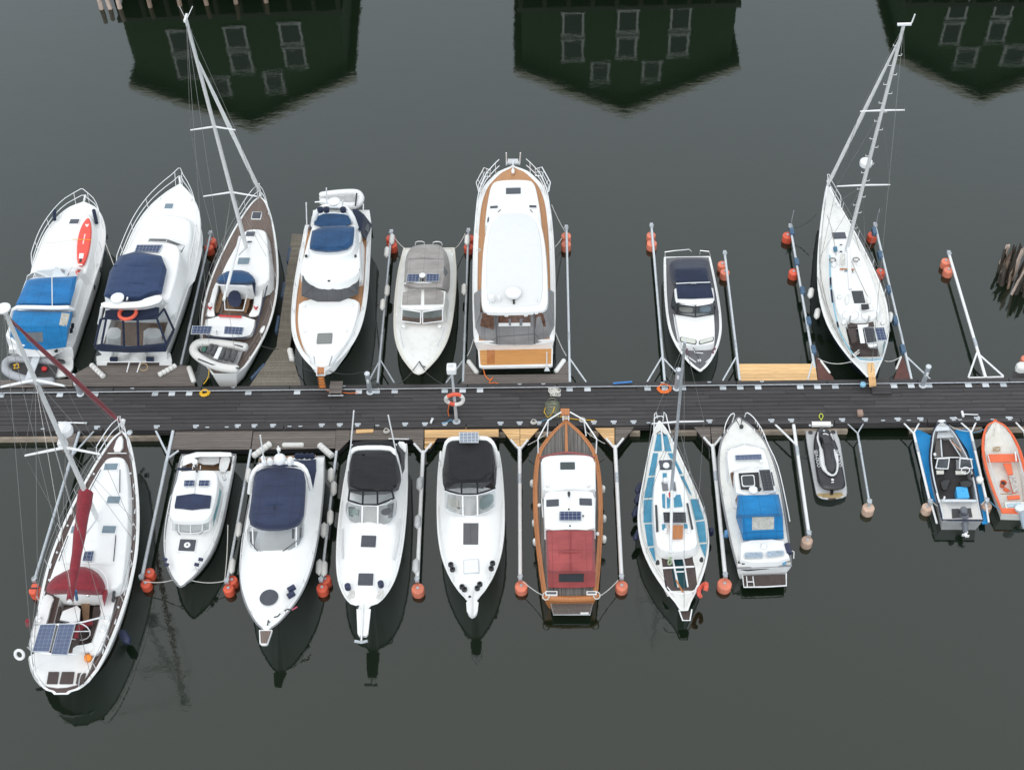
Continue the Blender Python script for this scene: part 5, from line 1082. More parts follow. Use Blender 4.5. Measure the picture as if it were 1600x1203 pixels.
for pth in ([(110, 330, 1.4), (105, 500, 1.3), (165, 760, 1.2), (240, 900, 1.2)], [(150, 200, 1.5), (180, 290, 1.6), (200, 420, 1.6)], [(300, 300, 1.5), (370, 520, 1.4), (430, 740, 1.3)], [(285, 455, 1.65), (340, 580, 1.6), (400, 700, 1.5), (430, 790, 1.4)], [(95, 540, 1.25), (140, 700, 1.2), (215, 880, 1.15), (290, 990, 1.12)]): B.tube('deck_line', pth, .014, mat('grey_rope', (.30, .27, .24), .9), 5, it=1)
B.tube('blue_line', [(165, 420, 1.55), (166, 560, 1.5), (185, 700, 1.4), (218, 850, 1.3), (280, 950, 1.2), (315, 990, 1.2), (380, 1000, 1.2), (450, 995, 1.2)], .03, mat('pale_blue_line', (.20, .45, .58), .7), 5, it=1)
for a, b in (((168, 545), (170, 600)), ((172, 612), (180, 680)), ((205, 790), (212, 818))): B.tube('dark_cover', [(a[0], a[1], 1.52), (b[0], b[1], 1.45)], .045, C_NAVY3, 6)
B.shell('deck_cushion', [([(245, 655), (275, 625), (272, 690), (250, 700)], 1.5), ([(250, 655), (270, 632), (268, 685), (254, 692)], 1.68)], WHITEO); B.shell('deck_cushion', [([(365, 650), (390, 640), (400, 690), (372, 695)], 1.5), ([(368, 650), (385, 645), (393, 685), (374, 688)], 1.62)], WHITEO)
for zx in (280, 385): B.part('steering_wheel', MB().tube([tuple(B.at(zx, 752, 1.85)+Vector((.06*math.cos(k*.45), .36*math.cos(k*.4488), .36*math.sin(k*.4488)))) for k in range(14)], .014, 6, closed=True).tube([B.at(zx, 752, 1.85), B.at(zx, 752, 1.85)+Vector((0, 0, -.7))], .05, 6), STEEL)
B.decal('instrument_pod', B.root.children[1] if False else B.decko, [(330, 716), (372, 714), (376, 745), (334, 748)], BLACKP, .6)
B.shell('bridge_deck', [([(255, 730), (410, 722), (408, 785), (260, 785)], 1.2), ([(258, 725), (405, 718), (405, 770), (262, 772)], 1.5)], WHITE)
B.plate('cockpit_bench', [(262, 790), (405, 783), (410, 812), (266, 818)], 1.3, .1, TEAKD); B.plate('cockpit_bench', [(266, 830), (308, 824), (316, 898), (288, 905)], 1.25, .1, TEAKD); B.plate('stern_bench', [(330, 945), (430, 938), (430, 968), (336, 972)], 1.25, .1, TEAKD)
B.solar([(352, 818), (408, 818), (426, 900), (370, 908)], 2.2, SOLARD); B.solar([(413, 820), (465, 818), (483, 890), (430, 893)], 2.2, SOLAR)
B.plate('panel_board', [(318, 805), (378, 802), (378, 812), (345, 820), (360, 905), (335, 905)], 2.1, .03, WHITE); B.shell('panel_box', [([(372, 905), (424, 902), (428, 935), (378, 938)], 1.4), ([(372, 902), (422, 900), (425, 925), (378, 930)], 2.1)], WHITE)
for zx, zy in ((360, 850), (470, 850), (400, 900)): B.tube('panel_post', [(zx, zy, 2.15), (zx, zy+20, 1.2)], .03, STEEL)
for zx, zy in ((320, 850), (325, 875), (318, 955), (305, 965)): B.tube('rope_heap', [(zx+10*math.cos(a*1.3), zy+12*math.sin(a), 1.45) for a in [k*.6 for k in range(16)]], .022, ROPED if zy < 900 else ROPE, 5)
B.tube('stern_rail', [(290, 965, 1.8), (330, 1005, 1.8), (400, 1010, 1.8), (455, 1000, 1.8), (478, 900, 1.8)], .022, STEEL)
B.shell('horseshoe_buoy', [([(460, 900), (475, 895), (470, 960), (455, 975)], 1.3), ([(462, 898), (472, 895), (468, 950), (457, 965)], 1.75)], mat('faded_teal', (.20, .32, .33), .7))
gp = B.plate('gangplank', [(372, 1016), (408, 1013), (422, 1140), (385, 1146)], [1.5, 1.5, .8, .8], .05, WOODY)
for k in range(4): B.plate('gangplank_slat', [(386+k*1.5, 1095+k*14), (417+k*1.2, 1092+k*14), (418+k*1.2, 1096+k*14), (387+k*1.5, 1099+k*14)], [1.1-.075*k]*4, .05, WOODY, gp)
B.mast((255, 402, 1.6), (1412, 40), .11, .085); T1 = B.spreaders((1379, 173), .95, .05, .02, m=ALUW); T2 = B.spreaders((1346, 289), 1.2, .05, .02, m=ALUW)
c = B.mt_; MB().box(c+Vector((-.05, 0, .08)), (.12, .55, .07)).tube([c+Vector((0, -.3, .1)), c+Vector((0, -.35, .5))], .03, 5).build('masthead_gear', ALUW, B.masto)
fs, _ = B.onmast((1407, 58)); B.furl(fs, B.at(150, 40, 1.9), .09)
for k in range(22):
    f = .12+.84*k/22; p = B.mb_.lerp(B.mt_, f); sg = 1 if k % 2 else -1; MB().tube([p+Vector((0, sg*.08, 0)), p+Vector((-.02, sg*.22, .02)), p+Vector((-.02, sg*.22, .1))], .016, 4).build('mast_step', ALUW, B.masto)
p, f = B.onmast((1353, 262)); MB().lathe([(.05, -.2), (.27, -.12), (.29, 0), (.27, .1), (.05, .16)], p+Vector((.34, 0, 0)), 16).build('radar_dome', ALUW, B.masto)
B.tube('boom', [(268, 385, 2.7), (277, 610, 2.55)], .09, ALUW, 8)
hx = B.mb_.x
for sg in (0, 1):
    y = (-1 if sg == 0 else 1)*(B.half(hx)-.1); cp = Vector((hx-.15, y, B.sheer(hx)))
    B.wires([(cp, T2[sg]), (T2[sg], T1[sg]), (T1[sg], B.mt_), (cp+Vector((.2, 0, 0)), B.onmast((1346, 289))[0]), (T2[sg], B.onmast((1379, 173))[0])])
B.wires([(B.mt_, Vector((.1, 0, 1.2))), (B.onmast((1346, 289))[0], Vector((B.L*.88, 0, 1.5)))])
B.tube('pulpit_bar', [(135, 130, 1.75), (150, 42, 2.1)], .05, ALUW); B.tube('pulpit_bar', [(165, 45, 2.05), (215, 155, 1.8)], .05, ALUW)
B.rails(B.L*.1, .6, wire=True, every=1.7, x1=B.L*.88, bow=False, name='lifelines'); B.rails(B.L*.87, .62, over=.2, every=.7, name='pulpit'); B.cleats((.1, .5, .9), .06)

# ================================================================= LOWER ROW, LEFT
# ---- big sailing yacht with wine red covers
B = Boat('sailing_yacht', 'big sailing yacht with wine red boom cover and sprayhood, solar panels over its stern', 'sailing yacht', (20, 640, 2.6152), (447, 88, 1.55), (198, 1160, 1.3))
TEAKR = lines(mat('red_grey_teak', (.105, .07, .062), .8, var=.22, scale=5, stretch=(.3, 4, 1), dirt=(.16, .12, .11), dirtscale=2, dirtamt=.5), 'Y', .07, .14, (.03, .025, .025))
B.hull([(120, 408, 474), (200, 350, 492), (300, 288, 503), (400, 232, 507), (500, 184, 504), (600, 144, 494), (700, 114, 472), (800, 90, 440), (900, 72, 400), (1000, 62, 352), (1070, 72, 320), (1115, 98, 292), (1145, 135, 255)], wl=.74, rake=1.6, trake=1.5, sround=.45, deckm=TEAKR, rim=.09, rimm=WHITE, gun=.035, gunm=WHITE, cockpit=(770, 985, .95, .75, TEAKD), sp=1.8, boot=mat('wine_stripe', (.12, .015, .02), .4))
B.cab('coachroof', [(196, 395, 445), (215, 378, 458), (280, 338, 465), (380, 285, 470), (500, 230, 462), (640, 168, 445), (740, 132, 425)], 1.88, 1.1, r=.1, lean=.1, crown=.08)
B.shell('sail_bag', [([(403, 178), (428, 108), (455, 106), (453, 178)], 1.5), ([(408, 172), (430, 110), (450, 108), (447, 172)], 1.72)], WHITE); B.tube('deck_bar', [(388, 178, 1.62), (465, 178, 1.62)], .025, ALUW)
for zx, zy, l, w_ in ((402, 236, .42, .62), (413, 371, .42, .58), (394, 492, .42, .6)): B.hatch(zx, zy, 2.0, l, w_, HATCHB)
B.hatch(252, 492, 1.95, .42, .3, HATCHB)
B.solar([(293, 578), (332, 576), (324, 618), (284, 616)], 2.04, SOLAR)
for a, b in (((360, 245), (310, 338)), ((438, 245), (437, 338)), ((226, 515), (188, 618)), ((421, 513), (412, 618))): B.tube('handrail', [(a[0], a[1], 2.02), (b[0], b[1], 2.0)], .02, RUB)
for a, b in (((452, 502), (448, 550)), ((432, 660), (428, 688)), ((413, 740), (408, 780))): B.plate('side_window', [(a[0]-4, a[1]), (a[0]+5, a[1]), (b[0]+4, b[1]), (b[0]-5, b[1])], 1.72, .12, GLASSD)
B.tube('sheet_track', [(196, 630, 2.0), (300, 628, 2.05), (410, 632, 2.0)], .03, ALUW)
B.shell('cockpit_coaming', [([(128, 752), (178, 765), (165, 800), (148, 870), (100, 985), (60, 985), (80, 880), (110, 800)], 1.15), ([(130, 750), (170, 765), (155, 800), (140, 865), (95, 975), (66, 975), (86, 880), (114, 800)], 1.6)], WHITE)
B.shell('cockpit_coaming', [([(345, 755), (428, 755), (410, 850), (370, 985), (345, 1015), (300, 1015), (320, 950), (352, 850), (362, 800)], 1.15), ([(350, 752), (422, 752), (404, 845), (364, 975), (340, 1003), (308, 1003), (328, 945), (358, 845), (368, 800)], 1.6)], WHITE)
B.shell('aft_deck', [([(58, 995), (200, 1010), (345, 1005), (318, 1080), (285, 1130), (200, 1152), (120, 1140), (75, 1085)], 1.0), ([(62, 985), (200, 1000), (340, 996), (312, 1072), (280, 1118), (200, 1138), (125, 1126), (80, 1075)], 1.42)], WHITE)
for q in ([(146, 1070), (188, 1070), (180, 1118), (138, 1118)], [(201, 1070), (251, 1070), (243, 1118), (190, 1118)], [(265, 1075), (298, 1075), (288, 1118), (257, 1118)]): B.plate('stern_locker_lid', q, 1.5, .05, TEAKD)
for q in ([(162, 808), (196, 802), (188, 862), (150, 868)], [(205, 806), (240, 806), (236, 846), (203, 848)], [(330, 803), (363, 806), (342, 935), (316, 935)], [(245, 930), (275, 930), (262, 1000), (232, 1000)], [(280, 960), (325, 955), (320, 985), (275, 990)]): B.plate('teak_seat', q, 1.25, .12, TEAKD)
B.shell('helm_pedestal', [([(190, 865), (200, 825), (262, 800), (278, 815), (276, 868), (240, 875)], .8), ([(192, 858), (205, 822), (262, 800), (276, 815), (272, 862), (240, 868)], 1.75)], WHITE, it=0)
B.plate('cockpit_table', [(275, 760), (315, 775), (310, 870), (290, 880)], 1.2, .05, TEAKC); B.plate('red_cushion', [(262, 880), (300, 868), (300, 880), (268, 905), (265, 930), (248, 930)], 1.45, .1, C_RED); B.plate('red_cushion', [(300, 865), (325, 862), (325, 875), (300, 880)], 1.45, .1, C_RED)
B.part('steering_wheel', MB().tube([tuple(B.at(262, 905, 1.7)+Vector((.1*math.sin(k*.4488), .5*math.cos(k*.4488), .5*math.sin(k*.4488)))) for k in range(14)], .025, 6, closed=True).tube([B.at(262, 905, 1.7)+Vector((0, .5, 0)), B.at(262, 905, 1.7)-Vector((0, .5, 0))], .02, 5), STEEL)
B.shell('stern_seat', [([(245, 970), (300, 960), (330, 950), (335, 985), (300, 1010), (240, 1010)], 1.2), ([(248, 965), (300, 958), (328, 948), (332, 975), (300, 998), (243, 1000)], 1.65)], WHITE)
B.shell('sprayhood', [([(130, 756), (148, 700), (228, 660), (282, 648), (342, 668), (380, 712), (378, 756), (330, 758), (250, 752)], 1.8), ([(133, 748), (152, 692), (230, 650), (282, 637), (340, 657), (374, 702), (372, 745), (330, 748), (250, 745)], 2.25), ([(155, 738), (172, 695), (238, 662), (282, 652), (330, 668), (352, 705), (350, 735), (325, 738), (250, 736)], 2.5)], C_RED)
B.tube('hood_frame', [(320, 640, 2.3), (360, 655, 2.3), (385, 690, 2.2), (388, 745, 2.0)], .03, ALUW, it=1); B.shell('hood_side', [([(370, 745), (392, 740), (375, 805), (368, 780)], 1.7), ([(366, 738), (388, 735), (374, 790), (366, 770)], 2.1)], C_RED, it=0)
B.mast((343, 440, 1.95), (6, 484), .115, .085)
gn, _ = B.onmast((20+300/2.6152, 640+340/2.6152)); 
cl = B.at(234, 778, gn.z-.1); cr = [gn, cl]
nn = 10; ring = []
for k in range(nn+1):
    f = k/nn; c = gn.lerp(cl, f); wv = .30-.17*f; hv = .34-.16*f
    ring.append([c+Vector((0, wv*math.cos(a)*(1+.08*math.sin(k*1.9)), hv*math.sin(a)*(1 if math.sin(a) > 0 else .7))) for a in [q*math.pi/6 for q in range(12)]])
B.part('boom_cover', MB().loft(ring), C_RED); B.tube('boom_end', [(234, 778, cl.z), (228, 790, cl.z)], .09, ALU); B.tube('boom_strop', [(262, 775, 2.4), (256, 740, cl.z)], .06, mat('blue_strop', (.03, .12, .25), .7))
B.tube('vang', [(345, 445, 2.0), (290, 520, 3.0)], .035, ALU)
T1 = B.spreaders((47, 597), 1.15, .35, .05, .05); T2 = B.spreaders((93, 703), 1.45, .4, .05, .05)
p, f = B.onmast((93, 700)); MB().lathe([(.05, -.25), (.3, -.2), (.33, -.05), (.3, .1), (.15, .2), (.02, .22)], p+Vector((.45, 0, .45)), 18).build('radar_dome', ALUW, B.masto); MB().box(p+Vector((.22, 0, .2)), (.45, .12, .08)).build('radar_bracket', ALUW, B.masto, 0); MB().box(p+Vector((.1, .1, 0)), (.25, .3, .3)).build('steaming_light', ALUW, B.masto, 0)
MB().lathe([(.02, -.05), (.24, -.03), (.25, .04), (.16, .1), (.02, .11)], B.mt_+Vector((0, 0, .05)), 18).build('masthead_disc', ALUW, B.masto)
fs, _ = B.onmast((12, 495)); B.furl(fs, B.at(432, 45, 1.9), .1, C_RED); B.wires([(fs+Vector((.1, 0, 0)), B.at(445, 88, 1.6))])
hx = B.mb_.x
for sg in (0, 1):
    y = (-1 if sg == 0 else 1)*(B.half(hx)-.12); cp = Vector((hx-.3, y, B.sheer(hx))); m2 = B.onmast((93, 703))[0]; m1 = B.onmast((47, 597))[0]
    B.wires([(cp, T2[sg]), (T2[sg], T1[sg]), (T1[sg], B.mt_), (cp+Vector((.4, 0, 0)), m2), (cp-Vector((.4, 0, 0)), m2), (T2[sg], m1)], .0095)
    B.wires([(B.mt_, Vector((.5, y*.75, 1.5))), (m1, Vector((B.L*.22, y*.9, 2.0)))], .0095)
B.wires([(gn.lerp(cl, .9)+Vector((0, 0, .2)), m1), (gn.lerp(cl, .4)+Vector((0, 0, .25)), m1)], .008, ROPE, 'topping_lift')
B.solar([(112, 875), (177, 873), (148, 990), (78, 988)], 2.5, SOLARL); B.solar([(188, 873), (256, 873), (222, 1003), (155, 1000)], 2.5, SOLARL)
B.tube('panel_arch', [(60, 970, 1.2), (82, 985, 2.4), (150, 998, 2.45), (225, 1000, 2.45), (350, 985, 1.3)], .035, STEEL, it=1); B.tube('panel_arch', [(85, 880, 1.3), (110, 878, 2.4), (250, 876, 2.45), (392, 840, 1.5)], .035, STEEL, it=1)
B.rails(B.L*.06, .62, wire=True, every=1.6, x1=B.L*.88, bow=False, name='lifelines'); B.rails(B.L*.87, .7, over=.25, every=.6, name='pulpit', r=.022); B.rails(B.L*.02, .65, x1=B.L*.16, bow=False, every=.7, name='pushpit', r=.022, mid=False)
B.tube('pulpit_post', [(345, 215, 1.6), (372, 5, 2.5)], .016, STEEL) if False else None
for sx in (380, 520): pass
for k in range(14):
    x = B.L*(.14+.052*k)
    for sg in (-1, 1): MB().lathe([(.02, 0), (.05, .01), (.04, .06), (.01, .07)], (x, sg*(B.half(x)-.22), B.sheer(x)+.03), 8).build('deck_fitting', ALUW, B.root) if k % 2 else MB().box((x, sg*(B.half(x)-.14), B.sheer(x)+.07), (.22, .04, .04)).build('fairlead', ALUW, B.root, 0)
for zx, zy in ((110, 860), (385, 860), (370, 900), (310, 755)): MB().lathe([(.12, 0), (.12, .1), (.07, .13), (.09, .22), (.02, .23)], B.at(zx, zy, 1.6), 12).build('winch', STEEL, B.root)
B.shell('orange_bag', [([(288, 1012), (300, 995), (325, 1002), (326, 1028), (300, 1035)], 1.5), ([(292, 1010), (303, 998), (320, 1003), (320, 1022), (302, 1027)], 1.8)], mat('bright_orange', (.85, .25, .02), .6))
B.part('stern_lifering', MB().tube([tuple(B.at(27, 1000, 1.4)+Vector((.1*math.sin(k*.4488), .16*math.cos(k*.4488), .16*math.sin(k*.4488)))) for k in range(14)], .06, 8, closed=True), ALUW)
B.tube('red_flag', [(62, 880, 1.6), (60, 862, 2.2)], .09, C_RED); B.tube('windlass', [(445, 70, 1.7), (452, 40, 1.8)], .1, STEEL); B.tube('anchor', [(475, 95, 1.6), (480, 92, 1.5)], .11, GALVW)
o = empty('life_vest', B.W(88, 735, .9), 0, 'orange life vest hanging on the left guard rail of the red-covered yacht', 'life vest'); MB().block(rrect([(-.14, -.25), (.14, -.25), (.14, .25), (-.14, .25)], .08), -.1, .1, .06).build('vest_body', ORANGE, o); MB().box((0, 0, .11), (.3, .06, .02)).build('belt', BLACKP, o, 0)

# ---- small hardtop cruiser
B = Boat('hardtop_cruiser', 'small white hardtop cruiser with navy sunroof cover and open aft cockpit', 'motorboat', (240, 690, 5.0125), (213, 1135, 1.2), (432, 105, 1.0))
B.hull([(125, 224, 652), (200, 204, 638), (300, 180, 615), (400, 154, 592), (500, 126, 567), (600, 100, 540), (700, 80, 508), (800, 70, 470), (900, 74, 420), (1000, 100, 352), (1080, 148, 285)], wl=.78, rake=1.0, deckm=WHITE, gun=.045, blunt=.2, boot=NAVYHULL, camber=.45, cockpit=(118, 232, 1.15, .5, TEAKC), gunm=GREYRUB)
B.cab('cabin', [(600, 140, 450), (420, 170, 490), (240, 200, 480)], 1.95, 1.0, r=.08, lean=.1, it=1)
rf = B.cab('hardtop', [(608, 200, 390), (585, 145, 448), (500, 150, 470), (400, 168, 498), (290, 190, 492), (240, 200, 460), (228, 220, 420)], 2.15, 1.9, r=.08, lean=.03, crown=.06)
B.decal('sunroof_cover', rf, [(180, 425), (450, 425), (437, 505), (165, 505)], C_NAVY, .03)
sr = [B.at(*p, 2.26) for p in ((180, 424), (310, 406), (450, 422), (438, 510), (300, 528), (164, 512))]; B.part('sunroof_cover', MB().loft([[p-Vector((0, 0, .1)) for p in ccw(sr)], ccw(sr)]), C_NAVY)
B.solar([(240, 301), (323, 301), (318, 349), (235, 349)], 2.28); B.solar([(356, 301), (441, 302), (434, 347), (350, 346)], 2.28); B.tube('roof_seam', [(340, 240, 2.24), (320, 405, 2.24)], .012, GREYP)
lo = [(140, 695), (200, 712), (290, 718), (380, 708), (440, 688)]; hi = [(148, 592), (195, 608), (290, 615), (385, 605), (444, 580)]
B.glass('windscreen', lo, 1.6, hi, 2.0, GLASSC, ALUW, .022); B.plate('windscreen_blind', [(168, 690), (290, 704), (398, 692), (395, 620), (290, 635), (175, 625)], [1.62, 1.62, 1.62, 1.9, 1.9, 1.9], .02, SEATW)
B.plate('side_window', [(515, 365), (530, 385), (515, 475), (466, 660), (472, 560), (490, 460)], [1.9, 1.85, 1.8, 1.65, 1.8, 1.95], .05, mat('teal_glass', (.12, .24, .26), .08))
for a, b in (((208, 730), (185, 705)), ((358, 728), (385, 705))): B.tube('wiper', [(a[0], a[1], 1.66), (b[0], b[1], 1.72)], .014, BLACKP)
hh = B.hatch(265, 815, 1.72, .6, .72); MB().lathe([(.12, 0), (.13, .01), (.13, .015), (.12, .02)], (0, 0, .042), 16).build('emblem_ring', ALUW, hh); MB().box((0, 0, .07), (.06, .06, .01)).build('emblem_mark', BLACKP, hh, 0)
for zx, zy, dx in ((92, 920, 0), (105, 960, 0), (372, 920, 0), (340, 960, 0)): B.tube('stowed_fender', [(zx, zy-10, 1.55), (zx-6, zy+14, 1.5)], .1, FENDB, 8)
B.rails(B.L*.3, .35, over=.0, every=1.1, mid=False, bowgap=.5)
B.shell('cockpit_rim', [([(218, 195), (245, 80), (600, 78), (622, 100), (615, 130), (255, 125), (240, 195)], .95), ([(222, 188), (250, 84), (598, 82), (612, 100), (606, 118), (268, 112), (242, 188)], 1.4)], WHITE)
B.shell('side_bench', [([(525, 105), (612, 108), (575, 250), (505, 245)], .6), ([(527, 105), (608, 108), (572, 240), (508, 235)], 1.2)], SEATW); B.shell('aft_bench', [([(352, 115), (520, 118), (512, 190), (345, 182)], .6), ([(354, 112), (518, 114), (511, 182), (347, 176)], 1.05)], SEATW); B.shell('aft_bench', [([(262, 115), (345, 112), (335, 150), (270, 155)], .6), ([(264, 112), (343, 110), (334, 145), (272, 150)], 1.0)], SEATW)
B.tube('roof_edge', [(190, 215, 2.0), (300, 212, 2.05)], .06, C_NAVY3); B.tube('light_mast', [(340, 235, 2.2), (325, 165, 2.9)], .05, BLACKP); MB().lathe([(.02, 0), (.12, .02), (.12, .1), (.02, .14)], B.at(325, 165, 2.85), 12).build('all_round_light', ALUW, B.root); MB().lathe([(.02, 0), (.09, .02), (.09, .1), (.02, .14)], B.at(328, 188, 2.6), 12).build('horn', ALUW, B.root)
for zx in (305, 365): B.tube('aerial', [(zx, 215, 2.2), (zx+2, 190, 2.5)], .02, STEEL)
B.tube('helm_chair', [(545, 265, 1.5), (560, 300, 1.45)], .08, SEATW); B.cleats((.06, .5, .88), .08)

# ---- large express cruiser with navy bimini
B = Boat('express_cruiser', 'large white express cruiser with navy bimini top and round foredeck hatch', 'motor yacht', (360, 680, 3.538), (197, 1085, 1.7), (342, 120, 1.35))
B.hull([(140, 152, 514), (250, 118, 507), (400, 83, 492), (550, 57, 474), (680, 45, 452), (780, 47, 427), (880, 64, 386), (970, 102, 328), (1040, 147, 264)], wl=.76, rake=1.5, deckm=WHITE, gun=.035, blunt=.2, boot=NAVYHULL, camber=.62, gunm=GREYRUB)
B.plate('bow_platform', [(158, 1075), (232, 1075), (206, 1150), (196, 1157), (172, 1157), (161, 1148)], 1.74, .1, WHITE); B.plate('platform_teak', [(164, 1080), (226, 1080), (202, 1148), (168, 1148)], 1.76, .01, TEAKG)
lo = [(93, 520), (96, 580), (112, 618), (160, 642), (240, 652), (320, 640), (380, 605), (402, 560), (408, 490)]; hi = [(104, 485), (112, 500), (135, 512), (180, 520), (245, 524), (310, 516), (360, 500), (390, 480), (402, 450)]
B.plate('dashboard', [(104, 530), (108, 590), (130, 615), (240, 640), (360, 605), (392, 560), (395, 510), (250, 535)], 1.92, .05, INT)
for q in ([(188, 552), (242, 548), (246, 592), (205, 605), (185, 590)], [(250, 555), (292, 555), (288, 605), (255, 612)], [(305, 520), (355, 515), (352, 572), (305, 575)], [(215, 525), (285, 522), (285, 550), (215, 552)], [(203, 600), (280, 600), (278, 630), (203, 630)]): B.plate('helm_seat', q, 2.02, .1, SEATG, it=1)
B.glass('windscreen', lo, 2.0, hi, 2.6, GLASSC, STEEL, .018, False)
B.tube('windscreen_post', [(122, 512, 2.6), (126, 625, 2.02)], .03, ALUW); B.tube('windscreen_post', [(364, 498, 2.6), (363, 612, 2.02)], .03, ALUW)
for a, b in (((150, 640), (118, 598)), ((290, 640), (370, 582))): B.tube('wiper', [(a[0], a[1], 2.05), (b[0], b[1], 2.25)], .016, BLACKP)
B.shell('coaming', [([(120, 200), (440, 200), (430, 420), (410, 520), (385, 520), (110, 520), (92, 500), (100, 400)], 1.3), ([(125, 200), (432, 200), (422, 420), (402, 500), (385, 510), (112, 510), (98, 490), (106, 400)], 1.95)], WHITE)
B.shell('bimini', [([(130, 225), (180, 195), (270, 187), (382, 196), (418, 225), (416, 340), (404, 482), (342, 518), (245, 532), (150, 522), (97, 485), (115, 350)], 2.6), ([(134, 208), (182, 180), (270, 172), (380, 182), (415, 210), (413, 330), (402, 470), (340, 504), (245, 520), (150, 511), (98, 470), (118, 335)], 2.85), ([(155, 215), (192, 197), (270, 190), (370, 198), (395, 220), (392, 330), (380, 455), (335, 485), (245, 498), (158, 490), (120, 460), (138, 340)], 3.0)], C_NAVY)
B.tube('bimini_seam', [(110, 385, 2.95), (240, 378, 3.06), (405, 380, 2.95)], .014, C_NAVY2); B.tube('bimini_seam', [(243, 390, 3.05), (246, 515, 2.86)], .014, C_NAVY3)
B.tube('radar_arch', [(105, 320, 1.9), (115, 240, 2.6), (140, 180, 3.0), (200, 152, 3.1), (300, 146, 3.12), (390, 160, 3.0), (425, 205, 2.8), (445, 300, 2.0)], .095, WHITE, 8, it=1)
for zx, zy, r_ in ((275, 140, .25), (222, 155, .13), (335, 148, .13), (190, 160, .11), (185, 140, .1), (330, 160, .1)): MB().lathe([(r_*.4, -.05), (r_, .02), (r_, .16), (r_*.7, .26), (.02, .3)], B.at(zx, zy, 3.15), 16).build('dome_aerial', ALUW, B.root)
B.tube('antenna', [(190, 165, 3.1), (165, 0, 5.2)], .03, ALUW); B.tube('light_mast', [(268, 118, 3.3), (264, 62, 4.0)], .035, STEEL); B.plate('mast_light', [(255, 70), (275, 66), (276, 80), (258, 84)], 3.9, .1, ALUW)
B.shell('aft_cover', [([(160, 145), (300, 135), (420, 142), (475, 135), (478, 200), (460, 310), (440, 300), (430, 210), (400, 170), (165, 170)], 1.35), ([(165, 142), (300, 132), (420, 138), (470, 132), (473, 195), (456, 300), (443, 295), (436, 210), (400, 165), (170, 165)], 1.75)], C_NAVY, it=0)
for zx in (372, 395, 425, 452): MB().lathe([(.02, 0), (.13, .02), (.14, .12), (.02, .2)], B.at(zx, 122, 1.6), 10).build('headrest', C_NAVY3, B.root)
B.plate('teak_swim_step', [(155, 130), (330, 112), (470, 106), (475, 116), (330, 124), (160, 146)], 1.42, .05, TEAKC)
hh = MB().lathe([(.34, -.03), (.36, .02), (.34, .04), (.02, .045)], B.drop(214, 898, 2.1)[0], 24).build('round_hatch', HATCHG, B.root)
for zx, zy in ((338, 848), (335, 882)): B.tube('stowed_fender', [(zx-18, zy+10, 2.0), (zx+18, zy-12, 2.0)], .12, FENDB, 8)
B.tube('side_window', [(453, 488, 1.2), (454, 535, 1.2)], .05, GLASSD); B.rails(B.L*.45, .32, over=0, every=1.3, mid=False, bowgap=.6)
for pth, m_ in (([(205, 1050, 1.9), (210, 1020, 1.95), (218, 1035, 1.9)], ROPED), ([(300, 970, 2.0), (315, 960, 2.0), (340, 965, 1.95)], ROPED), ([(340, 965, 1.95), (368, 948, 1.85)], mat('pink_rope', (.5, .08, .14), .8)), ([(240, 1005, 2.0), (262, 1000, 2.0), (275, 985, 2.0)], ROPED)): B.tube('deck_line', pth, .03, m_)
B.cleats((.05, .5, .9), .1)

# ---- two express cruisers with black canopies
def express(label, zoom, bow, stern, rows, fore, base, top, can, clear, mull, arch, extra):
    B = Boat('express_cruiser', label, 'motorboat', zoom, bow, stern)
    B.hull(rows, wl=.78, rake=1.4, deckm=WHITE, gun=.045, blunt=.26, boot=RUB, camber=.62)
    B.glass('windscreen', base, 1.92, top, 2.42, GLASSC, STEEL, .018, False)
    for a, b in mull: B.tube('windscreen_post', [(a[0], a[1], 2.44), (b[0], b[1], 1.95)], .035, ALUW)
    lo_, hi_ = can
    B.shell('canopy', [(lo_[0], lo_[1]), (hi_, 2.85), ([(sum(p[0] for p in hi_)/len(hi_)+(p[0]-sum(q[0] for q in hi_)/len(hi_))*.9, sum(p[1] for p in hi_)/len(hi_)+(p[1]-sum(q[1] for q in hi_)/len(hi_))*.93) for p in hi_], 2.95)], C_BLACK)
    B.glass('canopy_front', clear[0], 2.42, clear[1], 2.84, GLASSC, C_BLACK, .04)
    B.tube('radar_arch', arch, .1, WHITE, 8, it=1)
    return B
B = express('white express cruiser with black canopy, twin antennas and a long bow pulpit', (515, 640, 3.1658), (168, 990, 1.65), (244, 175, 1.25),
    [(235, 102, 386), (380, 74, 386), (560, 48, 374), (700, 37, 355), (820, 43, 328), (900, 68, 290), (955, 108, 242)],
    [(950, 135, 215), (900, 90, 268), (820, 68, 305), (700, 60, 330), (600, 66, 345), (560, 75, 340)],
    [(82, 465), (80, 515), (104, 552), (160, 574), (236, 578), (300, 560), (328, 518), (332, 455)], [(94, 448), (98, 456), (120, 466), (165, 474), (236, 476), (285, 464), (312, 440), (322, 420)],
    (([(95, 215), (112, 165), (325, 165), (352, 220), (360, 330), (335, 420), (98, 430), (85, 330)], 1.7), [(108, 222), (125, 212), (312, 208), (328, 220), (340, 300), (338, 375), (306, 402), (98, 398), (97, 320)]),
    ([(93, 448), (163, 470), (237, 470), (318, 438)], [(99, 398), (166, 402), (236, 402), (308, 400)]), [((162, 474), (160, 574)), ((239, 474), (238, 577))],
    [(92, 330, 1.7), (100, 240, 2.5), (112, 200, 2.95), (150, 188, 3.02), (290, 188, 3.02), (322, 205, 2.95), (345, 300, 2.2), (352, 345, 1.7)], None)
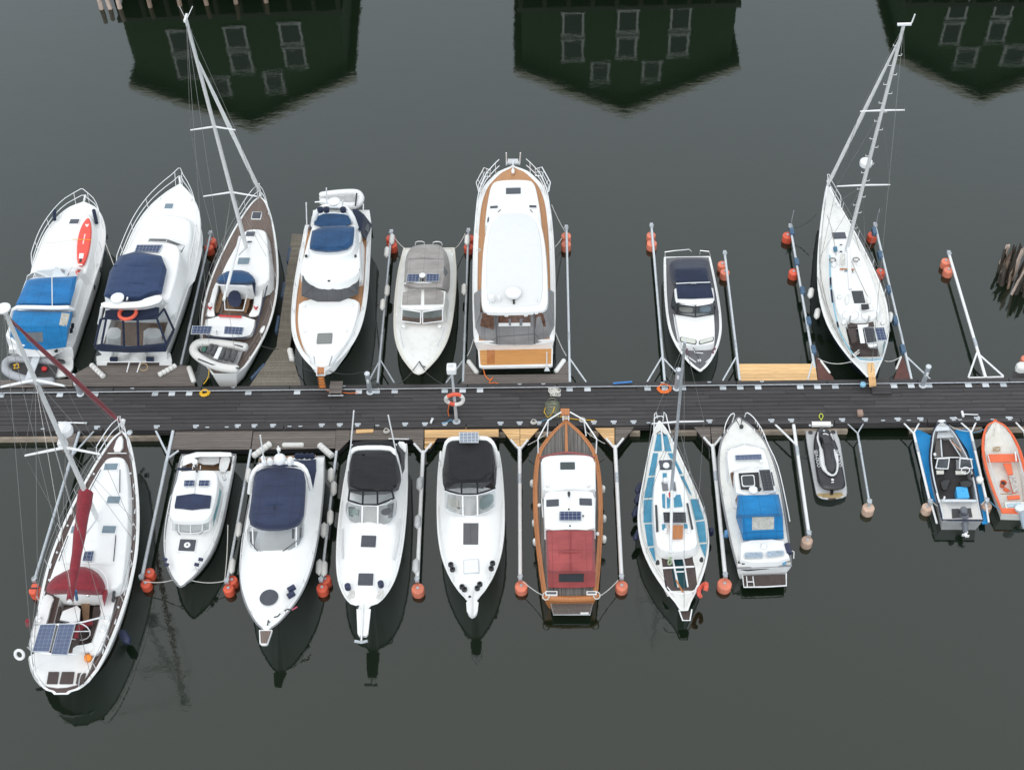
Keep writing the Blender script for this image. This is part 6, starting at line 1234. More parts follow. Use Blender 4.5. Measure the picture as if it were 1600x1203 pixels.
B.plate('dashboard', [(92, 480), (95, 520), (160, 558), (236, 562), (310, 530), (318, 460), (236, 480), (160, 480)], 1.85, .05, INT); B.shell('helm', [([(252, 500), (300, 485), (305, 515), (260, 530)], 1.85), ([(254, 495), (298, 482), (302, 505), (262, 518)], 2.05)], SEATG); B.plate('chart_pack', [(95, 488), (145, 492), (140, 520), (98, 515)], 2.0, .06, mat('pale_green', (.45, .55, .50), .6))
B.shell('aft_canvas', [([(112, 175), (325, 170), (335, 200), (108, 205)], 1.3), ([(118, 156), (318, 150), (328, 180), (114, 186)], 2.6)], C_BLACK); B.shell('side_canvas', [([(335, 165), (372, 200), (372, 290), (352, 345), (345, 290)], 1.4), ([(330, 190), (350, 215), (356, 260), (348, 310), (342, 270)], 2.2)], C_BLACK, it=0)
B.shell('aft_seat', [([(333, 160), (380, 163), (386, 215), (375, 225), (345, 195)], 1.2), ([(335, 156), (376, 160), (381, 205), (372, 212), (348, 188)], 1.6)], WHITE)
for a in ([(94, 300, 2.3), (120, 5, 6.2)], [(346, 290, 2.3), (290, 28, 5.8)]): B.tube('antenna', a, .028, ALUW)
B.plate('bow_pulpit', [(133, 985), (203, 985), (190, 1105), (182, 1118), (146, 1118), (138, 1105)], 1.72, .12, WHITE); B.tube('anchor_shank', [(165, 960, 1.82), (157, 1140, 1.8)], .04, STEEL); B.tube('anchor_fluke', [(123, 1143, 1.75), (157, 1150, 1.7), (188, 1143, 1.75)], .06, GALV)
for zx, zy in ((193, 654), (179, 842)): B.hatch(zx, zy, 2.02, .6, .66)
for a, b, c_ in (((62, 590), (60, 660), (64, 735)), ((347, 540), (342, 640), (318, 742))): B.tube('toe_rail', [(a[0], a[1], 1.75), (b[0], b[1], 1.75), (c_[0], c_[1], 1.75)], .035, GREYP)
for zx, zy in ((92, 885), (255, 872)): MB().lathe([(.03, 0), (.12, .02), (.12, .25), (.03, .3)], B.at(zx, zy, 1.8), 10).build('stowed_fender', FENDB, B.root)
for zx, zy in ((105, 915), (250, 915)): B.tube('rope_heap', [(zx+16*math.cos(a*1.3), zy+18*math.sin(a), 1.78) for a in [k*.6 for k in range(20)]], .025, ROPE, 5)
MB().lathe([(.02, 0), (.06, .02), (.02, .08)], B.at(139, 974, 1.8), 8).build('deck_fitting', BLACKP, B.root); B.rails(B.L*.35, .18, over=0, every=1.2, mid=False, bowgap=.8, r=.012); B.cleats((.06, .5, .85), .1)

B = express('white express cruiser with black canopy and a solar panel on its arch', (670, 660, 3.759), (255, 1052, 1.55), (240, 185, 1.15),
    [(215, 62, 413), (300, 54, 424), (450, 50, 436), (600, 52, 438), (700, 60, 430), (800, 77, 408), (900, 117, 370), (980, 167, 323), (1025, 205, 296)],
    [(1000, 205, 300), (940, 160, 335), (850, 115, 375), (720, 85, 405), (580, 80, 410), (540, 85, 405)],
    [(92, 495), (115, 520), (160, 538), (205, 546), (245, 549), (290, 544), (345, 525), (392, 495)], [(94, 400), (120, 412), (160, 422), (198, 427), (245, 428), (288, 425), (340, 412), (390, 390)],
    (([(82, 200), (95, 120), (385, 115), (400, 200), (398, 345), (385, 400), (98, 405), (78, 345)], 1.6), [(103, 150), (112, 108), (150, 98), (330, 96), (366, 108), (378, 160), (372, 342), (104, 347)]),
    ([(96, 397), (192, 422), (286, 420), (388, 388)], [(105, 348), (192, 350), (284, 348), (372, 342)]), [((199, 428), (201, 546)), ((285, 426), (287, 545))],
    [(82, 260, 1.7), (95, 150, 2.6), (112, 105, 2.92), (150, 93, 2.98), (330, 90, 2.98), (366, 108, 2.92), (392, 160, 2.6), (405, 260, 1.7)], None)
B.plate('dashboard', [(105, 495), (160, 525), (245, 535), (345, 512), (380, 490), (375, 420), (245, 440), (110, 425)], 1.82, .05, SEATW); B.shell('helm', [([(298, 440), (380, 415), (380, 480), (300, 525)], 1.82), ([(300, 436), (376, 412), (376, 465), (302, 512)], 2.0)], mat('grey_green', (.30, .38, .38), .4)); B.shell('seat', [([(110, 450), (175, 450), (175, 510), (125, 500)], 1.82), ([(112, 445), (172, 446), (172, 495), (126, 488)], 2.0)], CREAM); MB().lathe([(.02, 0), (.06, .02), (.02, .06)], B.at(176, 504, 1.95), 8).build('compass', BLACKP, B.root)
B.solar([(178, 57), (292, 57), (292, 117), (180, 117)], 3.2, SOLARP); B.tube('panel_post', [(236, 90, 3.15), (236, 100, 2.9)], .04, STEEL)
DRP = lines(mat('flexible_panel', (.085, .085, .09), .5, var=.08), 'Y', .34, .04, (.03, .03, .03)); B.decal('flexible_panel', B.decko, [(203, 591), (292, 591), (290, 717), (202, 717)], DRP, .02)
B.hatch(249, 846, 2.0, .62, .62, NONSKID, GREYP)
for zx, zy in ((130, 840), (140, 868), (375, 832), (367, 862), (196, 970), (210, 985), (300, 955), (285, 978)): MB().lathe([(.03, 0), (.11, .02), (.11, .12), (.05, .14), (.05, .05)], B.at(zx, zy, 1.75), 10).build('stowed_fender', BLACKP, B.root)
B.plate('bow_pulpit', [(218, 1040), (292, 1040), (288, 1100), (278, 1130), (255, 1142), (234, 1130), (224, 1100)], 1.6, .12, WHITE, it=1, smooth=40); B.tube('anchor_shank', [(254, 990, 1.75), (254, 1140, 1.7)], .035, STEEL); B.tube('pulpit_rail', [(222, 1060, 1.8), (226, 1110, 1.8), (254, 1150, 1.8), (284, 1110, 1.8), (290, 1060, 1.8)], .018, STEEL)
MB().lathe([(.02, 0), (.06, .02), (.02, .06)], B.at(240, 1024, 1.72), 8).build('deck_fitting', BLACKP, B.root)
for zx in (70, 405): B.shell('stern_quarter', [([(zx-8, 175), (zx+8, 172), (zx+12, 240), (zx-12, 240)], 1.1), ([(zx-7, 168), (zx+7, 166), (zx+9, 225), (zx-9, 225)], 1.5)], WHITE)
B.rails(B.L*.35, .18, over=0, every=1.2, mid=False, bowgap=.8, r=.012); B.cleats((.06, .5, .85), .1)

# ================================================================= LOWER ROW, RIGHT
def text_mesh(s, size):
    cu = bpy.data.curves.new('lettering', 'FONT'); cu.body = s; cu.size = size; cu.align_x = 'CENTER'; cu.align_y = 'CENTER'; cu.extrude = .002
    ob = bpy.data.objects.new('lettering', cu); me = bpy.data.meshes.new_from_object(ob); bpy.data.objects.remove(ob); return me
# ---- varnished wooden boat
B = Boat('wooden_boat', 'varnished wooden motor cruiser with white cabin roof and faded red canvas', 'motorboat', (820, 630, 3.487), (224, 94, 1.55), (247, 1055, 1.0))
PLANKG = lines(mat('silvered_planks', (.125, .115, .105), .8, var=.35, scale=3, stretch=(.25, 9, 1), dirt=(.27, .26, .25), dirtscale=3, dirtamt=.7), 'Y', .16, .1, (.035, .03, .028))
B.hull([(120, 192, 256), (150, 157, 290), (200, 113, 335), (270, 74, 384), (400, 56, 414), (550, 54, 423), (700, 63, 423), (850, 79, 414), (950, 93, 407), (1020, 104, 400)], m=VARN, wl=.8, rake=.9, deckm=PLANKG, rim=.15, rimm=VARN, gun=.045, gunm=VARN, blunt=.06, boot=ANTIF)
B.plate('king_plank', [(219, 98), (231, 98), (236, 268), (219, 268)], 1.62, .05, VARN)
B.cab('fore_cabin', [(282, 190, 270), (288, 120, 345), (305, 92, 378), (400, 95, 379), (485, 100, 381)], 1.85, 1.1, r=.05, lean=.03, crown=.06, it=1)
B.tube('cabin_trim', [(78, 300, 1.72), (150, 278, 1.85), (228, 267, 1.9), (310, 276, 1.85), (382, 298, 1.72)], .05, mat('dull_red_paint', (.24, .06, .06), .5), it=1)
B.cab('wheelhouse_roof', [(478, 150, 330), (490, 108, 378), (600, 112, 378), (696, 116, 378)], 2.2, 1.4, r=.06, lean=.03, crown=.05, it=1)
B.tube('roof_lip', [(105, 497, 2.1), (170, 480, 2.18), (245, 470, 2.2), (320, 476, 2.18), (380, 492, 2.1)], .03, GREYP, it=1)
B.hatch(233, 345, 1.97, .46, .68, mat('hatch_dark_green', (.045, .06, .06), .15)); B.hatch(152, 547, 2.28, .42, .58); B.hatch(331, 541, 2.28, .42, .58); B.solar([(187, 588), (310, 588), (310, 638), (186, 638)], 2.34)
for zx in (125, 346): MB().lathe([(.02, 0), (.08, .01), (.07, .06), (.01, .08)], B.at(zx, 449, 1.92), 12).build('mushroom_vent', STEEL, B.root)
B.tube('searchlight', [(241, 505, 2.3), (240, 485, 2.5)], .06, BLACKP); B.tube('horn', [(218, 503, 2.35), (258, 502, 2.35)], .03, STEEL)
for zx, zy in ((240, 578), (318, 615), (246, 669)): MB().lathe([(.02, 0), (.04, .01), (.03, .05), (.01, .06)], B.at(zx, zy, 2.3), 8).build('roof_fitting', BLACKP, B.root)
cv = B.shell('red_canvas', [([(114, 705), (380, 705), (384, 830), (386, 920), (384, 1000), (255, 1006), (127, 1004), (121, 920), (117, 830)], 1.15), ([(115, 698), (379, 698), (382, 815), (384, 912), (383, 925), (255, 928), (124, 925), (122, 912), (118, 815)], [2.1, 2.1, 2.1, 1.95, 1.85, 1.85, 1.85, 1.95, 2.1]), ([(128, 694), (367, 694), (368, 806), (366, 898), (362, 912), (255, 914), (140, 912), (136, 898), (132, 806)], [2.28, 2.28, 2.26, 2.15, 2.1, 2.1, 2.1, 2.15, 2.26])], C_RED2, it=0)
B.tube('canvas_bow', [(118, 812, 2.12), (250, 806, 2.31), (382, 812, 2.12)], .03, C_RED2, it=1); B.tube('canvas_bow', [(122, 910, 2.0), (250, 908, 2.17), (384, 910, 2.0)], .025, C_RED2, it=1); B.tube('canvas_bow', [(116, 696, 2.15), (250, 690, 2.32), (380, 696, 2.15)], .025, mat('dark_red_hem', (.14, .02, .022), .6), it=1); B.tube('canvas_seam', [(250, 692, 2.32), (252, 920, 2.15)], .01, C_RED)
B.decal('canvas_window', cv, [(186, 929), (322, 926), (321, 972), (186, 972)], GLASSD, .03)
for k in range(7): MB().lathe([(.01, 0), (.035, .01), (.03, .03), (.01, .04)], B.at(130+k*41, 1000-abs(k-3)*2, 1.16), 8).build('canvas_stud', ALUW, B.root)
B.tube('stern_bulwark', [(100, 1050, 1.0), (130, 1062, 1.02), (250, 1066, 1.03), (370, 1062, 1.02), (402, 1046, 1.0)], .12, VARN, 8)
for a in ((112, 1030, 178, 1044), (336, 1030, 392, 1040)): pl = B.plate('name_board', [(a[0], a[1]-8), (a[2], a[1]-8), (a[2], a[3]), (a[0], a[3])], 1.2, .08, ALUW); B.plate('board_dark', [(a[0]+6, a[1]-3), (a[2]-6, a[1]-3), (a[2]-6, a[3]-5), (a[0]+6, a[3]-5)], 1.21, .01, mat('dark_print', (.08, .08, .09), .6, var=.6, scale=25), pl)
sp_ = B.plate('swim_platform_frame', [(138, 1082), (372, 1080), (357, 1150), (155, 1150)], .40, .06, GREYP)
for k in range(6): B.plate('slat', [(142+k*2.3, 1084+k*11), (370-k*2.4, 1082+k*11), (368-k*2.4, 1091+k*11), (144+k*2.3, 1093+k*11)], .425, .02, WOODGR, sp_)
B.plate('ladder_pad', [(303, 1138), (348, 1137), (347, 1147), (303, 1148)], .46, .03, ALUW, sp_)
for sg, a in ((0, [(73, 272, 1.5), (72, 195, 2.2), (128, 92, 2.35), (198, 48, 2.4)]), (1, [(388, 272, 1.5), (392, 195, 2.2), (322, 90, 2.35), (246, 48, 2.4)])):
    B.tube('pulpit_rail', a, .03, ALUW); B.tube('pulpit_post', [(122, 180, 1.55) if sg == 0 else (334, 178, 1.55), a[2]], .025, ALUW)
B.plate('bow_platform', [(195, 28), (243, 28), (243, 62), (195, 62)], 1.85, .06, VARN)
for zx in (207, 240): B.tube('bow_ladder', [(zx, 60, 1.8), (zx-1 if zx > 220 else zx+2, 95, 1.6)], .025, ALUW)
for zy in (72, 84): B.tube('bow_ladder', [(208, zy, 1.72), (239, zy, 1.72)], .02, ALUW)
for zx, zy in ((79, 558), (395, 714)): MB().lathe([(.02, 0), (.08, .01), (.07, .08), (.01, .1)], B.at(zx, zy, 1.2), 10).build('filler_cap', ALUW, B.root)
for cx, cy in ((115, 1050), (392, 1046)): B.tube('rope_coil', [(cx+18*math.cos(a), cy+20*math.sin(a), 1.15) for a in [k*.6 for k in range(20)]], .022, ROPE, 5)
for a, b in (((92, 520), (98, 620)), ((384, 515), (381, 690)), ((90, 320), (100, 480)), ((382, 320), (384, 480))): B.tube('hand_rail', [(a[0], a[1], 1.95), (b[0], b[1], 1.95)], .02, STEEL)
for k, (zx, zy, lab) in enumerate(((42, 437, 'left side of the varnished boat, nearest its bow'), (54, 652, 'left side of the varnished boat, in the middle'), (58, 755, 'left side of the varnished boat, nearest its stern'), (424, 468, 'right side of the varnished boat, nearest its bow'), (430, 628, 'right side of the varnished boat, in the middle'), (430, 740, 'right side of the varnished boat, nearest its stern'))):
    fender((820+zx/3.487, 630+zy/3.487), .85, 'short white fender on the '+lab, r=.11, ln=.38)

# ---- sailboat with blue deck panels
B = Boat('sailing_boat', 'slim sailboat with blue deck panels, bow against the jetty', 'sailing yacht', (980, 630, 3.437), (172, 98, 1.3), (306, 1112, .9))
B.hull([(135, 148, 203), (200, 130, 240), (300, 108, 288), (400, 90, 335), (500, 73, 384), (600, 63, 422), (700, 66, 436), (800, 90, 434), (900, 140, 415), (1000, 208, 378), (1060, 255, 345), (1090, 278, 330)], wl=.72, rake=1.3, trake=.9, deckm=WHITEO, rim=.05, gun=.03, gunm=WHITE, cockpit=(795, 1005, .62, .5, mat('teal_sole', (.04, .17, .21), .7, var=.15)), sp=1.7, boot=C_BLUE)
PN = [[(160, 168), (180, 165), (186, 256), (143, 258)], [(139, 268), (165, 268), (150, 387), (115, 390)], [(112, 400), (147, 396), (135, 506), (90, 510)], [(88, 520), (133, 516), (135, 640), (88, 642)], [(93, 650), (136, 648), (142, 765), (110, 768)], [(116, 778), (143, 774), (154, 845), (148, 850)],
      [(191, 165), (214, 168), (238, 258), (202, 258)], [(217, 268), (242, 268), (298, 380), (280, 380)], [(284, 392), (302, 390), (348, 496), (335, 485)], [(339, 515), (378, 515), (412, 622), (366, 630)], [(368, 638), (415, 632), (426, 745), (388, 748)], [(390, 758), (427, 755), (418, 828), (412, 815)]]
for q in PN: B.decal('deck_panel', B.decko, q, BLUEDECK, .03, 8)
cr = B.cab('coachroof', [(296, 168, 236), (330, 162, 250), (400, 152, 280), (500, 146, 322), (600, 152, 350), (700, 162, 372), (785, 172, 372)], 1.55, 1.0, WHITE, r=.08, lean=.05, crown=.06)
for q in ([(186, 488), (203, 486), (204, 566), (190, 560)], [(212, 488), (232, 488), (232, 560), (214, 566)], [(250, 495), (285, 490), (298, 555), (252, 560)], [(190, 376), (212, 376), (212, 420), (192, 425)], [(186, 650), (204, 650), (206, 680), (188, 680)], [(305, 648), (322, 648), (326, 672), (308, 674)]): B.decal('roof_panel', cr, q, BLUEDECK, .03)
B.hatch(208, 335, 1.66, .6, .62); MB().lathe([(.02, 0), (.14, .02), (.12, .1), (.02, .14)], B.at(209, 337, 1.75), 12).build('dome_vent', ALUW, B.root)
B.hatch(203, 450, 1.68, .55, .32, SEATG); B.tube('gas_bottle', [(205, 405, 1.75), (207, 425, 1.75)], .1, ALUW, 8); B.hatch(252, 450, 1.68, .55, .2, SEATG)
B.solar([(190, 583), (316, 583), (320, 642), (196, 642)], 1.8, SOLARD)
for q in ([(149, 545), (160, 545), (168, 686), (155, 686)], [(318, 535), (328, 535), (355, 672), (345, 674)]): B.plate('side_window', q, 1.62, .15, GLASSD)
B.plate('companion_hatch', [(222, 655), (300, 654), (298, 722), (240, 722)], 1.72, .06, VARN); B.plate('washboards', [(242, 726), (298, 724), (296, 780), (246, 782)], [1.6, 1.6, 1.25, 1.25], .05, VARN); B.tube('board_gap', [(244, 752, 1.5), (297, 750, 1.5)], .012, INTD)
B.shell('side_bench', [([(178, 812), (226, 796), (258, 1000), (212, 985)], .55), ([(180, 808), (225, 792), (255, 995), (210, 980)], .95)], TEAKD, it=0); B.shell('side_bench', [([(305, 797), (355, 797), (378, 980), (332, 1005)], .55), ([(305, 793), (355, 793), (376, 975), (330, 1000)], .95)], TEAKD, it=0)
B.shell('aft_bench', [([(215, 985), (260, 1000), (330, 1004), (376, 980), (360, 1010), (240, 1012)], .55), ([(215, 980), (260, 992), (330, 996), (372, 974), (358, 1004), (242, 1006)], .95)], TEAKD, it=0)
for q in ([(232, 800), (242, 800), (280, 985), (270, 985)], [(296, 815), (304, 815), (330, 985), (322, 985)]): B.plate('seat_edge', q, 1.0, .06, ALUW)
B.tube('traveller', [(190, 884, 1.25), (360, 876, 1.25)], .04, ALUW); B.tube('cross_bar', [(255, 905, 1.1), (308, 903, 1.1)], .03, ALUW); B.tube('tiller', [(262, 948, 1.2), (300, 1015, 1.1)], .035, VARN); B.tube('rope_heap', [(228+10*math.cos(a*1.4), 845+22*math.sin(a), 1.15) for a in [k*.6 for k in range(18)]], .025, mat('green_rope', (.30, .38, .24), .9), 5)
B.tube('pushpit', [(215, 985, 1.5), (240, 1015, 1.5), (300, 1024, 1.5), (360, 1010, 1.5), (378, 975, 1.5)], .025, ALUW, it=1)
for p in ((240, 1015), (300, 1024), (350, 1012)): B.tube('pushpit_post', [(p[0], p[1], 1.5), (p[0]+2, p[1]+14, .95)], .02, STEEL)
sp_ = B.plate('stern_step', [(284, 1118), (343, 1116), (337, 1160), (298, 1161)], .72, .05, TEAKD); B.tube('step_frame', [(278, 1108, .85), (298, 1165, .74), (337, 1165, .74), (347, 1106, .85)], .03, ALUW, 6, sp_)
B.mast((235, 492, 1.65), (1070, 534), .085, .06, GALV); T = B.spreaders((1059, 659), 1.0, .05, .02, .03)
fs, _ = B.onmast((1069, 545)); B.wires([(fs, B.at(172, 92, 1.4)), (fs, Vector((.05, 0, .95)))])
hx = B.mb_.x
for sg in (0, 1):
    y = (-1 if sg == 0 else 1)*(B.half(hx)-.1); cp = Vector((hx-.1, y, B.sheer(hx))); B.wires([(cp, T[sg]), (T[sg], B.mt_), (cp+Vector((.35, 0, 0)), B.onmast((1059, 659))[0]), (cp-Vector((.35, 0, 0)), B.onmast((1059, 659))[0])])
B.tube('boom', [(240, 470, 2.6), (233, 805, 2.45)], .06, ALU, 8); B.tube('red_strop', [(228, 480, 1.8), (232, 505, 1.8)], .05, REDP)
for a in ([(143, 150, 1.3), (147, 60, 1.9), (155, 48, 1.95), (163, 80, 1.5)], [(192, 95, 1.4), (198, 48, 1.95), (208, 60, 1.95), (232, 160, 1.35)], [(150, 80, 1.8), (160, 70, 1.8), (188, 70, 1.8), (195, 78, 1.8)]): B.tube('pulpit', a, .024, ALUW)
B.tube('bow_line', [(158, 165, 1.35), (175, 150, 1.38), (190, 158, 1.38), (205, 175, 1.35)], .025, ROPED); B.tube('foredeck_bar', [(182, 130, 1.38), (198, 262, 1.4)], .03, ALUW)
B.rails(B.L*.12, .55, wire=True, every=1.6, x1=B.L*.9, bow=False, name='lifelines')
for zx, zy in ((205, 690), (330, 690), (163, 860), (398, 845)): MB().lathe([(.08, 0), (.08, .08), (.05, .11), (.06, .18), (.02, .19)], B.at(zx, zy, 1.3 if zy > 800 else 1.6), 10).build('winch', STEEL if zy < 800 else BLACKP, B.root)
o = MB().tube([Vector((.12*math.cos(a), .3*math.sin(a), .1*math.sin(a*2))) for a in [k*.5 for k in range(11)]], .09, 7).build('horseshoe_buoy', mat('worn_red_orange', (.62, .10, .06), .6, var=.2, scale=9)); o.location = B.W(404, 1000, 1.2); o.rotation_euler = (0, 0, R(-25)); tag(o, 'red-orange horseshoe buoy on the stern rail of the blue-decked sailboat', 'lifebuoy')
for zx, zy, lab in ((65, 455, 'first from the bow'), (60, 508, 'second from the bow'), (48, 580, 'third from the bow'), (55, 705, 'last towards the stern')): fender((980+zx/3.437, 630+zy/3.437), .7, 'dark navy fender on the left side of the blue-decked sailboat, '+lab, FENDB, .13, .5, ((980+zx+8)/1 if False else 980+(zx+9)/3.437, 630+(zy-16)/3.437))
fender((980+450/3.437, 630+690/3.437), .6, 'dark navy fender on the right side of the blue-decked sailboat', FENDB, .11, .45)

# ---- cabin boat with sky blue canvas
B = Boat('cabin_boat', 'white cabin boat with sky blue canvas and teak swim platform', 'cabin boat', (1110, 635, 4.148), (183, 75, 1.3), (350, 1040, .95))
B.hull([(105, 138, 226), (150, 102, 275), (220, 72, 345), (300, 60, 392), (400, 60, 430), (500, 68, 455), (600, 84, 476), (700, 103, 492), (800, 124, 507), (900, 146, 520), (1000, 168, 527)], wl=.8, rake=1.0, deckm=WHITEO, gun=.04, gunm=GREYRUB, blunt=.15, boot=NAVYHULL)
B.cab('trunk', [(255, 200, 245), (275, 118, 338), (340, 112, 362), (410, 122, 380), (440, 130, 385)], 1.6, 1.1, WHITE, r=.07, lean=.05, crown=.05, it=1)
for a, b in (((108, 280), (215, 243)), ((228, 242), (350, 275)), ((103, 295), (112, 488)), ((185, 820), (206, 950))): B.tube('grab_rail', [(a[0], a[1], 1.55 if a[1] < 500 else 1.25), ((a[0]+b[0])/2, (a[1]+b[1])/2, 1.6 if a[1] < 500 else 1.3), (b[0], b[1], 1.55 if a[1] < 500 else 1.2)], .03, GREYP)
B.solar([(157, 315), (333, 308), (336, 342), (160, 348)], 1.76, SOLARL); B.tube('windscreen_frame', [(130, 425, 1.75), (190, 405, 1.9), (265, 385, 1.95), (340, 395, 1.9)], .03, ALUW); MB().lathe([(.02, 0), (.08, .01), (.07, .06), (.01, .08)], B.at(329, 357, 1.68), 12).build('mushroom_vent', STEEL, B.root)
B.cab('wheelhouse', [(415, 160, 385), (470, 160, 400), (570, 178, 428)], 2.1, 1.1, WHITE, r=.06, lean=.05, crown=.04, it=1)
B.plate('side_window', [(128, 432), (150, 422), (178, 590), (168, 640)], [1.7, 1.95, 1.95, 1.6], .03, mat('brown_window', (.16, .09, .06), .15, var=.3, scale=7))
B.plate('roof_mat', [(182, 432), (312, 425), (322, 540), (198, 535)], 2.21, .03, RUB); hh = B.plate('roof_hatch', [(198, 446), (284, 442), (291, 515), (206, 517)], 2.26, .05, ALUW, it=1); B.plate('hatch_glass', [(204, 450), (279, 447), (285, 510), (211, 512)], 2.27, .01, GLASSD, hh, it=1)
B.solar([(313, 408), (386, 405), (415, 546), (344, 551)], 2.3, SOLARD); B.plate('solar_strip', [(388, 425), (400, 424), (418, 510), (408, 512)], 2.24, .03, HATCHG)
MB().lathe([(.02, 0), (.17, .02), (.18, .08), (.1, .15), (.02, .17)], B.at(277, 545, 2.25), 16).build('dome_aerial', ALUW, B.root); B.tube('searchlight', [(312, 545, 2.3), (325, 530, 2.4)], .07, BLACKP)
cv = B.shell('blue_canvas', [([(178, 590), (445, 580), (470, 700), (476, 858), (340, 864), (212, 868), (165, 720)], 1.1), ([(176, 575), (443, 568), (462, 700), (464, 712), (340, 718), (208, 720), (170, 705)], [2.05, 2.05, 2.0, 1.95, 1.95, 1.95, 1.95]), ([(192, 578), (428, 572), (444, 688), (445, 694), (335, 700), (225, 704), (190, 696)], 2.2)], C_BLUE2, it=0)
B.decal('canvas_window', cv, [(270, 716), (413, 713), (412, 795), (270, 800)], mat('hazy_window', (.40, .39, .35), .2, var=.25, scale=8)); B.tube('canvas_seam', [(208, 700, 2.2), (445, 692, 2.2)], .014, C_BLUE); B.tube('canvas_seam', [(212, 715, 2.0), (238, 865, 1.15)], .012, C_BLUE)
B.cab('aft_cabin', [(865, 205, 478), (920, 205, 488), (1000, 190, 505)], 1.3, .9, WHITE, r=.06, lean=.06, crown=.03, it=1)
for q in ([(217, 945), (345, 942), (346, 980), (217, 983)], [(360, 938), (480, 930), (483, 962), (362, 978)]): pl = B.plate('deck_window', q, 1.42, .05, GREYP, it=1); c0 = Vector((sum(p[0] for p in q)/4, sum(p[1] for p in q)/4)); B.plate('window_glass', [tuple(c0+(Vector(p)-c0)*.9) for p in q], 1.428, .01, mat('bluish_glass', (.30, .37, .44), .15, var=.3, scale=10), pl, it=1)
MB().lathe([(.12, 0), (.13, .02), (.1, .06), (.01, .07)], B.at(346, 905, 1.36), 14).build('round_vent', STEEL, B.root); B.tube('stowed_fender', [(497, 890, 1.3), (510, 955, 1.25)], .12, FENDB, 8)
for cx, cy, m_ in ((190, 1005, ROPED), (215, 1012, ROPED), (380, 1010, mat('grey_rope', (.3, .27, .24), .9)), (480, 1015, ROPEB), (505, 1000, mat('grey_rope', (.3, .27, .24), .9))): B.tube('rope_heap', [(cx+10*math.cos(a*1.3), cy+9*math.sin(a), 1.1) for a in [k*.6 for k in range(14)]], .025, m_, 5)
B.tube('stern_line', [(170, 1050, .8), (240, 1062, .8), (360, 1050, .8), (530, 1020, .8)], .03, RUB); B.tube('side_rail', [(528, 935, 1.3), (542, 940, 1.3), (540, 985, 1.2)], .02, STEEL)
sp_ = B.plate('swim_platform', [(210, 1096), (490, 1086), (491, 1158), (220, 1168)], .38, .05, TEAKD)
B.tube('platform_frame', [(208, 1092, .42), (217, 1170, .42), (355, 1168, .42), (492, 1160, .42), (491, 1082, .42)], .03, ALUW, 6, sp_); B.tube('ladder', [(234, 1100, .44), (240, 1165, .44)], .022, ALUW, 6, sp_); B.tube('ladder', [(275, 1100, .44), (284, 1165, .44)], .022, ALUW, 6, sp_); B.tube('ladder', [(236, 1135, .44), (280, 1135, .44)], .022, ALUW, 6, sp_)
for a in ([(88, 175, 1.3), (95, 120, 1.75), (125, 58, 1.95), (150, 42, 1.95), (158, 55, 1.9), (140, 105, 1.3)], [(222, 70, 1.4), (228, 44, 1.9), (245, 40, 1.95), (290, 80, 1.9), (345, 165, 1.8), (365, 230, 1.7), (430, 360, 1.6), (462, 480, 1.5), (495, 640, 1.45), (515, 745, 1.3)]): B.tube('guard_rail', a, .022, ALUW, it=1)
for k in range(5): B.tube('rail_net', [(290+k*14, 85+k*22, 1.85), (292+k*12, 110+k*22, 1.35)], .015, ALUW)
B.tube('bow_chain', [(168, 88, 1.4), (195, 135, 1.42), (205, 80, 1.4)], .022, ROPED); MB().lathe([(.03, 0), (.09, .02), (.09, .12), (.02, .16)], B.at(200, 138, 1.42), 10).build('windlass', BLACKP, B.root); B.cleats((.06, .5, .9), .08)
fender((1110+104/4.148, 635+825/4.148), .7, 'light blue fender beside the cabin boat with sky blue canvas', mat('fender_blue', (.12, .30, .55), .5), .1, .42)

# ---- jet ski on its float
B = Boat('jet_ski_float', 'grey plastic jet ski dock with rust-stained end', 'floating dock', (1250, 640, 7.519), (245, 200, .3), (372, 1050, .3))
PT = mat('float_plastic', (.52, .53, .54), .6, var=.06, dirt=(.34, .33, .31), dirtscale=3, dirtamt=.5)
o1 = [(52, 206), (428, 196), (438, 295), (468, 360), (500, 560), (530, 780), (558, 960), (540, 1030), (400, 1058), (270, 1058), (195, 1018), (175, 930), (142, 760), (75, 385), (68, 320)]
pf = B.shell('platform', [(o1, -.1), (o1, .2), ([(295+(x-295)*.95, 630+(y-630)*.985) for x, y in o1], .26)], PT)
B.decal('rust_stain', pf, [(200, 985), (548, 970), (520, 1035), (225, 1035)], mat('rust_stained', (.42, .31, .15), .8, var=.3, scale=4, dirt=(.2, .11, .05), dirtscale=4, dirtamt=.7), .006); B.decal('rust_stain', pf, [(330, 1040), (420, 1038), (425, 1052), (335, 1055)], mat('dark_rust', (.07, .04, .025), .8), .02)
for zx, zy in ((122, 270), (390, 265)): MB().lathe([(.1, 0), (.1, .015), (.02, .016)], B.at(zx, zy, .27), 16).build('socket', C_DGREY, B.root)
B.tube('roller', [(135, 172, .5), (358, 172, .5)], .13, FENDW, 12); 
for zx in (118, 372): B.shell('roller_bracket', [([(zx-18, 155), (zx+18, 155), (zx+18, 205), (zx-18, 205)], .2), ([(zx-16, 150), (zx+16, 150), (zx+16, 195), (zx-16, 195)], .55)], GALV)
jr = empty('jet_ski', B.W(340, 620, .26), B.ang, 'black and white jet ski lying on the grey plastic float', 'jet ski'); S = sub(B, jr)
JB = mat('jet_ski_black', (.030, .028, .032), .42, var=.15, scale=3); JS = mat('jet_ski_seat', (.045, .045, .048), .75, var=.1); JW = mat('jet_ski_white', (.66, .66, .66), .35, var=.05)
jo = [(235, 212), (290, 212), (350, 250), (402, 340), (452, 470), (492, 640), (530, 840), (534, 905), (480, 942), (350, 950), (262, 932), (212, 870), (190, 760), (165, 560), (155, 430), (168, 310), (200, 240)]
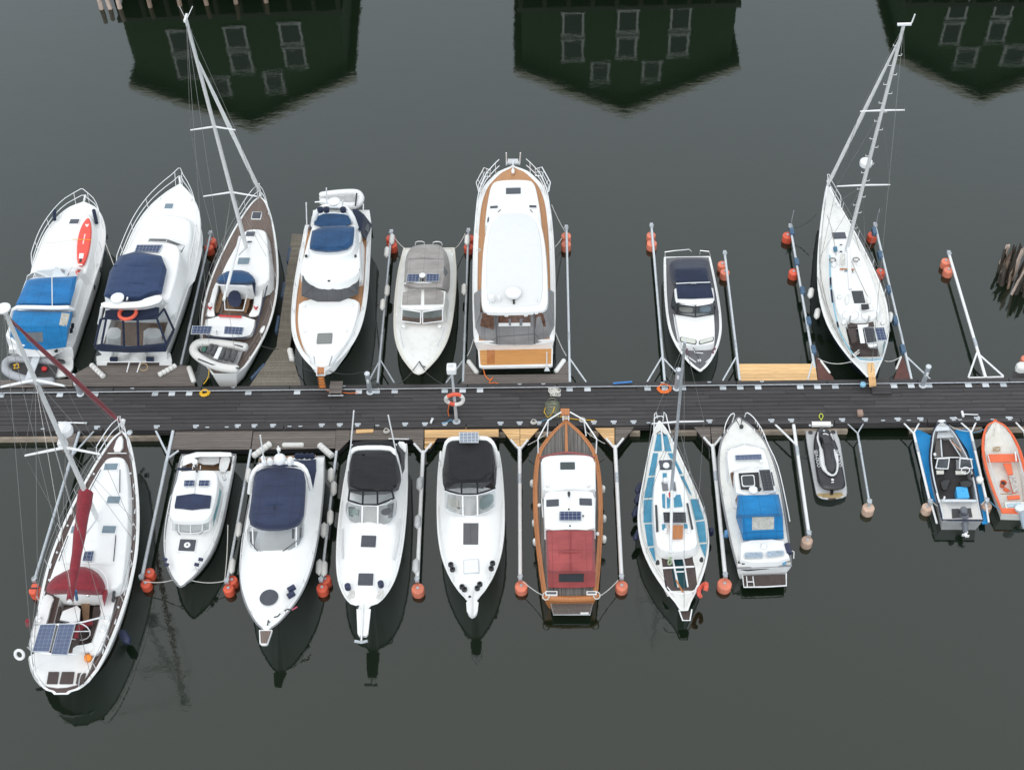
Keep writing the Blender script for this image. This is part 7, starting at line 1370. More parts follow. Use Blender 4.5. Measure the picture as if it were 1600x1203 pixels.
sc = lambda f, dy=0, g=None: [(345-(620-y)*.13+(x-(345-(620-y)*.13))*f, 600+(y-600)*(g or f)+dy) for x, y in jo]
hu = S.shell('hull', [(sc(.93), .3), (jo, .5), (sc(.96), .62), (sc(.86), .70)], JB)
up = S.shell('engine_cover', [([(245, 235), (300, 235), (375, 350), (430, 520), (450, 690), (390, 780), (300, 735), (240, 560), (225, 400), (225, 290)], .62), ([(250, 245), (298, 245), (362, 350), (385, 480), (415, 560), (432, 680), (385, 760), (305, 700), (290, 560), (285, 480), (245, 420), (235, 300)], .86), ([(262, 262), (295, 262), (345, 350), (365, 480), (392, 580), (410, 680), (380, 735), (325, 690), (308, 570), (305, 480), (270, 410), (255, 310)], .96)], JS)
for pth, rr in (([(212, 265, .76), (206, 345, .77), (232, 420, .78), (255, 500, .8), (258, 600, .8), (275, 680, .8), (320, 745, .8), (385, 778, .8), (430, 740, .8), (442, 650, .8), (425, 560, .8), (402, 470, .82)], [.02, .045, .05, .09, .11, .1, .06, .045, .045, .05, .09, .04]), ([(258, 296, .93), (280, 285, .95), (305, 284, .95), (335, 298, .93)], [.02, .03, .03, .02]), ([(362, 285, .75), (395, 355, .76)], [.03, .02])):
    q = [S.at(*p) for p in pth]; S.part('white_trim', MB().tube(smooth_open(q, 1), [rr[min(len(rr)-1, int(k*len(rr)/(len(q)*2)))] for k in range(len(smooth_open(q, 1)))], 8), JW)
for a, b, flip in (((183, 490), (220, 660), 0), ((440, 485), (470, 655), 0)):
    me = text_mesh('SEA-DOO', .21); me.materials.append(JW); o = bpy.data.objects.new('lettering', me); col.objects.link(o); o.parent = jr; A, Z = S.at(*a, .73), S.at(*b, .73); o.location = (A+Z)/2+Vector((0, 0, .0)); d = Z-A; o.rotation_euler = (0, 0, math.atan2(d.y, d.x)); 
MB().lathe([(.06, 0), (.06, .01), (.01, .012)], S.at(382, 823, .73), 12).build('badge', JW, jr); S.plate('badge_text', [(368, 846), (398, 844), (398, 854), (368, 856)], .73, .02, JW); S.plate('badge_text', [(270, 240), (295, 240), (295, 252), (272, 252)], .98, .02, JW)
S.tube('handlebar', [(255, 430, 1.05), (290, 400, 1.1), (350, 400, 1.1), (395, 425, 1.05)], .03, BLACKP); S.plate('tow_hook', [(355, 945), (395, 945), (390, 985), (360, 985)], .42, .1, BLACKP)

# ---- aluminium runabout between two blue skirts
B = Boat('aluminium_runabout', 'open aluminium runabout with windscreens, blue crate and tilted outboard', 'motorboat', (1420, 640, 5.468), (278, 100, .95), (460, 945, .75))
ALH = mat('alloy_hull', (.52, .52, .52), .45, .4, var=.08, scale=4, dirt=(.38, .37, .35), dirtamt=.4)
B.hull([(130, 240, 328), (200, 203, 393), (300, 188, 450), (400, 183, 508), (500, 192, 545), (600, 208, 570), (700, 231, 589), (800, 258, 606), (900, 278, 624)], m=ALH, wl=.85, rake=.7, deckm=ALH, rim=.08, rimm=GALVW, gun=.045, gunm=NAVYHULL, blunt=.12, cockpit=(165, 770, .95, .35, INTD), trake=.05)
B.plate('bow_deck', [(240, 115), (320, 112), (352, 175), (230, 180)], .95, .04, GALVW); B.shell('bow_fitting', [([(246, 92), (314, 88), (316, 112), (246, 114)], .9), ([(250, 88), (310, 84), (312, 104), (250, 106)], 1.05)], ALUW); B.plate('bow_step', [(248, 182), (380, 178), (392, 235), (240, 240)], .75, .05, GALVW); B.plate('bow_hatch', [(258, 180), (330, 178), (330, 186), (258, 188)], .8, .02, GLASSD)
B.plate('bow_floor', [(284, 262), (348, 258), (440, 402), (290, 406)], .5, .04, mat('dark_carpet', (.05, .045, .045), .95, var=.2, scale=20)); B.plate('side_bench', [(236, 250), (278, 248), (286, 402), (216, 406)], .62, .06, mat('brown_grey_pad', (.11, .10, .095), .8, var=.15)); B.plate('bench_edge', [(268, 245), (278, 245), (290, 402), (278, 402)], .66, .05, GALVW); B.plate('side_bench', [(358, 258), (400, 250), (495, 395), (450, 402)], .6, .06, mat('brown_grey_pad', (.11, .10, .095), .8)); B.tube('boat_hook', [(362, 272, .75), (500, 398, .72)], .022, mat('pale_orange_rod', (.62, .36, .24), .6)); B.tube('bench_edge', [(350, 255, .7), (445, 402, .7)], .03, GALVW)
for nm, q in (('console', [(232, 425), (335, 420), (330, 512), (236, 515)]), ('console', [(400, 425), (545, 430), (550, 520), (402, 520)])): B.shell(nm, [(q, .4), ([(q[0][0]+4, q[0][1]+5), (q[1][0]-4, q[1][1]+5), (q[2][0]-4, q[2][1]-8), (q[3][0]+4, q[3][1]-8)], .95)], SEATG, it=0)
for lo, hi in (([(218, 430), (236, 512), (332, 508)], [(232, 418), (262, 415), (346, 414)]), ([(432, 502), (438, 420), (545, 520)], [(430, 418), (520, 420), (546, 440)])): pass
B.glass('windscreen_pane', [(230, 500), (334, 505)], .98, [(248, 418), (346, 414)], 1.4, GLASS, ALUW, .025); B.glass('windscreen_pane', [(432, 500), (545, 500)], .98, [(438, 416), (528, 422)], 1.4, GLASS, ALUW, .025); B.tube('windscreen_top', [(220, 415, 1.3), (348, 408, 1.35), (440, 408, 1.35), (545, 425, 1.3)], .02, STEEL)
for q in ([(236, 518), (300, 516), (300, 545), (240, 547)], [(400, 520), (490, 522), (490, 548), (402, 548)]): B.plate('console_shelf', q, .85, .06, CREAM)
B.part('steering_wheel', MB().tube([tuple(B.at(484, 518, 1.08)+Vector((.08*math.sin(k*.4488), .17*math.cos(k*.4488), .12*math.sin(k*.4488)))) for k in range(14)], .02, 5, closed=True), ALUW); B.tube('throttle', [(540, 570, .8), (552, 555, 1.0)], .06, BLACKP)
for q in ([(262, 600), (370, 590), (335, 640), (325, 690), (285, 690)], [(430, 600), (550, 600), (545, 640), (520, 665), (440, 660)]): B.shell('seat', [(q, .4), ([(sum(p[0] for p in q)/5+(p[0]-sum(r_[0] for r_ in q)/5)*.9, sum(p[1] for p in q)/5+(p[1]-sum(r_[1] for r_ in q)/5)*.9) for p in q], .8)], BLACKP); 
B.shell('transom_bench', [([(284, 768), (580, 770), (582, 795), (284, 796)], .4), ([(284, 764), (578, 767), (580, 786), (284, 787)], .95)], GALVW, it=0); B.plate('aft_deck', [(278, 800), (608, 796), (632, 938), (292, 948)], .78, .05, mat('alloy_deck', (.58, .57, .54), .5, .1, var=.08, dirt=(.4, .38, .34), dirtamt=.5)); B.plate('engine_well', [(365, 846), (530, 840), (545, 918), (370, 928)], .79, .02, INTD)
B.shell('outboard_cowl', [([(438, 840), (496, 838), (500, 905), (440, 908)], .75), ([(436, 828), (498, 826), (502, 892), (440, 896)], 1.05), ([(448, 830), (488, 828), (490, 878), (450, 880)], 1.2)], mat('outboard_grey', (.12, .13, .15), .35, var=.15)); B.tube('outboard_leg', [(470, 890, .85), (478, 960, .55), (484, 1050, .42)], [.2, .16, .09], mat('outboard_grey', (.12, .13, .15), .35), 8)
B.part('propeller', MB().lathe([(.03, -.1), (.07, -.05), (.07, .05), (.02, .1)], B.at(486, 1068, .4), 10, 'x').box(B.at(472, 1070, .4), (.04, .16, .13)).box(B.at(500, 1080, .4), (.04, .14, .13)).box(B.at(492, 1050, .42), (.04, .1, .15)), ALUW)
B.tube('stern_rail', [(240, 715, .95), (262, 790, .95)], .04, ALUW); B.tube('light_pole', [(300, 765, .95), (306, 745, 1.1)], .04, ALUW); B.tube('white_fender_peg', [(225, 390, .9), (222, 378, 1.0)], .06, ALUW)
q = [B.W(*p, .6) for p in ((398, 680), (488, 674), (510, 768), (412, 772))]; c = sum(q, Vector())/4; cb = empty('crate', (c.x, c.y, .4), 0, 'bright blue plastic crate in the stern of the aluminium runabout', 'crate'); l = [(p.x-c.x, p.y-c.y) for p in q]; CRB = mat('crate_blue', (.05, .36, .68), .5, var=.06)
MB().block(rrect(ccw(l), .05), 0, .3, .02).build('box', CRB, cb); MB().block(rrect(ccw([(x*1.06, y*1.06) for x, y in l]), .05), .3, .36, .02).build('lid', CRB, cb); MB().box((.05, .08, .37), (.1, .03, .02)).build('handle', CRB, cb, 0)
TARP = mat('blue_tarp', (.0, .235, .56), .5, var=.12, scale=2, bump=.03, bscale=2.5)
for lab, pts, side in (('bright blue tarpaulin skirt on the left of the aluminium runabout', [(42, 135), (100, 175), (190, 218), (178, 330), (190, 480), (215, 640), (250, 800), (205, 775), (140, 560), (60, 260)], 0), ('bright blue tarpaulin skirt on the right of the aluminium runabout', [(388, 178), (440, 155), (495, 132), (535, 200), (600, 560), (660, 780), (678, 968), (628, 972), (598, 760), (560, 520), (500, 340), (440, 250)], 1)):
    q = [B.W(*p, .28) for p in pts]; c = sum(q, Vector())/len(q); l = [(p.x-c.x, p.y-c.y) for p in q]; mb = MB().prism(l, -.04, .0)
    o = mb.build('tarpaulin', TARP, None, 0); o.location = (c.x, c.y, .26); tag(o, lab, 'tarpaulin', 'blue skirts of the runabout')
for lab, a, b in (('white rail end beside the left blue tarpaulin', (190, 790), (240, 970)), ('white rail end beside the right blue tarpaulin', (655, 790), (683, 960))):
    A, Z = B.W(*a, .42), B.W(*b, .36); o = MB().tube([(0, 0, 0), Z-A], .045, 8).build('guide_rail', ALUW); o.location = A; tag(o, lab, 'rail', 'guide rails of the runabout berth')
fender((1420+603/5.468, 640+600/5.468), .75, 'round white fender on the right side of the aluminium runabout', r=.16, ln=.3)

# ---- orange rowing boat
B = Boat('rowing_boat', 'orange and cream open rowing boat with a covered outboard at the right edge', 'rowing boat', (1420, 640, 5.468), (738, 95, .8), (908, 885, .62))
OR = mat('orange_gelcoat', (.70, .13, .045), .4, var=.1, dirt=(.5, .12, .06), dirtamt=.4); CI = mat('dirty_cream', (.72, .71, .67), .6, var=.06, dirt=(.48, .42, .35), dirtscale=2.4, dirtamt=.5)
B.hull([(130, 678, 808), (200, 645, 874), (280, 634, 925), (380, 642, 972), (480, 667, 1002), (580, 697, 1018), (700, 737, 1026), (800, 777, 1024)], m=CI, wl=.78, rake=.5, deckm=OR, rim=0, gun=.04, gunm=OR, blunt=.08, cockpit=(112, 845, 2.0, .22, CI))
B.plate('thwart', [(668, 380), (930, 376), (942, 440), (676, 446)], .58, .05, OR); B.plate('centre_plank', [(806, 456), (874, 456), (892, 552), (848, 556)], .5, .04, OR); B.plate('centre_plank', [(848, 558), (892, 556), (938, 700), (888, 714)], .5, .04, OR); B.plate('wet_cloth', [(852, 562), (908, 556), (945, 698), (892, 704)], .54, .02, mat('mottled_cloth', (.45, .41, .38), .9, var=.4, scale=14, dirt=(.15, .12, .1), dirtscale=9, dirtamt=.8)); B.plate('aft_thwart', [(840, 736), (945, 728), (952, 760), (846, 768)], .56, .05, OR)
B.plate('stern_bench', [(820, 790), (1010, 785), (1012, 850), (830, 855)], .56, .05, CI); B.plate('rag', [(836, 802), (955, 792), (965, 826), (850, 832)], .6, .03, mat('blue_white_cloth', (.45, .56, .62), .9, var=.3, scale=9))
for pth in ([(668, 362, .7), (706, 500, .68), (800, 790, .66)], [(922, 355, .7), (950, 450, .68), (990, 580, .66)]): B.tube('oar', pth, .025, GREYP)
B.tube('rowlock', [(910, 360, .75), (918, 440, .75)], .03, ALUW); B.tube('inner_stringer', [(775, 720, .6), (885, 718, .6)], .02, TEAKC); B.tube('rope_heap', [(750+32*math.cos(a*1.3), 335+18*math.sin(a), .3) for a in [k*.5 for k in range(30)]], .015, mat('tan_rope', (.42, .30, .16), .9), 5)
B.shell('outboard_cover', [([(900, 835), (990, 815), (1010, 870), (960, 900), (910, 875)], .6), ([(905, 820), (985, 800), (1005, 845), (955, 870), (912, 855)], 1.0)], mat('pale_cover', (.62, .65, .68), .7, bump=.02, bscale=5)); B.tube('outboard_leg', [(965, 860, .7), (975, 940, .4), (985, 1010, .1)], [.13, .11, .07], mat('faded_outboard', (.33, .40, .46), .5), 8)
bk = empty('bucket', B.W(795, 655, .24), 0, 'orange bucket with dark inside on the floor of the rowing boat', 'bucket'); MB().lathe([(.09, 0), (.13, .28), (.14, .29), (.125, .28), (.085, .03), (.01, .03)], (0, 0, 0), 16).build('pail', OR, bk); MB().lathe([(.115, .2), (.01, .205)], (0, 0, 0), 16).build('dark_disc', INTD, bk)  # pail with a dark-coloured disc set inside it
sc_ = empty('bailer', B.W(828, 690, .24), R(-40), 'small orange bailer beside the bucket in the rowing boat', 'bailer'); MB().block(rrect([(-.1, -.07), (.1, -.07), (.1, .07), (-.1, .07)], .04), 0, .1, .02).build('scoop', OR, sc_); MB().tube([(.1, 0, .08), (.2, 0, .1)], .02, 6).build('handle', OR, sc_)

# ================================================================= JETTY GEAR
# lamp post with lifebuoy
b0 = P(713.5, 659.5, DZ); lp = empty('lamp_post', b0, 0, 'tall grey lamp post with white square head on the jetty', 'lamp post')
H = 4.0
for k in range(300):
    z = DZ+2+.01*k; u = project((b0.x, b0.y, z))
    if u[1] < 575: H = z-DZ; break
MB().tube([(0, 0, 0), (0, 0, H-.15)], [.075, .05], 10).build('pole', GALVW, lp); MB().block(rrect([(-.2, -.2), (.2, -.2), (.2, .2), (-.2, .2)], .06), H-.2, H+.12, .06).build('lamp_head', ALUW, lp); MB().box((-.02, 0, H+.13), (.22, .12, .03)).build('lamp_lens', GREYP, lp, 0); MB().lathe([(.18, 0), (.17, .05), (.08, .07), (.08, .2), (.02, .2)], (0, 0, 0), 14).build('base', GALV, lp)
c = b0+Vector((0, -.0, 1.75)); m = MB(); lbz = empty('lifebuoy', c+Vector((.02, -.16, 0)), 0, 'orange and white lifebuoy hanging on the lamp post', 'lifebuoy')
for k in range(8):
    pts = [(.37*math.cos(a), .02*math.sin(a*2), .33*math.sin(a)) for a in [2*math.pi*(k+j/5)/8 for j in range(6)]]
    MB().tube(pts, .085, 8).build('ring_segment', ORANGE if k in (1, 2, 5) else FENDW, lbz)
MB().tube([(-.25, -.1, -.2), (-.32, -.1, -.7), (-.3, -.1, -1.0)], .02, 5).build('grab_line', ROPEO, lbz)
bx = empty('equipment_box', P(706.5, 643, DZ), 0, 'small black box on the jetty beside the lamp post', 'box'); MB().block(rrect([(-.16, -.14), (.16, -.14), (.16, .14), (-.16, .14)], .03), 0, .5, .03).build('body', BLACKP, bx); MB().block(rrect([(-.17, -.15), (.17, -.15), (.17, .15), (-.17, .15)], .03), .5, .54, .02).build('lid', RUB, bx)
# service pedestals
for lab, bpx, tpx in (('grey service pedestal by the bow of the flybridge yacht with teak side decks', (578.5, 613), (576, 585)), ('grey service pedestal near the small cruiser with charcoal deck', (1057, 607), (1059.5, 579)), ('grey service pedestal right of the racing yacht gangplank', (1441.5, 602.5), (1447, 573)), ('grey service pedestal at the left end of the jetty behind the red furled sail', (126, 616), (123.5, 602))):
    bp = P(*bpx, DZ); r_ = empty('service_pedestal', bp, 0, lab, 'pedestal', 'service pedestals on the jetty'); h = 1.25
    MB().tube([(0, 0, 0), (0, 0, h)], .105, 14).build('column', GALV, r_); MB().lathe([(.17, 0), (.17, .03), (.12, .04), (.12, .05)], (0, 0, 0), 16).build('foot', GALVW, r_); MB().lathe([(.12, h), (.125, h+.05), (.08, h+.1), (.01, h+.11)], (0, 0, 0), 14).build('cap', GALVW, r_); MB().box((.0, -.1, h*.7), (.1, .05, .2)).build('socket', ALUW, r_, 0)
# hoses, ropes, coils
def coil(px, r, turns, m, label, z=DZ+.03, thick=.028, ry=.9, name='rope_coil', flat=.012):
    p = P(*px, z); pts = [((r*(1-.35*k/(turns*12)))*math.cos(k*.5236), ry*(r*(1-.35*k/(turns*12)))*math.sin(k*.5236), flat*k/12+.01*math.sin(k*2.1)) for k in range(turns*12)]
    o = MB().tube(pts, thick, 5).build(name, m); o.location = p; return tag(o, label, 'coil')
coil((320, 614), .22, 5, ROPEY, 'round yellow hose coil on the jetty beside the grey-teak yacht', thick=.04, name='hose_coil')
coil((1038, 607), .33, 5, ROPEO, 'orange cable coil on the jetty near the small cruiser with charcoal deck', thick=.025, name='cable_coil')
p = P(866, 612, DZ+.03); pts = [(.38*math.sin(k*1.37+.3*k*k*.01)*(.5+.5*math.cos(k*.41)), .34*math.cos(k*1.13)*(.55+.45*math.sin(k*.29)), .02+.015*math.sin(k*.9)) for k in range(70)]
o = MB().tube(smooth_open(pts, 2), .016, 5).build('rope_heap', ROPE); o.location = p; tag(o, 'tangled white rope heap on the jetty behind the big white-roofed yacht', 'rope')
def line(pts, r, m, name, label, z=DZ+.03, it=2):
    q = [P(a[0], a[1], a[2] if len(a) > 2 else z) for a in pts]; o = MB().tube(smooth_open([v-q[0] for v in q], it), r, 5).build(name, m); o.location = q[0]; return tag(o, label, 'hose' if 'hose' in name else 'rope')
line([(755, 575, .65), (758, 588, .58), (766, 595, .58), (772, 587, .58), (762, 600, .58), (775, 597), (790, 605)], .025, ROPEO, 'orange_hose', 'orange hose running from the big white-roofed yacht over the brown platform')
line([(503, 602), (512, 612), (535, 613), (548, 615), (560, 613)], .018, ROPEO, 'orange_cable', 'orange cable running from the bow ladder along the jetty')
line([(318, 600, .6), (326, 590, .8), (327, 572, 1.0)], .02, ROPEY, 'yellow_hose', 'yellow hose hanging from the stern of the grey-teak yacht')
line([(690, 661), (700, 659), (705, 655), (708, 660), (716, 662)], .022, ROPEB, 'blue_rope', 'blue rope at the foot of the lamp post')
line([(845, 658), (855, 655), (862, 656)], .018, ROPEB, 'blue_rope', 'short blue rope beside the mossy fish trap')
line([(872, 650), (895, 655), (915, 656), (930, 657)], .022, ROPEY, 'yellow_rope', 'yellow rope stretched beside the bow of the varnished boat')
line([(785, 606), (850, 605.5), (920, 603), (955, 602)], .014, REDP, 'red_cable', 'thin red cable along the white pipe on the jetty')
line([(1283, 656), (1279, 650), (1283, 645), (1287, 650), (1283, 656), (1284, 662)], .018, mat('lime_rope', (.55, .60, .08), .7), 'yellow_rope', 'yellow-green rope loop above the jet ski float')
line([(540, 676, .56), (560, 670, .56), (590, 672, .56), (598, 669, .56), (604, 674, .56), (598, 677, .56)], .014, ROPE, 'white_rope', 'white rope on the grey platform behind the twin-antenna cruiser') if False else None
for cxy, lab in (((834, 660), 'white rope knot on the kerb left of the varnished boat bow'), ((910, 657), 'white rope knot on the kerb right of the varnished boat bow'), ((604, 674), 'white rope loop on the platform behind the twin-antenna cruiser')): coil(cxy, .14, 4, ROPE, lab, z=.62 if cxy[0] > 700 else .54, thick=.018, flat=.03)
# boarding steps and loose things
st = empty('boarding_step', P(526, 611, DZ), 0, 'weathered wooden boarding step on the jetty at the flybridge yacht bow', 'step')
for k in range(5): MB().box((0, -.28+.14*k, .26), (.56, .13, .04)).build('slat', WOODGR, st, 0)
for sx in (-.24, .24): MB().box((sx, 0, .115), (.05, .66, .23)).build('side_board', WOODGR, st, 0)
MB().tube([(-.34, -.33, .08), (.34, -.33, .08)], .03, 8).build('axle', GALVW, st)
st = empty('boarding_step', P(1375, 604, DZ), 0, 'dark slatted landing step under the racing yacht gangplank', 'step')
for k in range(6): MB().box((0, -.4+.15*k, .06), (.84, .14, .05)).build('slat', WOODDK2, st, 0)
for sx in (-.38, .38): MB().box((sx, -.02, .0175), (.06, .86, .035)).build('runner', WOODDK, st, 0)
o = MB().block(rrect([(-.38, -.12), (.38, -.08), (.38, .1), (-.38, .08)], .02), 0, .05, .008).build('loose_plank', WOODY); o.location = P(570, 674, .505); tag(o, 'short new pine board lying on the grey platform behind the twin-antenna cruiser', 'board')
tr = empty('fish_trap', P(863, 641, DZ), 0, 'mossy old fish trap with yellowish rope on the jetty', 'trap'); mo = mat('mossy_net', (.18, .19, .14), .9, var=.4, scale=8)
for k in range(6):
    y = -.42+.17*k; w_ = .32 if k < 5 else .22; MB().tube([(w_*math.cos(a), y, .02+.3*math.sin(a)) for a in [math.pi*j/8 for j in range(9)]], .022, 5).build('hoop', mo, tr)
MB().box((0, 0, .02), (.6, .86, .02)).build('base_board', mo, tr, 0); MB().block(rrect([(-.22, -.36), (.22, -.36), (.22, .36), (-.22, .36)], .1), .03, .24, .08).build('netting', mo, tr); MB().tube([(-.3, .1, .1), (-.36, -.2, .12), (-.2, -.45, .05), (0, -.42, .3), (.1, -.1, .34)], .02, 5).build('rope', ROPEY, tr)
def lying(label, a, b, z, r, m, name, cat, head=None):
    A, Z = P(*a, z), P(*b, z); root = empty(name, A, 0, label, cat); d = Z-A; MB().tube([(0, 0, 0), d], r, 8).build('shaft', m, root)
    if head: MB().box((0, 0, 0), head).build('head', ALUW, root, 0)
    MB().tube([d*.94, d], r*1.6, 8).build('end_sleeve', GALV, root); return root
lying('white boat hook lying on the jetty by the red-covered yacht bow', (97, 660), (136, 661), DZ+.06, .035, ALUW, 'boat_hook', 'boat hook', (.35, .06, .05))
lying('white deck brush lying on the jetty near the aluminium runabout', (1504, 647), (1528, 648), DZ+.06, .025, ALUW, 'deck_brush', 'brush', (.08, .3, .1))
lying('white rod lying on the platform edge behind the twin-antenna cruiser', (607, 685.5), (639, 686), .56, .03, ALUW, 'rod', 'rod')
lying('white tube standing by the kerb left of the lamp post', (673, 661), (676, 654), DZ+.1, .05, ALUW, 'tube', 'tube')
o = MB().block(rrect([(-.12, -.15), (.12, -.15), (.12, .15), (-.12, .15)], .03), 0, .16, .03).build('wood_block', mat('pinkish_wood', (.30, .20, .16), .8)); o.location = P(1343.5, 647, DZ); tag(o, 'pinkish wooden block on the jetty right of the jet ski float', 'block')
o = MB().lathe([(.13, 0), (.14, .05), (.12, .12), (.02, .14)], (0, 0, 0), 14).build('plastic_disc', mat('pale_blue_plastic', (.25, .48, .62), .5)); o.location = P(1348, 602, DZ+.14); tag(o, 'pale blue round cap on the kerb beside the gangplank landing', 'cap')
o = MB().tube([(0, 0, 0), (.85, .06, .02)], .05, 8).build('rolled_sheet', mat('mid_blue', (.05, .17, .42), .7)); o.location = P(958, 599, DZ+.13); tag(o, 'blue rolled sheet on the kerb left of the orange cable coil', 'roll')
o = MB().block(smooth_closed([(-.3, -.2), (.3, -.2), (.35, .2), (-.25, .25)], 1), 0, .35, .1).build('fender_bundle', FENDW); o.location = P(1596, 578, .5); tag(o, 'white fender bundle at the right edge of the jetty', 'fender')
o = MB().lathe([(.1, 0), (.2, .08), (.2, .3), (.08, .38)], (0, 0, 0), 14).build('mooring_buoy', ORANGEF); o.location = P(1600, 567, .4); tag(o, 'small orange buoy behind the white fender bundle at the right edge', 'buoy')
o = platform('landing_plank', 'narrow dark landing plank under the white fender bundle at the right edge', [[(1583, 580), (1618, 578), (1622, 588), (1583, 590)]], WOODDK, .48)

# ---- fenders strapped to the booms
def onboom(lst, what, z, m, r, ln, pre):
    ords = ('nearest the jetty', 'second from the jetty', 'third from the jetty', 'fourth from the jetty', 'fifth from the jetty', 'outermost')
    lst = sorted(lst, key=lambda p: abs(p[1]-630)); n_ = len(lst)
    for k, (x, y, dx, dy) in enumerate(lst):
        lab = '%s on %s, %s' % (pre, what, 'outermost' if k == n_-1 and n_ > 1 else ords[k]); fender((x, y), z, lab, m, r, ln, (x+dx, y+dy), 'fenders strapped to the booms')
onboom([(612.5, 374, -2, 20), (604.5, 394, -2, 20), (605, 454, -2, 20), (598, 476, -2, 20)], 'the boom left of the taupe boat', .62, FENDW, .13, .6, 'white ribbed fender')
onboom([(730, 375, -1, 20), (725, 452, -1, 20)], 'the boom left of the big yacht', .62, FENDW, .13, .6, 'white ribbed fender')
onboom([(388, 742, -2, 20), (373, 827, -2, 20), (362.5, 884, -2, 20)], 'the boom right of the hardtop cruiser', .62, FENDW, .13, .6, 'white ribbed fender')
onboom([(517, 742, -1, 20), (521.5, 763, -1, 20), (516, 808, -1, 20), (506, 828, -1, 20), (506.5, 888, -1, 20), (499, 886, -1, 20)], 'the boom left of the twin-antenna cruiser', .62, FENDW, .14, .6, 'white ribbed fender')
onboom([(655.5, 756, -1, 20), (652.5, 815, -1, 20), (649.5, 884, -1, 20)], 'the boom right of the twin-antenna cruiser', .62, GREYP, .14, .55, 'grey block fender')
PADB = mat('blue_pad', (.07, .13, .21), .7, var=.2)
def pads(lst, what):
    ords = ('nearest the jetty', 'second from the jetty', 'third from the jetty', 'fourth from the jetty', 'outermost')
    for k, (x, y) in enumerate(lst):
        p = P(x, y, .55); o = MB().block(rrect([(-.1, -.22), (.1, -.22), (.1, .22), (-.1, .22)], .03), -.12, .12, .03).build('boom_pad', PADB); o.location = p; tag(o, 'blue-grey rubber pad on %s, %s' % (what, ords[k]), 'pad', 'pads on the racing yacht booms')
pads([(1271, 547), (1263.5, 502), (1254, 455), (1245, 410), (1237.5, 363)], 'the boom left of the racing yacht'); pads([(1410.5, 546), (1398.5, 501), (1388, 453), (1375, 399), (1366, 362)], 'the boom right of the racing yacht')
for x, y, lab in ((1267, 458, 'left side of the racing yacht, nearer its bow'), (1277, 490, 'left side of the racing yacht, nearer its stern'), (1390, 496, 'right side of the racing yacht')): fender((x, y), .85, 'white fender hanging on the '+lab, r=.14, ln=.55, d=(x+3, y-14))
fender((195, 998-3), .6, 'dark navy fender hanging at the right quarter of the red-covered sailing yacht', FENDB, .17, .6, (189, 985))
for x0, y0, x1, y1, lab in ((398, 711, 420, 695, 'left'), (501, 697, 517, 711, 'right')):
    A, Z = P(x0, y0, .62), P(x1, y1, .62); m = MB()
    for j in range(5): m.lathe([(.06, -.12), (.14, -.08), (.15, .08), (.06, .12)], (Z-A)*(j/4), 10, M=(Z-A).to_track_quat('Z', 'Y').to_matrix())
    o = m.build('fender', FENDW); o.location = A; tag(o, 'white ribbed corner fender behind the %s stern corner of the navy bimini cruiser' % lab, 'fender', 'fenders')
for y, lab in ((510, 'outer'), (575, 'middle'), (592, 'inner')): pass
for a, lab in (((452, 400), 'outermost'), ((443, 455), 'in the middle'), ((434, 508), 'nearest the jetty'), ((404, 582), 'on its widened foot')):
    o = MB().block(rrect([(-.07, -.5), (.07, -.5), (.07, .5), (-.07, .5)], .03), -.12, .14, .03).build('pier_pad', mat('slate_blue_pad', (.045, .075, .13), .7)); o.location = P(*a, .4); o.rotation_euler = (0, 0, R(-30) if a[1] > 560 else 0); tag(o, 'slate blue bumper pad on the finger pier, '+lab, 'pad', 'pads on the finger pier')
a = P(453, 548, .6); m = MB()
for j in range(4): m.lathe([(.05, -.1), (.12, -.07), (.13, .07), (.05, .1)], (.05*j, -.17*j, 0), 10, 'y')
o = m.build('fender', FENDW); o.location = a; tag(o, 'white ribbed fender at the right shoulder of the finger pier', 'fender', 'fenders')
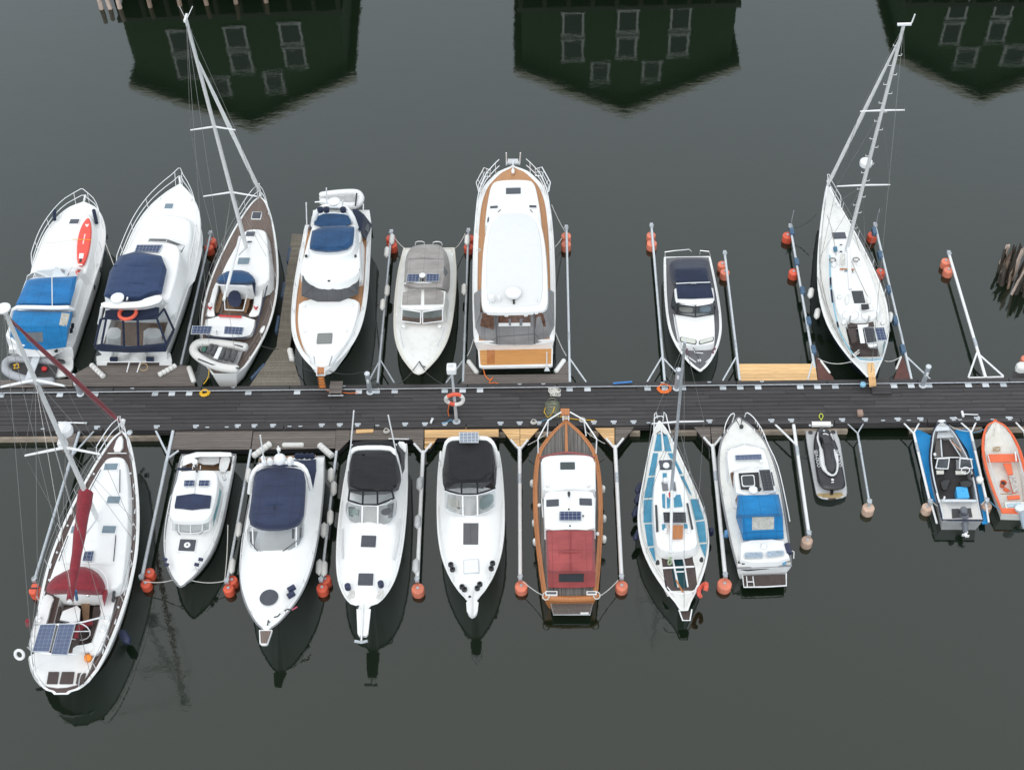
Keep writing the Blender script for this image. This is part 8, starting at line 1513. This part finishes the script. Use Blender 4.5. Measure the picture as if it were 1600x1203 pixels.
# ---- mooring lines
for a, b, sg, m_, lab in (((613, 367, .6), (640, 392, 1.0), .2, ROPE, 'white line from the left boom to the taupe canvas boat'), ((727, 365, .6), (705, 392, 1.0), .2, ROPE, 'white line from the right boom to the taupe canvas boat'),
    ((883, 362, .6), (862, 320, 2.0), .1, ROPE, 'white line from the boom to the bow of the big white-roofed yacht'), ((878, 372, .6), (867, 386, 1.6), .05, ROPE, 'short white line from boom to the side of the big white-roofed yacht'),
    ((868, 520, 1.5), (885, 556, .55), .1, ROPE, 'white line from the right quarter of the big yacht to its platform'), ((740, 530, 1.5), (730, 556, .55), .1, ROPE, 'white line from the left quarter of the big yacht to its platform'),
    ((594, 565, .5), (515, 580, 1.7), .5, ROPED, 'dark line from the boom to the bow of the flybridge yacht with teak side decks'), ((455, 555, .55), (492, 578, 1.7), .4, ROPED, 'dark line from the finger pier to the flybridge yacht bow'),
    ((645, 580, 1.1), (619, 602, .6), .1, ROPED, 'dark left bow line of the taupe canvas boat'), ((663, 580, 1.1), (696, 602, .6), .1, ROPED, 'dark right bow line of the taupe canvas boat'),
    ((224, 908, .6), (272, 905, 1.2), .15, ROPE, 'white line from the left boom to the small hardtop cruiser bow'), ((352, 907, .6), (293, 905, 1.2), .2, ROPE, 'white line from the right boom to the small hardtop cruiser bow'),
    ((817, 908, .6), (851, 931, 1.0), .1, ROPE, 'white line from the left boom to the varnished boat stern'), ((966, 906, .6), (937, 931, 1.0), .1, ROPE, 'white line from the right boom to the varnished boat stern'),
    ((825, 695, .55), (856, 676, 1.6), .05, ROPE, 'white bow line of the varnished boat on the left'), ((945, 693, .55), (915, 674, 1.6), .05, ROPE, 'white bow line of the varnished boat on the right'),
    ((1278, 560, .6), (1330, 565, 1.2), .25, ROPE, 'white line from the left boom to the racing yacht stern'), ((1408, 557, .6), (1383, 564, 1.2), .15, ROPE, 'white line from the right boom to the racing yacht stern'),
    ((1458, 784, .55), (1470, 791, .8), .08, ROPE, 'white stern line of the aluminium runabout on the left'), ((1541, 780, .55), (1533, 788, .8), .05, ROPE, 'white stern line of the aluminium runabout on the right'),
    ((1515, 674, .55), (1482, 664, .95), .1, ROPE, 'white bow line of the aluminium runabout'), ((1518, 676, .55), (1545, 667, .8), .1, ROPEB, 'blue bow line of the orange rowing boat'), ((1547, 783, .5), (1564, 797, .65), .05, ROPEB, 'blue stern line of the orange rowing boat'),
    ((1232, 357, .6), (1276, 335, 1.4), .3, ROPED, 'thin dark line from the left boom to the racing yacht bow'), ((163, 375, 1.5), (178, 415, 1.4), .05, ROPE, 'white line between the two motor yachts at the far left'), ((436, 546, .55), (398, 536, 1.0), .1, ROPED, 'dark line from the grey-teak yacht stern to the finger pier'),
    ((351, 906, .6), (356, 820, 1.2), .15, ROPE, 'white spring line along the right side of the small hardtop cruiser'), ((592, 548, .5), (578, 435, 1.5), .3, ROPED, 'dark spring line on the right side of the flybridge yacht with teak side decks')):
    rope(P(*a), P(*b), sg, lab, m_, .018)
